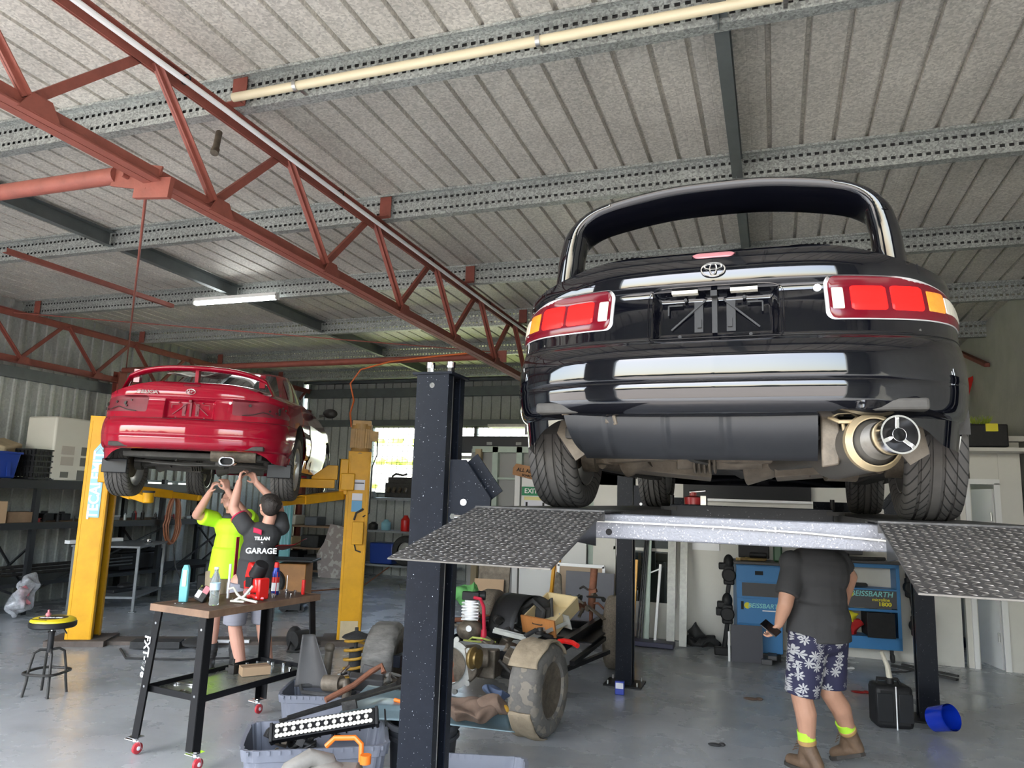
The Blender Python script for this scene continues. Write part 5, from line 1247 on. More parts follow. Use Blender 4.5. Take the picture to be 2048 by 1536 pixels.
def wheel(x, y, r, w, mt, lug, rz=0, tilt=0, rimm='dirty_metal', nm='tyre'):
    prof = [(r * .58, -w * .42), (r * .62, -w * .5), (r * .86, -w * .52), (r * .96, -w * .44), (r, -w * .3), (r * 1.005, 0), (r, w * .3), (r * .96, w * .44), (r * .86, w * .52), (r * .62, w * .5), (r * .58, w * .42)]
    m = MB(); n = 56
    vs = [];
    for i, (a, z) in enumerate(prof):
        for k in range(n):
            f = 1 - (lug if (k // 2) % 2 and 3 <= i <= 7 and (i % 2) else 0); vs.append((z, a * f * math.cos(2 * PI * k / n), a * f * math.sin(2 * PI * k / n)))
    m.add(vs, [(i * n + k, i * n + (k + 1) % n, (i + 1) * n + (k + 1) % n, (i + 1) * n + k) for i in range(len(prof) - 1) for k in range(n)])
    o = m.build(nm, mt, ch, ang=40, loc=P_(x, y, r)); o.rotation_euler = (0, tilt, rz)
    MB().lathe([(r * .6, -w * .4), (r * .5, -w * .3), (r * .45, w * .1), (r * .5, w * .3), (r * .6, w * .42), (r * .5, w * .36), (r * .2, w * .25), (.0, w * .3)], ax=(1, 0, 0), n=32).build('rim', rimm, o)
    return o
t1 = wheel(-1.70, 5.55, .335, .23, 'muddy_rubber', .02, rz=-.12)
m = MB()      # torn, mud-caked carcass peeling off the tread
def torn(u, v):
    a = lerp(-.9, 1.25, v) * PI / 2 + .5; rr = .345 + .012 * noise.noise(V((u * 5, v * 6, 0)))
    x = lerp(-.125, .11 + .03 * noise.noise(V((v * 9, 3, 1))), u)
    return V((x, -rr * math.cos(a), rr * math.sin(a)))
MB().grid(lambda u, v: torn(u, lerp(.45, 1, v)), 12, 20).build('torn_tread', 'mud', t1, ang=60, solid=.012)
MB().grid(lambda u, v: torn(u * .9, lerp(-.15, .18, v)), 10, 14).build('torn_tread', 'mud', t1, ang=60, solid=.012)
wheel(-1.62, 8.0, .37, .2, 'speckled_rubber', .0, rz=.1)
wheel(-3.05, 5.62, .345, .24, 'grey_rubber', .05, rz=.25)
wheel(-3.0, 7.9, .36, .22, 'speckled_rubber', .0)
# engine and gearbox, open bell housing facing the viewer
c = P_(-2.50, 5.66, .40)
e = MB().lathe([(.20, -.02), (.20, .012), (.145, .012), (.145, .03)], c, (.15, -1, 0), 40, capends=False)
for k in range(10):
    a = 2 * PI * k / 10; e.cyl(c + V((.21 * math.cos(a), -.01, .21 * math.sin(a))), c + V((.21 * math.cos(a), .012, .21 * math.sin(a))), .022, n=12)
e.build('bell_housing', 'galv_worn', ch)
MB().lathe([(.145, .0), (.13, -.05), (.05, -.07), (.04, .0), (.025, .01), (0, .01)], c + V((0, .03, 0)), (.15, -1, 0), 36).build('rusty_drum', 'rust', ch)
m = MB().cyl(c + V((.10, .02, .0)), c + V((.15, .35, .02)), .15, .1, n=20).box(c + V((.24, .3, .0)), (.2, .3, .22)).cyl(c + V((.2, .05, .06)), c + V((.3, .1, .06)), .07).sph(c + V((.3, .55, -.02)), (.14, .2, .13))
for k in range(14): m.box(c + V((rnd.uniform(.0, .5), rnd.uniform(.1, .9), rnd.uniform(-.12, .12))), (rnd.uniform(.04, .12), rnd.uniform(.04, .14), rnd.uniform(.04, .1)), (rnd.random(), rnd.random(), rnd.random()))
m.build('gearbox', 'dirty_metal', ch, bevel=.01)
MB().lathe([(.0, 0), (.07, 0), (.085, .02), (.085, .035), (.05, .05), (.05, .07), (.075, .08), (.0, .09)], c + V((.2, -.04, .08)), (1, -.1, 0), 24).build('gold_pulley', 'gold_metal', ch)
m = MB()
for s in ((.4, .02), (.55, -.1)): m.tube([c + V((s[0], .1, .05)), c + V((s[0] + .15, .0, -.02)), c + V((.8, -.1, -.05 + s[1]))], .016, 8)
m.tube([c + V((.35, .35, -.1)), P_(-1.8, 5.8, .33)], .04, 10); m.build('axle_shaft', 'dark_metal', ch)
m = MB()
for k in range(5):
    a = 2 * PI * k / 5
m.tube([P_(-1.95, 5.75, .52), P_(-1.93, 5.72, .44), P_(-1.9, 5.75, .36), P_(-1.93, 5.8, .3)], .022, 8).box(P_(-1.93, 5.74, .5), (.09, .07, .05)); m.build('shock_mount', 'rust', ch)
def junk(name, label, cat, group, n, mt, box, seed, size=(.05, .16)):
    q = random.Random(seed)
    for k in range(n):
        m = MB(); c = V([q.uniform(box[i], box[i + 3]) for i in range(3)]); s = q.uniform(*size); kind = q.randrange(4)
        if kind == 0: m.box((0, 0, 0), (s, s * .6, s * .5)).cyl((0, 0, 0), (s * .8, 0, s * .3), s * .2)
        elif kind == 1: m.tube([(-s, 0, 0), (-s * .3, s * .2, s * .3), (s * .4, 0, s * .1), (s, s * .2, -s * .2)], s * .14, 8)
        elif kind == 2: m.lathe([(0, 0), (s * .5, 0), (s * .55, s * .2), (s * .3, s * .3), (s * .3, s * .6), (0, s * .6)], n=18)
        else: m.bar((-s, 0, 0), (s, 0, .02), s * .3, s * .14).cyl((s, -s * .15, 0), (s, s * .15, 0), s * .25)
        o = tag(m.build(name, mt[k % len(mt)], bevel=.002), label, cat, group); o.location = c; o.rotation_euler = (q.uniform(-.5, .5), q.uniform(-.5, .5), q.uniform(0, 6))
junk('engine_scrap', 'greasy engine scrap heaped on the bare chassis', 'scrap part', 'engine scrap on the chassis', 34, ['dark_metal', 'dirty_metal', 'rust', 'dark_metal', 'black_rubber'], (-2.7, 6.2, .53, -1.85, 7.6, .62), 5)
junk('suspension_scrap', 'rusty suspension scrap standing at the far end of the chassis', 'scrap part', 'suspension scrap at the far end', 14, ['rust', 'dirty_metal', 'dark_metal'], (-2.1, 7.6, .55, -1.75, 8.1, .85), 8, (.06, .14))
# things on the chassis
t = thing('drawer', 'empty pulled-out wooden drawer with an orange timber front lying on the chassis', 'drawer', (-1.93, 6.62, .72), .12)
MB().box((0, -.24, 0), (.34, .018, .16)).build('drawer_front', 'drawer_front', t)
MB().box((-.155, 0, 0), (.014, .46, .13)).box((.155, 0, 0), (.014, .46, .13)).box((0, .23, 0), (.31, .014, .13)).box((0, 0, -.06), (.31, .46, .008)).build('drawer_box', 'drawer_box', t, ang=0)
MB().tube([(-.05, -.252, .03), (-.04, -.262, .03), (.04, -.262, .03), (.05, -.252, .03)], .004, 6).build('handle', 'dark_metal', t)
t.rotation_euler = (.38, .04, -.22)
t = thing('air_compressor_head', 'compressor head with white fins, red pipe and green rag standing on the chassis', 'compressor', (-2.57, 6.25, .5), .3)
m = MB().cyl((0, 0, .16), (0, 0, .33), .055, n=20)
for k in range(6): m.box((0, 0, .17 + k * .028), (.15, .14, .008))
m.build('cylinder_fins', 'decal_white', t)
MB().box((0, 0, .37), (.15, .13, .07)).cyl((.06, 0, .37), (.13, 0, .37), .04).build('cylinder_head', 'black_plastic', t, bevel=.006)
MB().tube([(.03, -.06, .36), (.09, -.07, .35), (.12, -.06, .28), (.13, -.06, .1), (.13, -.06, .0)], .016, 8).cyl((.13, -.06, .0), (.13, -.06, .09), .03, .025).build('red_pipe', 'compressor_red', t)
MB().sph((0, 0, .07), (.12, .09, .09), 18, 12).cyl((0, 0, .08), (0, 0, .16), .04).build('crankcase', 'dirty_metal', t)
MB().lathe([(.0, .012), (.025, .012), (.027, 0), (.02, 0)], (.0, -.1, .1), (0, -1, 0), 18).build('gauge', 'decal_white', t)
g = crumple(MB().sph((-.07, .03, .36), (.1, .07, .09), 30, 18).sph((-.02, .04, .42), (.09, .06, .04), 24, 14), .05, 12) if True else MB().grid(lambda u, v: V((lerp(-.13, .09, u) + .02 * noise.noise(V((u * 4, v * 4, 1))), .05 - .14 * v, .42 - .16 * (abs(u - .62) * 1.6) ** 1.6 - .04 * v + .02 * noise.noise(V((u * 6, v * 5, 4))))), 14, 10); g = g.build('rag', 'green_cloth', ang=70); g.location = (-2.57, 6.25, .5)
tag(g, 'bright green rag draped over the compressor head', 'rag')
def arch(u, v):
    a = lerp(.15, 2.3, u); return V((-.30 * math.cos(a), lerp(-.12, .16, v), .36 * math.sin(a)))
t = MB().grid(arch, 24, 5).build('wheel_arch_liner', 'black_plastic', ang=60, solid=.006); t.location = (-2.22, 6.62, .5); t.rotation_euler = (0, 0, 1.3)
tag(t, 'black curved plastic wheel arch liner standing beside the compressor head', 'arch liner')
t = thing('air_filter_box', 'black moulded airbox with hoses standing behind the galvanised channels', 'airbox', (-2.12, 6.72, .6), .3)
MB().box((0, 0, .06), (.3, .22, .2)).sph((0, 0, .16), (.15, .1, .09)).build('airbox', 'black_rubber', t, bevel=.02)
MB().tube([(-.12, -.1, .0), (-.14, -.14, .14), (-.02, -.14, .22), (.08, -.14, .14), (.06, -.12, 0)], .028, 10).tube([(.12, -.05, .2), (.15, -.08, .24), (.16, -.1, .08)], .014, 8).build('airbox_hose', 'black_rubber', t)
for a, b, l in (((-2.30, 6.12, .60), (-1.93, 6.2, .53), 'worn galvanised channel lying with its end towards the compressor head'), ((-2.02, 6.22, .54), (-1.76, 6.50, .66), 'worn galvanised channel propped up below the wooden drawer')):
    a, b = V(a), V(b); d = (b - a).normalized(); sd = d.cross(V((0, 0, 1))).normalized(); up = sd.cross(d)
    m = MB().bar(a, b, .08, .004).bar(a + sd * .038 + up * .015, b + sd * .038 + up * .015, .004, .034).bar(a - sd * .038 + up * .015, b - sd * .038 + up * .015, .004, .034)
    if 'propped' in l: m.box(b + up * .02, (.16, .008, .12), Matrix((sd, d, up)).transposed())
    o = tag(m.build('galvanised_channel', 'galv_worn', ang=0), l, 'steel channel')
tag(MB().tube([(-1.78, 6.35, .53), (-1.72, 6.32, .545), (-1.66, 6.36, .53), (-1.60, 6.30, .52)], .022, 8).build('red_rag', 'tool_red'), 'small red rag on the right rail of the chassis', 'rag')
tag(MB().tube([(-2.48, 6.02, .53), (-2.42, 5.95, .57), (-2.33, 5.95, .57), (-2.25, 6.05, .53)], .008, 6).tube([(-2.52, 6.0, .53), (-2.44, 5.9, .55), (-2.36, 6.0, .53)], .007, 6).build('wiring_loom', 'label_yellow' if 'label_yellow' in MATS else mat('label_yellow', (.45, .5, .12), .6)), 'yellow green wiring loom lying at the foot of the compressor head', 'wiring')
tag(MB().cyl((-1.9, 8.05, .55), (-1.88, 8.08, 1.0), .04).cyl((-1.9, 8.05, .42), (-1.9, 8.05, .55), .022).build('shock_absorber', 'rust'), 'tall rusty shock absorber standing at the far end of the chassis', 'shock absorber')

# tubs
def tub(name, label, loc, rz, L, W, H, tilt=(0, 0)):
    t = thing(name, label, 'tub', loc, rz)
    t.rotation_euler = (tilt[0], tilt[1], rz)
    def side(k, z): 
        s = lerp(.86, 1, z / H); return L / 2 * s, W / 2 * s
    m = MB()
    N = 96
    def ring(z, off=0):
        a, b = side(0, z); pts = []
        for k in range(N):
            g = 2 * PI * k / N; c, s = math.cos(g), math.sin(g); x = a * math.copysign(abs(c) ** .22, c); y = b * math.copysign(abs(s) ** .22, s)
            rib = .006 if (k % 6) < 3 else 0
            f = 1 + (rib + off) / max(a, b); pts.append((x * f, y * f, z))
        return pts
    vs = ring(0) + ring(H * .85) + ring(H * .86, .012) + ring(H, .014) + ring(H, -.006) + ring(.012, -.01)
    m.add(vs, [(i * N + k, i * N + (k + 1) % N, (i + 1) * N + (k + 1) % N, (i + 1) * N + k) for i in range(5) for k in range(N)] + [tuple(range(N))[::-1], tuple(range(5 * N, 6 * N))])
    m.build('tub_body', 'tub_grey', t, ang=40)
    a, b = side(0, H)
    m = MB()
    for k in range(14):
        x = -a + .03 + k * (2 * a - .06) / 13
        for s in (-1, 1): m.box((x, s * (b + .006), H - .012), (.012, .02, .02))
    m.build('rim_teeth', 'tub_grey', t, ang=0)
    return t
tub('storage_tub', 'large grey storage tub at the front with the LED bar across it', (-2.42, 3.72, 0), .58, .74, .50, .42)
tub('storage_tub', 'grey storage tub behind the work table corner, filled with plastic parts', (-3.02, 4.78, 0), .40, .62, .46, .36)
tub('storage_tub', 'empty grey storage tub at the right of the black lift post', (-1.55, 3.78, 0), .30, .62, .44, .34)
t = thing('rubbish_bin', 'round black plastic bin behind the near lift post', 'bin', (-1.97, 4.14, 0))
MB().lathe([(.17, 0), (.2, .4), (.215, .41), (.215, .44), (.2, .44), (.19, .4), (.16, .02), (0, .02)], n=40).build('bin_body', 'tub_dark' if 'tub_dark' in MATS else mat('tub_dark', (.045, .048, .055), .55, 0, (6, .6), dark=.6), t)
MB().lathe([(.203, .35), (.212, .355), (.212, .37), (.204, .375)], n=40, capends=False).build('bin_rib', 'tub_dark', t)
# LED bar
t = thing('led_light_bar', 'long LED light bar lying across the front grey tub', 'light bar', (-2.24, 3.62, .47))
d = (V((-2.10, 3.86, .52)) - V((-2.40, 3.40, .46))); Lb = .54
t.rotation_euler = (math.radians(52), math.radians(-9), math.atan2(.33, .94) + .12); t.location = (-2.31, 3.62, .50)
MB().box((0, 0, 0), (Lb, .09, .045)).build('bar_housing', 'black_paint', t, bevel=.004)
for k in range(9): pass
m = MB()
for k in range(9): m.box((-Lb / 2 + .03 + k * .07, 0, -.03), (.008, .085, .03))
m.build('cooling_fin', 'black_paint', t, ang=0)
mat('led_lens', (.85, .85, .78), .08, .6, coat=1)
for i in range(24):
    for j in (-1, 0, 1):
        if j == 0 and i % 2: continue
        x = -Lb / 2 + .025 + i * (Lb - .05) / 23; y = j * .026
        o = MB().lathe([(.0, .0), (.006, .002), (.0115, .008), (.0118, .009)], (x, y, .022), n=10).build('led', 'led_lens', t) if (i, j) == (0, -1) else None
        if o: led0 = o; continue
        o = led0.copy(); COL.objects.link(o); o.location = (x - (-Lb / 2 + .025), y + .026, 0)
for s in (-1, 1): MB().box((s * (Lb / 2 + .008), 0, 0), (.016, .1, .055)).cyl((s * (Lb / 2 + .016), -.03, .0), (s * (Lb / 2 + .022), -.03, 0), .008).build('end_cap', 'black_plastic', t, bevel=.004)
# sheet with things on it
sh = tag(MB().grid(lambda u, v: V((lerp(-.52, .52, u) * (1 - .25 * v * u), lerp(-.2, .3, v) * (1.0 - .35 * u), .02 * math.sin(u * 5) * math.sin(v * 6) - .03 * abs(u - .5) + (.012 if .15 < u < .8 and .2 < v < .7 else 0))), 40, 20).build('car_panel', 'sheet_blue', ang=40, solid=.006, loc=(-1.93, 4.16, .49)), 'dull blue steel panel lying across the black bin', 'panel')
sh.rotation_euler = (.12, .02, .16)
tag(crumple(MB().sph((0, 0, 0), (.16, .10, .045), 40, 24).sph((.1, .02, .02), (.1, .07, .04), 30, 18), .05, 11).build('brown_cloth', 'fabric_brown', loc=(-1.66, 4.12, .54)), 'brown cloth bundle on the right half of the blue panel', 'cloth')
tag(crumple(MB().sph((0, 0, 0), (.08, .06, .03), 30, 18), .05, 14, 3).build('denim_rag', 'denim', loc=(-1.58, 4.28, .60), ang=60), 'dark blue denim rag lying on top of the brown cloth', 'rag')
tag(MB().sph((0, 0, 0), (.05, .03, .03), 12, 8).build('yellow_sponge', 'coil_yellow', loc=(-1.50, 4.16, .55)), 'yellow sponge beside the brown cloth bundle', 'sponge')
tag(MB().tube([(0, 0, 0), (.07, -.02, 0)], .011, 8).build('orange_handle_tool', 'orange_plastic', loc=(-2.17, 4.14, .525)), 'orange tool handle on the left half of the blue panel', 'tool')
tag(MB().bar((-2.63, 3.66, .47), (-2.17, 4.28, .58), .03, .012).bar((-2.61, 3.70, .48), (-2.2, 4.2, .60), .012, .02).cyl((-2.19, 4.26, .56), (-2.15, 4.3, .58), .022).bar((-2.38, 3.9, .52), (-2.30, 3.92, .54), .02, .05).build('wiper_arm', 'dark_metal'), 'dark wiper linkage lying diagonally over the rim of the front tub', 'wiper linkage')
# parts inside the rear tub
mat('plastic_grey', (.06, .058, .058), .55, 0, (5, .5))
tag(MB().grid(lambda u, v: V((lerp(-.14, .16, u) * (1 - v * .75) - .07 * v + .03 * u, .05 * math.sin(u * 3) , .36 * v ** 1.15)), 14, 14).build('splash_guard', 'plastic_grey', ang=60, solid=.006, loc=(-3.12, 4.68, .36)), 'tall pointed grey splash guard sticking out of the rear tub', 'plastic part')
tag(MB().tube([(-.19 + .0, -.02, 0), (-.1, -.12, -.01), (.05, -.14, 0), (.2, -.1, .0), (.24, 0, .0), (.1, .06, .0), (-.1, .05, 0)], .014, 8, closed=True).build('door_seal', 'black_rubber', loc=(-3.02, 4.7, .37)), 'looped black rubber seal on the rim of the rear tub', 'seal')
t = tag(MB().cyl((-.07, 0, 0), (.06, 0, .01), .055, n=20).tube([(.05, 0, .01), (.11, -.02, .03), (.13, -.03, -.03), (.12, -.03, -.08)], .03, 12).build('intake_pipe', 'dirty_metal', loc=(-2.9, 4.62, .43)), 'curved cast intake pipe lying in the rear tub', 'pipe')
tag(MB().tube([(-2.83, 4.42, .38), (-2.72, 4.58, .45), (-2.66, 4.7, .52), (-2.60, 4.74, .56), (-2.57, 4.72, .52)], .02, 10).build('exhaust_pipe', 'rust'), 'rusty bent exhaust pipe leaning out of the rear tub', 'pipe')
tag(MB().cyl((-3.12, 4.86, .38), (-3.13, 4.9, .58), .03).sph((-3.13, 4.9, .6), .038).build('gear_lever', 'dirty_metal'), 'upright gear lever standing in the rear tub beside the splash guard', 'lever')
tag(MB().tube([(-2.98, 4.83, .38), (-2.95, 4.8, .46), (-2.93, 4.86, .5)], .012, 8).tube([(-2.99, 4.82, .44), (-2.9, 4.8, .47)], .01, 8).build('bracket_part', 'chrome'), 'small bright bracket standing in the middle of the rear tub', 'bracket')
tag(MB().box((-2.75, 4.8, .42), (.24, .1, .09), (.2, .1, .5)).prism([(0, 0), (.2, .02), (.18, .08), (.02, .1)], .02, Matrix.Translation((-2.85, 4.9, .42)) @ Matrix.Rotation(PI / 2, 4, 'X')).build('trim_panel', 'plastic_grey', bevel=.01), 'grey plastic trim box in the right end of the rear tub', 'plastic part')
t = thing('coil_spring', 'strut with a dirty yellow coil spring standing behind the rear tub', 'coil spring', (-3.22, 5.42, 0))
MB().tube([(.085 * math.cos(a * .5), .085 * math.sin(a * .5), .16 + a * .0056) for a in range(0, 76)], .012, 8).build('coil', 'coil_yellow', t)
MB().cyl((0, 0, 0), (0, 0, .32), .04).cyl((0, 0, .3), (0, 0, .5), .05).lathe([(.0, .12), (.1, .12), (.11, .14), (.05, .17)], n=24).lathe([(0, .64), (.1, .6), (.115, .585), (.08, .58)], n=24).cyl((0, 0, .5), (0, 0, .66), .015).build('strut', 'black_rubber', t)
junk('metal_scrap', 'greasy cast metal scrap heaped between the rear tub and the chassis', 'scrap part', 'scrap between tub and chassis', 26, ['galv_worn', 'dark_metal', 'dirty_metal', 'galv_worn', 'rust'], (-2.95, 4.95, .05, -2.5, 5.35, .42), 12, (.06, .15))
junk('small_parts', 'small dark car parts lying in the back half of the front grey tub', 'scrap part', 'small parts in the front tub', 16, ['dark_metal', 'black_rubber', 'dirty_metal'], (-2.72, 3.62, .30, -2.40, 3.95, .40), 15, (.04, .09))
# grey machine with orange handle and bent hose at the frame's edge
t = thing('leaf_blower', 'grey garden power machine with an orange handle lying in the front tub', 'power tool', (-2.08, 3.30, .34), .35)
MB().box((.06, 0, .03), (.22, .16, .12)).sph((0, 0, .04), (.12, .09, .07)).build('machine_body', 'machine_grey', t, bevel=.03)
MB().tube([(-.02, .05, .16), (.02, .05, .20), (.12, .05, .205), (.155, .04, .18), (.16, .03, .1)], .013, 8).build('handle', 'orange_plastic', t)
MB().cyl((.19, -.02, .11), (.19, -.02, .15), .027, n=20).build('fuel_cap', 'orange_plastic', t)
MB().tube([(-.2, -.16, -.12), (-.2, -.12, .0), (-.16, -.07, .09), (-.08, -.02, .13), (.0, .02, .1), (.03, .03, .03)], .042, 16).build('blower_hose', 'machine_grey', t)
# ================================================================ things around the walls
mat('rack_black', (.018, .02, .022), .45, 0, (20, .4)); mat('tub_blue', (.01, .04, .25), .35, 0, coat=.3); mat('cabinet_ivory', (.60, .58, .50), .5, 0, (3, .4), dark=.88); mat('vent_grey', (.12, .12, .105), .6); mat('vent_beige', (.42, .38, .32), .6)
mat('hose_orange', (.30, .11, .05), .55, 0, (10, .4)); mat('case_red', (.30, .012, .012), .4, 0, (8, .4)); mat('tank_grey', (.10, .11, .13), .5); mat('timber_old', (.22, .14, .08), .7, 0, (7, .6)); mat('plaster_sheet', (.36, .31, .30), .8, 0, (6, .6), dark=.75, spots=(9, .56, (.5, .48, .46)))
mat('aligner_blue', (.045, .19, .42), .4, 0, (3, .3), dark=.9); mat('aligner_dark', (.07, .07, .075), .5); mat('decal_teal', (.25, .62, .6), .5); mat('decal_yellow', (.7, .62, .03), .5); mat('flag_red', (.45, .02, .02), .6)
mat('plastic_wrap', (.7, .7, .73), .12, 0, (14, .9), alpha=.55, dark=.35, coat=.5)
# pallet racking on the left wall: three bays of one rack
rk = thing('steel_rack', 'long black steel rack with three shelf levels along the left wall', 'rack', (-9.75, 7.9, 0))
for y in (5.1, 7.3, 9.5, 11.2):
    for x in (.38, -.42):
        m = MB().box((x, y - 7.9, .92), (.012, .07, 1.84)).box((x - .03, y - 7.9 - .032, .92), (.06, .006, 1.84)).box((x - .03, y - 7.9 + .032, .92), (.06, .006, 1.84))
        m.build('upright', 'rack_black', rk, ang=0)
    m = MB().bar((.36, y - 7.9, .3), (-.4, y - 7.9, 1.0), .03, .02).bar((-.4, y - 7.9, .3), (.36, y - 7.9, .9), .03, .02).build('side_brace', 'rack_black', rk, ang=0)
MB().bar((.40, -2.75, 1.1), (.38, -.7, .25), .03, .03).bar((.40, 1.7, 1.1), (.38, -.5, .3), .025, .025).bar((.40, 1.7, .3), (.38, 3.2, 1.1), .025, .025).build('cross_brace', 'rack_black', rk, ang=0)
for z, d in ((1.77, .12), (1.2, .09), (.42, .05)):
    MB().box((.38, .25, z - d / 2), (.04, 6.1, d)).box((-.4, .25, z - d / 2), (.04, 6.1, d)).build('shelf_beam', 'rack_black', rk, ang=0)
    MB().box((0, .25, z - .008), (.76, 6.1, .016)).build('shelf', 'timber_old' if z < 1.5 and z > 1 else 'rack_black', rk, ang=0)
m = MB()
for k in range(3): m.cyl((.30, -2.6, .5 + k * .05), (.25, 1.2, .5 + k * .05), .022, n=8)
tag(m.build('steel_pipes', 'dark_metal', loc=(-9.75, 7.9, .02)), 'bundle of dark steel pipes on the lowest rack shelf', 'pipes')
t = thing('plastic_tub', 'blue plastic tub on the top rack shelf', 'tub', (-9.55, 6.62, 1.77), 0)
MB().box((0, 0, .17), (.36, .62, .33), taper=(1.18, 1.12)).build('tub_body', 'tub_blue', t, bevel=.015)
MB().box((0, 0, .335), (.45, .74, .03)).build('tub_rim', 'tub_blue', t, bevel=.008)
for y in (-.2, .0, .2): MB().box((.2, y, .17), (.012, .05, .28), (0, -.1, 0)).build('tub_rib', 'tub_blue', t, ang=0)
t = thing('milk_crate', 'tall black plastic crate between the blue tub and the ivory cabinet', 'crate', (-9.5, 7.28, 1.77), .15)
m = MB()
for s in (-1, 1):
    for k in range(6): m.box((s * .17, -.15 + k * .06, .2), (.012, .012, .4)).box((-.15 + k * .06, s * .17, .2), (.012, .012, .4))
    for k in range(6): m.box((s * .17, 0, .02 + k * .076), (.012, .36, .02)).box((0, s * .17, .02 + k * .076), (.36, .012, .02))
m.box((0, 0, .01), (.34, .34, .02)).box((0, 0, .22), (.3, .3, .36)); m.build('crate_body', 'black_plastic', t, ang=0)
tag(MB().box((0, 0, .06), (.3, .36, .12), (.2, .3, .4)).build('folded_sack', 'timber', loc=(-9.75, 7.0, 2.14), bevel=.03), 'brown folded sack behind the blue tub', 'sack')
t = thing('ivory_cabinet', 'large ivory appliance housing with dark vent grilles on the top rack shelf', 'appliance', (-9.62, 7.86, 1.77), 0)
MB().box((0, 0, .44), (.55, .9, .88)).build('housing', 'cabinet_ivory', t, bevel=.025)
for y, z, a, b, mt in ((.12, .42, .26, .12, 'vent_grey'), (.12, .27, .26, .12, 'vent_grey'), (.04, .08, .16, .14, 'vent_grey'), (.32, .08, .14, .14, 'vent_grey'), (-.22, .42, .2, .12, 'vent_beige'), (-.22, .27, .2, .12, 'vent_beige'), (-.24, .08, .12, .08, 'vent_grey')):
    MB().box((.277, y, z), (.006, a, b)).build('vent_grille', mt, t, ang=0)
MB().box((.278, .30, .44), (.004, .004, .84)).build('panel_gap', 'vent_beige', t, ang=0)
q = random.Random(3)
for k, (y, z, s, mt, l) in enumerate(((5.9, 1.2, .22, 'cardboard', 'larger brown carton at the near end of the middle rack shelf'), (6.35, 1.2, .16, 'orange_plastic', 'orange box low on the middle rack shelf'))):
    tag(MB().box((0, 0, s / 2), (s * 1.2, s * 1.3, s)).build('carton', mt, loc=(-9.5, y, z), bevel=.004), l, 'box')
tag(MB().box((0, 0, .14), (.3, .32, .28)).box((0, .0, .283), (.02, .32, .004)).build('carton', 'cardboard', loc=(-9.5, 6.72, 1.2), bevel=.004), 'open brown carton on the middle rack shelf near the left edge', 'box')
tag(MB().box((0, 0, .07), (.22, .34, .14)).build('carton', 'timber_old', loc=(-9.5, 7.1, 1.2), bevel=.004), 'long low brown carton on the middle rack shelf', 'box')
for k in range(26):
    y = 7.4 + k * .13 + q.uniform(-.04, .04); s = q.uniform(.03, .07); mt = q.choice(['dark_metal', 'steel', 'case_red', 'black_plastic', 'black_plastic', 'steel_grey'])
    m = MB()
    if q.random() < .5: m.cyl((0, 0, 0), (0, 0, s * 1.6), s * .4, n=12).cyl((0, 0, s * 1.6), (0, 0, s * 2), s * .2, n=10)
    else: m.box((0, 0, s * .4), (s * 1.4, s * 2, s * .8)).bar((-s, -s, s * .8), (s, s, s), s * .3, s * .2)
    tag(m.build('hand_tool', mt, loc=(-9.46 + q.uniform(-.08, .05), y, 1.2), bevel=.002), 'small tool or container standing on the middle rack shelf', 'tool', 'small tools on the middle rack shelf')
for k in range(10):
    y = 5.6 + k * .28; s = q.uniform(.08, .14)
    tag(MB().box((0, 0, s / 2), (s * 2, s * 1.6, s)).cyl((0, 0, s), (0, 0, s * 1.3), s * .4).build('stored_part', q.choice(['dark_metal', 'black_plastic', 'timber_old']), loc=(-9.9, y, 1.2), bevel=.004), 'dark part stored at the back of the middle rack shelf', 'part', 'parts at the back of the middle shelf')
# hose coil hung on the rack
m = MB()
for k in range(7):
    w = .07 + .012 * k; h = .36 + .012 * (k % 4)
    m.tube([(.02 * (k % 3), w * math.cos(a) * (1 + .25 * (math.sin(a) < 0)), h * math.sin(a)) for a in (2 * PI * i / 30 for i in range(30))], .012, 7, closed=True)
tag(m.build('hose_coil', 'hose_orange', loc=(-9.28, 9.62, 1.2)), 'coiled orange brown air hose hanging on the rack below the crimson coupe', 'hose')
tag(MB().tube([(-9.26, 9.68, .85), (-9.2, 9.7, .45), (-9.0, 9.75, .12), (-8.7, 9.5, .01), (-7.6, 8.8, .01), (-7.0, 9.2, .01), (-7.4, 9.6, .01)], .01, 6).build('air_hose', 'dark_metal'), 'thin dark air line hanging from the orange coil to the floor', 'hose')
t = thing('plastic_bag', 'clear plastic bag of odds and ends leaning on the rack foot', 'bag', (-9.18, 7.12, 0), 0)
crumple(MB().sph((0, 0, .30), (.10, .14, .27), 48, 32, (-.35, .15, 0)), .09, 9).build('bag_film', 'plastic_wrap', t, ang=80)
crumple(MB().sph((.05, -.03, .34), (.06, .06, .08), 16, 12).sph((.04, .0, .2), (.05, .06, .05), 16, 12), .04, 20).build('bag_contents', 'label_pink', t)
# grey steel table
mat('table_steel', (.14, .15, .155), .5, .3, (12, .5))
t = thing('steel_table', 'low grey steel table with a mesh lower shelf beside the left yellow post', 'table', (-9.0, 8.42, 0), .48)
for x in (-.42, .42):
    for y in (-.55, .55): MB().box((x, y, .44), (.035, .035, .88)).box((x, y, .01), (.08, .08, .012)).build('leg', 'table_steel', t, ang=0)
MB().box((0, 0, .885), (.9, 1.18, .03)).build('table_top', 'table_steel', t, bevel=.003)
MB().box((-.42, 0, .2), (.03, 1.1, .03)).box((.42, 0, .2), (.03, 1.1, .03)).box((0, -.55, .2), (.84, .03, .03)).box((0, .55, .2), (.84, .03, .03)).box((0, 0, .21), (.82, 1.08, .008)).build('lower_shelf', 'table_steel', t, ang=0)
tag(MB().box((0, 0, .03), (.1, .9, .05)).build('white_rail', 'decal_white', loc=(-9.25, 8.17, .9), bevel=.004), 'white bar lying along the top of the grey steel table', 'bar')
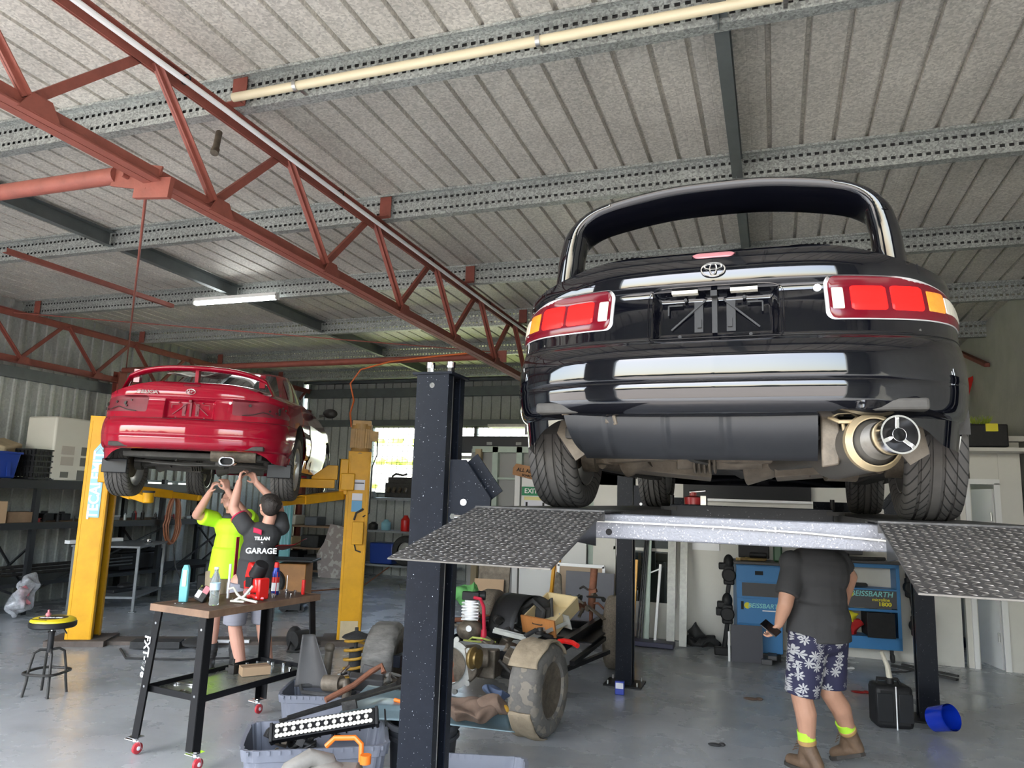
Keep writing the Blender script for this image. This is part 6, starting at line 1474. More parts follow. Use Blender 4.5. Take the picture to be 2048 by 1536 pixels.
tag(MB().lathe([(.05, 0), (.06, .02), (.03, .03), (.03, .05), (.045, .06), (0, .065)], n=16).build('metal_fitting', 'chrome', loc=(-8.72, 8.62, .9)), 'small bright metal fitting on the grey steel table', 'fitting')
tag(MB().box((0, 0, .14), (.5, .8, .26), taper=(1.05, 1.05)).box((0, 0, .29), (.56, .86, .04)).build('black_storage_box', 'black_plastic', loc=(-9.75, 9.3, .42), bevel=.02), 'big black lidded storage box on the lowest rack shelf behind the steel table', 'box')
tag(MB().box((0, 0, .02), (.3, .5, .05)).sph((0, .1, .06), (.1, .14, .05)).build('black_tray', 'black_plastic', loc=(-9.0, 8.47, .215), bevel=.01), 'black tray with parts on the lower shelf of the steel table', 'tray')
tag(MB().lathe([(0, 0), (.05, 0), (.055, .02), (.055, .12), (.02, .17), (.012, .2), (0, .2)], n=20).build('spray_bottle', 'label_yellow', loc=(-8.62, 9.7, 0)), 'yellow and white bottle on the floor beside the steel table', 'bottle')
t = thing('battery_box', 'black box with a white label on the floor at the foot of the hose coil', 'box', (-8.75, 10.05, 0), .4)
MB().box((0, 0, .17), (.34, .4, .34)).build('box_body', 'black_plastic', t, bevel=.015); MB().box((.02, -.203, .2), (.1, .004, .1)).build('box_label', 'decal_white', t, ang=0)
tag(MB().box((0, 0, .25), (.25, .34, .5)).box((0, .0, .53), (.1, .2, .08)).build('fluid_tank', 'tank_grey', loc=(-9.0, 10.45, 0), bevel=.03), 'dark grey fluid tank behind the black labelled box', 'tank')
t = thing('fuel_can', 'red plastic fuel can or case standing by the wall behind the neon shirt', 'fuel can', (-8.95, 11.0, 0), .55)
MB().box((0, 0, .45), (.42, .16, .9), (0, -.06, 0)).build('can_body', 'case_red', t, bevel=.03); MB().box((-.03, -.09, .5), (.18, .01, .03), (0, .2, 0)).box((-.02, -.09, .43), (.16, .01, .02), (0, .2, 0)).build('can_mark', 'steel', t, ang=0)
# blue bench grinder stand / teal column behind the coupe workers
t = thing('gas_trolley', 'tall teal pump column standing behind the person with the lettered back', 'trolley', (-7.3, 9.95, 0), .5)
MB().box((0, 0, .9), (.16, .12, 1.7)).build('column', 'teal', t, bevel=.01)
for k in range(3): MB().box((-.05 + k * .05, -.065, 1.2), (.012, .01, .8)).build('column_strip', 'label_sky', t, ang=0)
MB().box((0, 0, .04), (.4, .35, .08)).build('base', 'dark_metal', t, bevel=.01)
t = thing('tool_cart', 'orange wheeled cart with a black tray and tyre behind the work table', 'cart', (-6.65, 9.35, 0), .35)
MB().box((0, 0, .44), (.42, .4, .5)).build('cart_body', 'orange_old' if 'orange_old' in MATS else mat('orange_old', (.42, .18, .04), .5, 0, (6, .5)), t, bevel=.01)
MB().box((-.05, -.05, .74), (.75, .5, .03)).build('cart_tray', 'black_plastic', t, bevel=.006)
w_ = MB().lathe([(.1, -.05), (.17, -.055), (.19, -.03), (.19, .03), (.17, .055), (.1, .05)], (-.26, -.2, .43), (0, 1, 0), 32, capends=False).build('cart_tyre', 'black_rubber', t)
MB().lathe([(.1, -.03), (.07, -.045), (0, -.04)], (-.26, -.2, .43), (0, 1, 0), 28).build('cart_wheel', 'alloy', w_)
MB().cyl((-.1, -.1, .05), (-.1, .1, .05), .05).cyl((.15, -.1, 0.05), (.15, .1, .05), .05).box((0, 0, .12), (.3, .3, .16)).build('cart_foot', 'black_plastic', t)
tag(MB().grid(lambda u, v: V((lerp(-.28, .22, u), lerp(-.12, .12, v), .06 + .16 * u + .03 * math.sin(u * 5 + v * 3))), 14, 6).build('red_cover', 'case_red', ang=60, solid=.01, loc=(-6.75, 9.3, .79)), 'dark red sheet or cover lying on the cart tray', 'cover')
tag(MB().sph((-5.1, 7.25, .12), (.08, .1, .12)).cyl((-5.05, 7.15, .1), (-5.0, 7.35, .1), .1).tube([(-5.1, 7.2, .1), (-5.0, 7.0, .02), (-4.8, 7.1, .015), (-4.85, 7.3, .015), (-5.1, 7.2, .02)], .012, 6).build('floor_reel', 'black_rubber'), 'small black reel with cable on the floor behind the work table', 'reel')
tag(MB().tube([(-6.6, 6.3, .015), (-6.2, 6.0, .015), (-5.7, 6.2, .015), (-5.3, 6.5, .015), (-5.6, 6.9, .05)], .012, 6).build('floor_cable', 'black_rubber'), 'black cable looping over the floor between table and lift base', 'cable')
# back wall benches
t = thing('wall_bench', 'long steel bench under the back window loaded with engines', 'bench', (-7.3, 13.9, 0))
MB().box((-.2, 0, 1.62), (4.6, .55, .05)).build('bench_top', 'steel_grey', t, ang=0)
MB().box((.2, -.1, .96), (2.2, .5, .04)).build('middle_shelf', 'steel_grey', t, ang=0); MB().box((.2, -.1, .28), (2.2, .5, .04)).build('lower_shelf', 'steel_grey', t, ang=0)
for x in (-2.3, -.75, -.85 + 1.9, 2.0): MB().box((x, -.25, .81), (.05, .05, 1.62)).build('leg', 'steel_grey', t, ang=0)
tag(MB().cyl((-2.0, 0, 0), (-.5, 0, 0), .07, n=20).build('roller_tube', 'steel_grey', loc=(-7.3, 13.5, 1.70)), 'grey tube lying along the bench under the yellow lift arm', 'tube')
t = thing('engine', 'dark car engine standing on the bench in front of the back window', 'engine', (-7.35, 13.85, 1.645))
MB().box((0, 0, .16), (.62, .36, .3)).box((0, 0, .36), (.56, .26, .14)).cyl((-.34, 0, .12), (-.28, 0, .12), .1).cyl((.28, 0, .1), (.36, 0, .1), .08).tube([(-.2, -.1, .44), (-.1, -.12, .5), (.05, -.1, .47), (.15, -.1, .5)], .025, 8).build('engine_block', 'dark_metal', t, bevel=.02)
for x in (-.2, -.07, .06, .19): MB().cyl((x, -.2, .2), (x, -.26, .12), .035).build('exhaust_port', 'dirty_metal', t)
for k in range(6):
    s = q.uniform(.1, .18); tag(MB().box((0, 0, s * .5), (s * 1.4, s, s)).tube([(-s, 0, s), (0, 0, s * 1.6), (s, 0, s * .8)], .015, 6).build('gearbox_part', 'dark_metal', loc=(-6.8 + k * .25, 13.85, 1.645), bevel=.01), 'dark mechanical part on the bench right of the engine', 'part', 'parts on the window bench')
for x, mt, l, h in ((-8.0, 'dark_metal', 'dark pot on the middle shelf of the window bench', .16), (-7.7, 'label_sky', 'pale blue container on the middle shelf of the window bench', .22), (-7.25, 'tool_red', 'red reel on the middle shelf of the window bench', .32), (-6.98, 'bottle_clear', 'clear bottle on the middle shelf of the window bench', .3), (-6.55, 'case_red', 'dark red can at the right end of the middle shelf', .2)):
    tag(MB().lathe([(0, 0), (.09, 0), (.1, .02), (.1, h * .7), (.05, h * .9), (.04, h), (0, h)], n=18).build('shelf_item', mt, loc=(x + .1, 13.7, .98)), l, 'container')
t = thing('old_wheel', 'old wheel with a pale rim leaning on the lower shelf of the window bench', 'wheel', (-7.05, 13.6, .60), 0)
MB().lathe([(.17, -.08), (.27, -.09), (.3, -.05), (.3, .05), (.27, .09), (.17, .08)], (0, 0, 0), (0, 1, 0), 36, capends=False).build('tyre', 'black_rubber', t)
MB().lathe([(.19, .08), (.17, -.02), (.06, -.04), (.05, -.07), (0, -.07)], (0, 0, 0), (0, 1, 0), 32).build('rim', 'galv_worn', t)
t = thing('timber_shelf', 'low timber shelving unit full of dark parts at the back left', 'shelf unit', (-9.3, 13.5, 0), .1)
for z in (.1, .55, 1.0): MB().box((0, 0, z), (1.5, .5, .04)).build('shelf', 'timber_old', t, ang=0)
for x in (-.73, .73): MB().box((x, 0, .52), (.05, .5, 1.02)).build('side', 'timber_old', t, ang=0)
for k, (x, z, s, mt, l) in enumerate(((-.4, .12, .35, 'black_plastic', 'big black box on the bottom of the timber shelving'), (.3, .12, .3, 'dark_metal', 'dark box on the bottom right of the timber shelving'), (-.45, .57, .2, 'drawer_box', 'pale carton on the middle of the timber shelving'), (.15, .57, .25, 'black_rubber', 'dark bundle on the middle of the timber shelving'), (-.4, 1.02, .2, 'cabinet_ivory', 'ivory box on top of the timber shelving'), (.15, 1.02, .18, 'tank_grey', 'grey box on top of the timber shelving'))):
    tag(MB().box((0, 0, s / 2), (s * 1.7, .35, s)).build('stored_box', mt, loc=(-9.3 + x, 13.45, z), bevel=.02), l, 'box')
tag(MB().prism([(-.35, 0), (.35, 0), (.38, .5), (.3, 1.0), (-.2, 1.08), (-.3, .7), (-.45, .45)], .03, Matrix.Translation((-8.45, 13.2, 0)) @ Matrix.Rotation(PI / 2 - .08, 4, 'X')).build('torn_sheet', 'plaster_sheet', ang=0), 'torn pale pinkish grey board leaning behind the right yellow post', 'board')
tag(MB().tube([(-7.2, 13.2, .3), (-7.2, 12.2, .02), (-7.6, 11.4, .01), (-8.2, 10.6, .01)], .012, 6).build('air_hose', 'hose_orange'), 'thin brown hose running over the floor from the bench', 'hose')
tag(MB().tube([(-6.9, 13.1, .01), (-6.5, 12.4, .01), (-5.7, 12.2, .01), (-5.2, 12.8, .01), (-5.6, 13.4, .01)], .014, 6).build('air_hose', 'galv_worn'), 'pale hose looping on the floor in front of the window bench', 'hose')
tag(MB().box((0, 0, .22), (.5, .4, .42), taper=(1.08, 1.08)).build('blue_crate', 'tub_blue', loc=(-7.6, 13.75, .3), bevel=.02), 'blue crate on the lowest shelf of the window bench', 'crate')
# dark long panel hung over the window, tubes on it
t = thing('bumper_bar', 'long dark bumper hanging in front of the back window above the exit door', 'bumper', (-4.55, 12.2, 2.62), .0)
MB().prism([(-1.05, 0), (1.2, 0), (1.2, .3), (-.85, .3), (-1.0, .14)], .16, Matrix.Translation((0, .08, -.12)) @ Matrix.Rotation(PI / 2, 4, 'X')).build('bumper_skin', 'dark_navy' if 'dark_navy' in MATS else mat('dark_navy', (.012, .018, .03), .4), t, bevel=.02)
for x in (-.2, .35, .62): MB().box((x, -.085, .05), (.1, .006, .05)).build('bumper_slot', 'steel_grey', t, ang=0)
tag(MB().box((-4.3, 12.15, 2.42), (2.3, .3, .05)).box((-3.9, 12.15, 2.98), (1.7, .3, .05)).build('wall_rack', 'galv_worn', ang=0), 'pale shelf boards above and below the dark hanging bumper', 'shelf')
tag(MB().grid(lambda u, v: V((lerp(-3.9, -2.6, u), 12.1 + .2 * v, 3.02 + .16 * math.sin(PI * u) ** .5)), 16, 3).build('spare_grille', 'dark_metal', ang=60, solid=.02), 'dark curved grille lying on the upper shelf board', 'grille')
m = MB()
for k in range(5): m.tube([(-4.95 + .02 * k, 12.6, 2.0) + () if False else (-4.9 + (.2 + .01 * k) * math.cos(a), 12.6 + .015 * k, 2.0 + (.28 - .02 * k) * math.sin(a)) for a in (2 * PI * i / 28 for i in range(28))], .008, 5, closed=True)
tag(m.build('cable_coil', 'black_rubber'), 'coil of dark cable hanging at the right of the back window', 'cable')
tag(MB().box((-4.75, 12.5, .875), (.25, .3, 1.75)).build('dark_stand', 'black_plastic', bevel=.02), 'dark stand below the hanging cable coil', 'stand')
# black chair and red bits behind the chassis, boards leaning at the partition
t = thing('office_chair', 'black and red racing style chair behind the near lift post', 'chair', (-4.35, 9.3, 0), .4)
MB().box((0, 0, .48), (.5, .5, .12)).build('seat', 'black_plastic', t, bevel=.04); MB().box((0, .24, .9), (.5, .12, .8), (-.1, 0, 0)).build('backrest', 'black_plastic', t, bevel=.05)
for s in (-1, 1): MB().box((s * .24, .2, .9), (.05, .13, .6), (-.1, 0, 0)).build('side_bolster', 'tool_red', t, bevel=.02)
MB().cyl((0, 0, .1), (0, 0, .44), .03).build('column', 'dark_metal', t)
for k in range(5): a = 2 * PI * k / 5; MB().bar((0, 0, .1), (.28 * math.cos(a), .28 * math.sin(a), .06), .04, .03).sph((.28 * math.cos(a), .28 * math.sin(a), .03), .03).build('leg', 'black_plastic', t)
t = thing('brown_carton', 'open brown carton with a red stripe standing behind the compressor head', 'box', (-3.25, 8.4, 0), .2)
MB().box((0, 0, .3), (.42, .36, .6)).build('carton_body', 'cardboard', t, bevel=.004); MB().box((.01, -.184, .32), (.42, .004, .03)).build('carton_stripe', 'case_red', t, ang=0); MB().box((-.0, .1, .66), (.36, .02, .2), (-.3, 0, 0)).build('carton_flap', 'cardboard', t, ang=0)
tag(MB().box((-3.25, 8.62, .76), (.4, .03, .34), (-.12, 0, 0)).build('mesh_screen', 'dirty_metal', ang=0), 'small brown mesh screen leaning on the brown carton', 'screen')
tag(MB().box((-2.22, 9.3, .42), (.62, .03, .84), (-.05, 0, 0)).build('grey_board', mat('board_grey', (.10, .10, .115), .6, 0, (3, .3)), ang=0), 'plain dark grey board leaning behind the chassis', 'board')
t = thing('framed_board', 'white framed brown board standing behind the dark grey board', 'picture frame', (-2.38, 9.48, .0), 0)
MB().box((0, 0, .9), (.62, .03, .04)).box((-.3, 0, .45), (.035, .03, .9)).box((.3, 0, .45), (.035, .03, .9)).build('frame', 'decal_white', t, ang=0); MB().box((0, .01, .45), (.6, .01, .88)).build('backing_board', mat('kraft', (.36, .27, .19), .7), t, ang=0)
mat('barrier_yellow', (.75, .36, .01), .4)
for x, y, l in ((-2.82, 9.5, 'yellow post leaning left of the framed board'), (-1.78, 9.45, 'yellow post leaning just right of the far lift post')):
    tag(MB().bar((x, y, 0), (x + .03, y + .2, 1.05), .04, .04).bar((x + .07, y, 0), (x + .09, y + .2, 1.0), .04, .04).build('yellow_post', 'barrier_yellow', ang=0), l, 'post')
tag(MB().prism([(0, 0), (.14, 0), (.13, .5), (.11, .8), (.04, .83), (.01, .5)], .06, Matrix.Translation((-2.68, 9.25, .0)) @ Matrix.Rotation(PI / 2, 4, 'X')).build('weathered_plank', 'lining_plank' if 'lining_plank' in MATS else mat('lining_plank', (.2, .17, .13), .8, 0, (16, .9), dark=.3), bevel=.02), 'weathered narrow plank at the left edge of the grey board', 'plank')
for (x, w, mt, l, dz) in ((-1.56, .09, 'green_stud', 'pale green timber stud leaning on the partition', 1.35), (-1.25, .10, 'galv_worn', 'left one of two pale steel studs leaning on the cream partition', 1.4), (-1.10, .09, 'galv_worn', 'right one of two pale steel studs leaning on the cream partition', 1.4)):
    tag(MB().bar((x, 9.55, 0), (x - .01, 9.84, dz), w, .04).build('leaning_stud', mt, ang=0), l, 'stud')
tag(MB().bar((-1.42, 9.4, 0), (-1.40, 9.75, .95), .03, .03).bar((-1.40, 9.7, .9), (-1.62, 9.75, .8), .015, .015).build('peeling_bar', 'decal_white', ang=0), 'peeling white bar leaning in front of the low window', 'bar')
m = MB()
for k in range(3): m.bar((-1.66 + k * .03, 9.5, 0), (-1.6 + k * .02, 9.8, 1.3), .015, .02)
tag(m.build('black_rods', 'black_paint', ang=0), 'black rods leaning beside the pale green stud', 'rods')
tag(MB().box((-1.55, 9.35, .04), (.75, .2, .06)).build('floor_beam', mat('beam_purple', (.05, .05, .09), .4), bevel=.01), 'dark bluish beam lying on the floor in front of the leaning studs', 'beam')
w = struct(MB().box((-1.65, 9.935, .42), (.85, .03, .06)).box((-1.65, 9.935, 1.6), (.85, .03, .06)).box((-2.05, 9.935, 1.0), (.06, .03, 1.2)).box((-1.25, 9.935, 1.0), (.06, .03, 1.2)).box((-1.65, 9.935, 1.12), (.8, .03, .04)).build('window_3', 'cream_paint', ang=0))
MB().box((-1.65, 9.945, 1.0), (.8, .01, 1.18)).build('pane', 'window_glass', w, ang=0)
tag(crumple(MB().sph((0, 0, .05), (.16, .12, .06), 40, 20).sph((-.02, 0, .14), (.09, .08, .09), 30, 16).sph((.14, 0, .03), (.16, .1, .05), 30, 16), .08, 10).build('dropped_jacket', 'black_rubber', loc=(-.93, 9.75, 0), bevel=.01), 'black jacket dropped on the floor against the cream partition', 'jacket')
t = tag(MB().box((-.85, 9.94, 1.27), (.34, .015, .24)).build('whiteboard', 'decal_white', ang=0), 'small white framed board on the cream partition left of the blue cabinet', 'whiteboard')
for x, z, w_, h, l in ((-.1, 2.0, 1.5, .16, 'dark wall unit above the blue cabinets with a white edge'),):
    t = thing('wall_screen', l, 'screen', (-.35, 9.9, 1.95)); MB().box((0, 0, 0), (1.55, .06, .28)).build('screen_panel', 'black_paint', t, ang=0); MB().box((0, -.02, -.155), (1.6, .08, .03)).build('screen_edge', 'decal_white', t, ang=0)
tag(MB().box((-.5, 9.85, 1.62), (.9, .1, .12)).build('dark_shelf', 'aligner_dark', bevel=.01), 'dark narrow shelf below the wall unit on the cream partition', 'shelf')
# wheel aligner cabinets
def sensor(name, label, loc, rz, s):
    t = thing(name, label, 'sensor head', loc, rz)
    MB().box((0, 0, .30), (.12, .1, .22)).sph((0, 0, .45), (.06, .06, .09), 14, 8).cyl((0, -.06, .3), (0, .06, .3), .08).box((s * .055, 0, .40), (.12, .09, .08)).build('sensor_body', 'black_plastic', t, bevel=.015)
    MB().bar((0, 0, .2), (s * .04, 0, -.1), .05, .05).box((s * .07, 0, -.12), (.16, .1, .09)).build('sensor_arm', 'black_plastic', t, bevel=.012)
    return t
t = thing('aligner_cabinet', 'left blue wheel aligner cabinet with a drawer and a dark flap', 'cabinet', (-.20, 9.25, 0), .14)
MB().box((0, .15, .57), (.50, .42, .98)).build('cabinet_body', 'aligner_blue', t, bevel=.006)
MB().box((0, .12, 1.08), (.56, .5, .03)).build('cabinet_top', 'aligner_dark', t, bevel=.006)
f_ = MB().box((0, -.068, .96), (.49, .015, .17)).build('drawer', 'aligner_blue', t, bevel=.003); MB().box((0, -.077, .97), (.09, .006, .045)).build('handle', 'black_paint', f_, ang=0)
MB().box((.02, -.066, .78), (.42, .012, .15)).build('dark_flap', 'aligner_dark', t, ang=0)
d = MB().box((0, -.068, .54), (.49, .015, .28)).build('door', 'aligner_blue', t, bevel=.003); MB().box((-.19, -.077, .60), (.03, .006, .09)).build('handle', 'black_paint', d, ang=0)
text('brand_lettering', 'BEISSBARTH', .07, 'decal_teal', d, (.06, -.079, .60), (PI / 2, 0, 0), bold=.001, shear=.2)
MB().cyl((-.135, -.078, .60), (-.135, -.076, .60), .035, n=24).build('brand_disc', 'decal_yellow', d)
MB().box((.12, -.077, .55), (.18, .003, .012)).build('brand_line', 'decal_white', d, ang=0)
for x in (-.2, .2): MB().box((x, .1, .04), (.04, .4, .08)).build('foot', 'black_plastic', t, ang=0)
tag(MB().box((-.33, 9.0, .20), (.34, .02, .40), (-.08, 0, .14)).build('square_plate', mat('panel_dark', (.055, .055, .07), .5), ang=0), 'dark square panel leaning on the front of the left blue cabinet', 'panel')
tag(MB().box((-.52, 8.97, .16), (.022, .022, .32), (-.05, 0, 0)).build('white_strip', 'decal_white', ang=0), 'thin white strip standing beside the leaning dark panel', 'strip')
tag(MB().box((-.12, 9.0, .03), (.12, .1, .06)).box((-.06, 9.1, .07), (.1, .2, .05)).build('floor_pedal', 'aligner_dark', bevel=.01), 'dark pedal block on the floor at the right of the leaning panel', 'pedal')
for k in range(3): tag(MB().cyl((0, 0, 0), (.3 - k * .04, 0, 0), .012, n=10).box((0, 0, 0), (.05, .03, .03)).build('brass_clamp', 'gold_metal', loc=(-.42 + .05 * k, 9.2 + .08 * k, 1.115)), 'brass coloured clamp lying on top of the left blue cabinet', 'clamp', 'brass clamps on the left cabinet')
tag(MB().box((-.25, 9.5, 1.2), (.35, .2, .16)).cyl((-.3, 9.4, 1.16), (-.1, 9.4, 1.16), .03).build('printer', 'black_plastic', bevel=.01), 'black device on top of the left blue cabinet', 'device')
tag(MB().box((.02, 9.35, 1.2), (.1, .1, .2)).build('green_bottle', mat('bottle_green', (.03, .09, .04), .4), bevel=.02), 'dark green bottle at the right edge of the left cabinet top', 'bottle')
t = thing('aligner_cabinet', 'right open-fronted blue wheel aligner cabinet on castors', 'cabinet', (.86, 9.75, 0), .14)
W_ = .96
m = MB().box((-.46, .15, .64), (.04, .45, .96)).box((.46, .15, .64), (.04, .45, .96)).box((0, .36, .64), (.92, .02, .96)).box((0, .15, .22), (.96, .45, .14)).box((0, .15, 1.09), (.96, .45, .05)).box((0, .13, .82), (.92, .42, .02)).box((0, -.065, .585), (.92, .02, .03))
m.build('cabinet_frame', 'aligner_blue', t, bevel=.003)
MB().box((0, .13, 1.13), (1.02, .52, .035)).build('cabinet_top', 'aligner_dark', t, bevel=.01)
p_ = MB().box((0, -.06, .71), (.90, .015, .20)).build('front_panel', 'aligner_dark', t, ang=0)
text('brand_lettering', 'BEISSBARTH', .085, 'decal_teal', p_, (.17, -.07, .765), (PI / 2, 0, 0), bold=.001, shear=.2)
MB().cyl((-.07, -.072, .765), (-.07, -.069, .765), .045, n=24).build('brand_disc', 'decal_yellow', p_)
text('model_lettering', 'microline', .05, 'decal_yellow', p_, (.27, -.07, .705), (PI / 2, 0, 0), bold=.001)
text('model_lettering', '1800', .06, 'decal_yellow', p_, (.31, -.07, .655), (PI / 2, 0, 0), bold=.002, sx=1.2)
MB().box((.24, .0, .43), (.28, .3, .26)).box((.24, -.152, .43), (.3, .01, .28)).build('computer_tower', 'black_plastic', t, bevel=.004)
for s in (-1, 1):
    for y in (0, .3): MB().box((s * .38, y, .12), (.03, .05, .06)).lathe([(0, -.015), (.05, -.015), (.055, 0), (.05, .015), (0, .015)], (s * .38, y - .02, .055), (1, 0, 0), 20).build('castor', 'black_rubber', t)
tag(crumple(MB().sph((0, 0, .1), (.12, .08, .11), 30, 20), .06, 12).build('folded_flag', 'flag_red', loc=(.80, 9.78, .29)), 'red part of a bundled flag in the right blue cabinet', 'flag')
tag(crumple(MB().sph((0, 0, .06), (.1, .07, .09), 30, 20), .06, 12).build('folded_flag', 'decal_yellow', loc=(.79, 9.76, .43)), 'yellow part of a bundled flag in the right blue cabinet', 'flag')
tag(MB().box((.78, 9.8, .86), (.45, .15, .03)).build('keyboard', 'black_plastic', bevel=.006), 'black keyboard on the upper shelf of the right blue cabinet', 'keyboard')
t = thing('monitor', 'grey monitor standing on the right blue cabinet', 'monitor', (.72, 9.8, 1.15), .1); MB().box((0, 0, .2), (.5, .06, .3)).build('screen', 'aligner_dark', t, bevel=.008); MB().box((0, .03, .03), (.2, .15, .06)).build('foot', 'black_plastic', t, bevel=.005)
tag(MB().tube([(.55, 9.55, 1.165), (.9, 9.6, 1.17), (1.2, 9.75, 1.17)], .02, 8).build('black_cable', 'black_rubber'), 'thick black cable lying on top of the right blue cabinet', 'cable')
sensor('aligner_sensor', 'upper black sensor head hanging at the left side of the blue cabinets', (-.53, 9.25, .62), .1, -1); sensor('aligner_sensor', 'lower black sensor head hanging at the left side of the blue cabinets', (-.55, 9.22, .18), .1, -1)
sensor('aligner_sensor', 'upper black sensor head hanging at the right side of the blue cabinets', (1.46, 9.75, .56), .1, 1); sensor('aligner_sensor', 'lower black sensor head hanging at the right side of the blue cabinets', (1.50, 9.72, .14), .1, 1)
tag(MB().tube([(1.5, 9.7, .3), (1.62, 9.6, .22), (1.6, 9.5, .05), (1.3, 9.3, .01), (1.1, 9.2, .01)], .008, 6).build('sensor_cable', 'black_rubber'), 'thin black cable dropping from the right sensor heads to the floor', 'cable')
# oil drain can, blue scoop
t = thing('jerry_can', 'squat black jerry can with a clear spout by the rear right lift post', 'jerry can', (.86, 7.02, 0), .2)
MB().box((0, 0, .17), (.29, .22, .33)).build('can_body', 'black_plastic', t, bevel=.035)
MB().box((-.08, -.113, .17), (.12, .01, .22)).box((.08, -.113, .17), (.11, .01, .22)).build('can_panel', 'tray_plastic', t, bevel=.004)
MB().box((.005, -.117, .17), (.008, .006, .33)).build('level_strip', 'decal_white', t, ang=0)
MB().tube([(-.1, 0, .32), (-.1, 0, .37), (.06, 0, .37), (.08, 0, .33)], .014, 8).cyl((0, 0, .33), (0, 0, .38), .03).build('can_handle', 'black_plastic', t)
MB().tube([(0, 0, .37), (-.01, .01, .47), (-.05, .02, .58)], [.024, .02, .014], 12).build('spout', 'lens_clear', t)
t = tag(MB().lathe([(.10, .16), (.095, .0), (.06, -.02), (0, -.02), (0, -.015), (.055, -.012), (.085, .005), (.09, .16)], n=32, capends=False).build('blue_jug', mat('jug_blue', (.004, .03, .42), .15, coat=.6), loc=(1.16, 6.95, .11)), 'shiny blue plastic jug lying beside the black jerry can', 'jug'); t.rotation_euler = (1.2, .3, .6)
t = thing('aerosol_box', 'small blue and white tin standing at the foot of the far left lift post', 'tin', (-1.37, 6.98, 0), .1); MB().box((0, 0, .06), (.085, .05, .12)).build('tin_body', 'can_blue', t, bevel=.006); MB().box((0, -.026, .08), (.07, .004, .05)).build('tin_label', 'paper', t, ang=0)
# partition top: tool case and plant; door side
t = thing('tool_case', 'black tool case with a yellow latch on top of the cream partition', 'tool case', (2.28, 9.75, 2.47), 0)
MB().box((0, 0, .14), (.42, .3, .26)).build('case_body', 'black_plastic', t, bevel=.015); MB().box((.05, -.155, .23), (.12, .02, .09)).build('case_latch', 'decal_yellow', t, bevel=.004)
struct(MB().box((2.3, 9.8, 2.45), (.9, .5, .04)).build('trim_4', 'cream_paint', ang=0))
m = MB()
for k in range(70): a = V((2.15 + q.uniform(-.16, .2), 9.75 + q.uniform(-.1, .1), 2.76)); m.cyl(a, a + V((q.uniform(-.06, .06), q.uniform(-.05, .05), q.uniform(.04, .1))), .006, .001, n=5)
o = tag(m.build('camouflage_net', 'plants', ang=60), 'heap of dull green netting on top of the tool case', 'net'); o['kind'] = 'stuff'
tag(MB().prism([(0, 0), (.12, .3), (.2, .34), (.1, 0)], .02, Matrix.Translation((2.54, 12.0, 3.35)) @ Matrix.Rotation(PI / 2, 4, 'X')).build('red_bracket', 'tool_red', ang=0), 'small red bracket on the concrete wall below the red brace bar', 'bracket')
tag(MB().box((1.98, 12.0, .5), (.6, .3, 1.0)).build('blue_drum', 'tub_blue', bevel=.05), 'blue drum standing in the dark store room beyond the doorway', 'drum')
tag(MB().sph((2.1, 11.3, .08), (.25, .2, .09)).build('dark_bag', 'denim'), 'dark blue bag on the store room floor', 'bag')
tag(MB().bar((1.2, 9.5, .03), (1.75, 9.1, .02), .06, .02).bar((1.3, 9.55, .04), (1.8, 9.3, .02), .04, .02).build('floor_straps', 'black_rubber', ang=0), 'black straps lying on the floor behind the rear right lift post', 'strap')
for x, y, s, mt, l in ((-.24, 7.35, .07, 'fabric_brown', 'small brown rag with a pink end on the open floor'), (-.45, 5.88, .05, 'boot_dark', 'small dark scrap on the floor near the bottom edge'), (.72, 8.1, .07, 'case_red', 'red strip lying on the floor behind the walking person'), (.70, 9.2, .06, 'decal_white', 'crumpled white paper on the floor under the right blue cabinet')):
    tag(MB().sph((0, 0, .008), (s, s * .5, .012), 10, 6).sph((s, .02, .01), (s * .5, s * .4, .014), 8, 6).build('floor_scrap', mt, loc=(x, y, 0)), l, 'scrap')
t = thing('wheeled_trolley', 'edge of a dark blue trolley on a castor at the right border', 'trolley', (1.98, 7.05, 0), .0)
MB().box((.06, 0, .5), (.1, .3, .7)).build('trolley_body', 'denim', t, bevel=.01); MB().lathe([(0, -.02), (.05, -.02), (.075, -.012), (.075, .012), (.05, .02), (0, .02)], (-.02, -.1, .075), (1, .3, 0), 28).build('castor', 'black_rubber', t); MB().box((-.0, -.1, .12), (.05, .05, .08)).build('castor_fork', 'steel', t, ang=0)
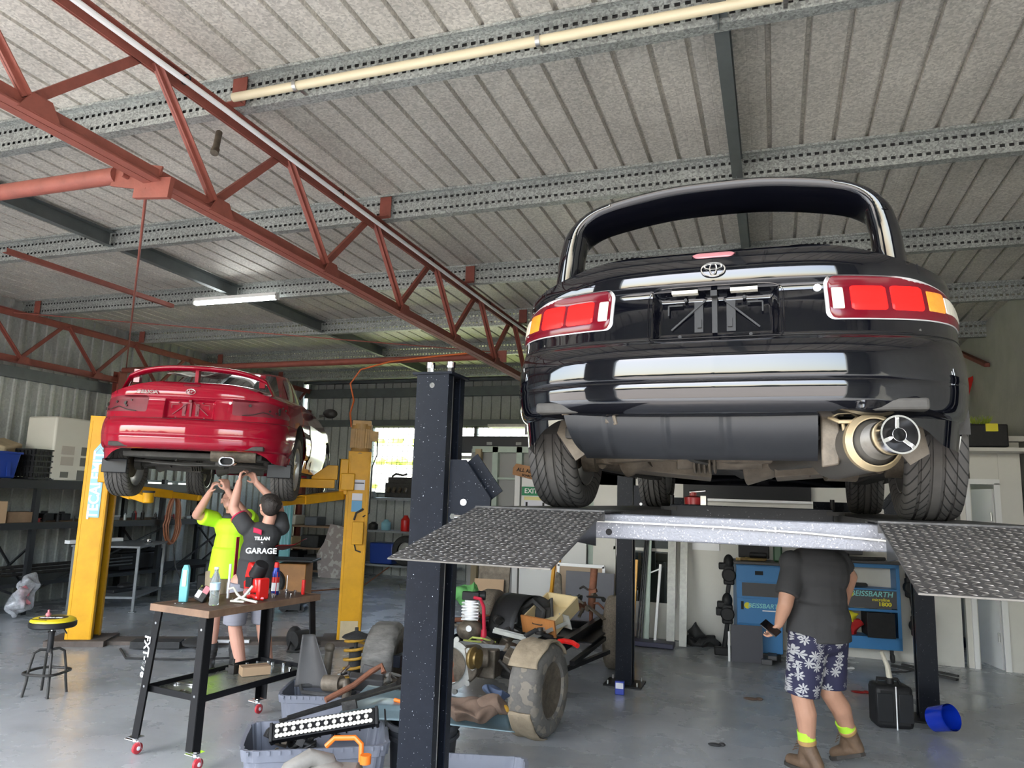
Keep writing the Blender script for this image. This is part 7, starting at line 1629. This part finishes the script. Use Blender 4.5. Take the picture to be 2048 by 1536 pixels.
# roof services
tag(MB().cyl((-3.17, 3.44, 4.185), (XR, 3.44, 4.185), .028).build('pvc_pipe', mat('pvc_cream', (.62, .55, .38), .4, 0, (2, .3), dark=.85)), 'cream plastic pipe clipped along the second purlin', 'pipe')
for x in (-2.7, -1.15, .1, 1.4): tag(MB().lathe([(.031, -.012), (.036, -.012), (.036, .012), (.031, .012)], (x, 3.44, 4.185), (1, 0, 0), 20, capends=False).box((x, 3.505, 4.185), (.02, .1, .01)).build('pipe_clip', 'steel'), 'metal clip holding the cream pipe to its purlin', 'clip', 'clips on the cream pipe')
tag(MB().tube([(-3.2, -.8, 4.14), (-3.2, 1.5, 4.11), (-3.21, 2.5, 4.105), (-3.19, 3.4, 4.085), (-3.21, 4.5, 4.08), (-3.2, 6, 4.05), (-3.21, 8, 4.03), (-3.2, 11, 4.0), (-3.2, 13.5, 3.97)], .017, 8).build('white_conduit', 'decal_white'), 'white cable conduit strapped along the long red truss', 'conduit')
for y in (3.1, 4.75, 6.4, 8.0, 9.6): tag(MB().lathe([(.03, -.004), (.034, -.004), (.034, .004), (.03, .004)], (-3.22, y, 4.16 - .0135 * y), (0, 1, 0), 14, capends=False).bar((-3.24, y, 4.17 - .0135 * y), (-3.28, y, 4.2 - .0135 * y), .006, .006).build('cable_tie', 'black_paint'), 'black cable tie round the white conduit', 'cable tie', 'cable ties on the truss')
tag(MB().cyl((-3.55, 3.75, 4.16), (-3.5, 3.68, 4.0), .022).cyl((-3.5, 3.68, 4.0), (-3.49, 3.66, 3.96), .027).build('hanging_sensor', 'dirty_metal'), 'short cylindrical fitting hanging below the roof beside the truss', 'fitting')
tag(MB().tube([(-3.6, 8.85, 3.64), (-4.4, 8.87, 3.60), (-5.0, 8.86, 3.55), (-5.45, 8.85, 3.45), (-5.6, 8.84, 3.25), (-5.5, 8.8, 3.0), (-5.42, 8.6, 2.8), (-5.2, 8.3, 2.6), (-4.95, 7.9, 2.55)], .012, 8).build('orange_cable', mat('cable_orange', (.7, .16, .04), .5)), 'orange cable tied to the long red tube and hanging down to the lift motor', 'cable')
tag(MB().grid(lambda u, v: V((lerp(-.3, .45, u), lerp(-.15, .12, v), .02 + .03 * math.sin(u * 9) - .08 * max(0, .5 - v) * abs(math.sin(u * 6)))), 24, 8).build('striped_cloth', mat('cloth_striped', (.6, .6, .58), .8, 0, (9, .9), dark=.08), ang=70, solid=.004, loc=(-5.35, 5.75, 2.83)), 'black and white cloth draped over the boot spoiler of the crimson coupe', 'cloth')
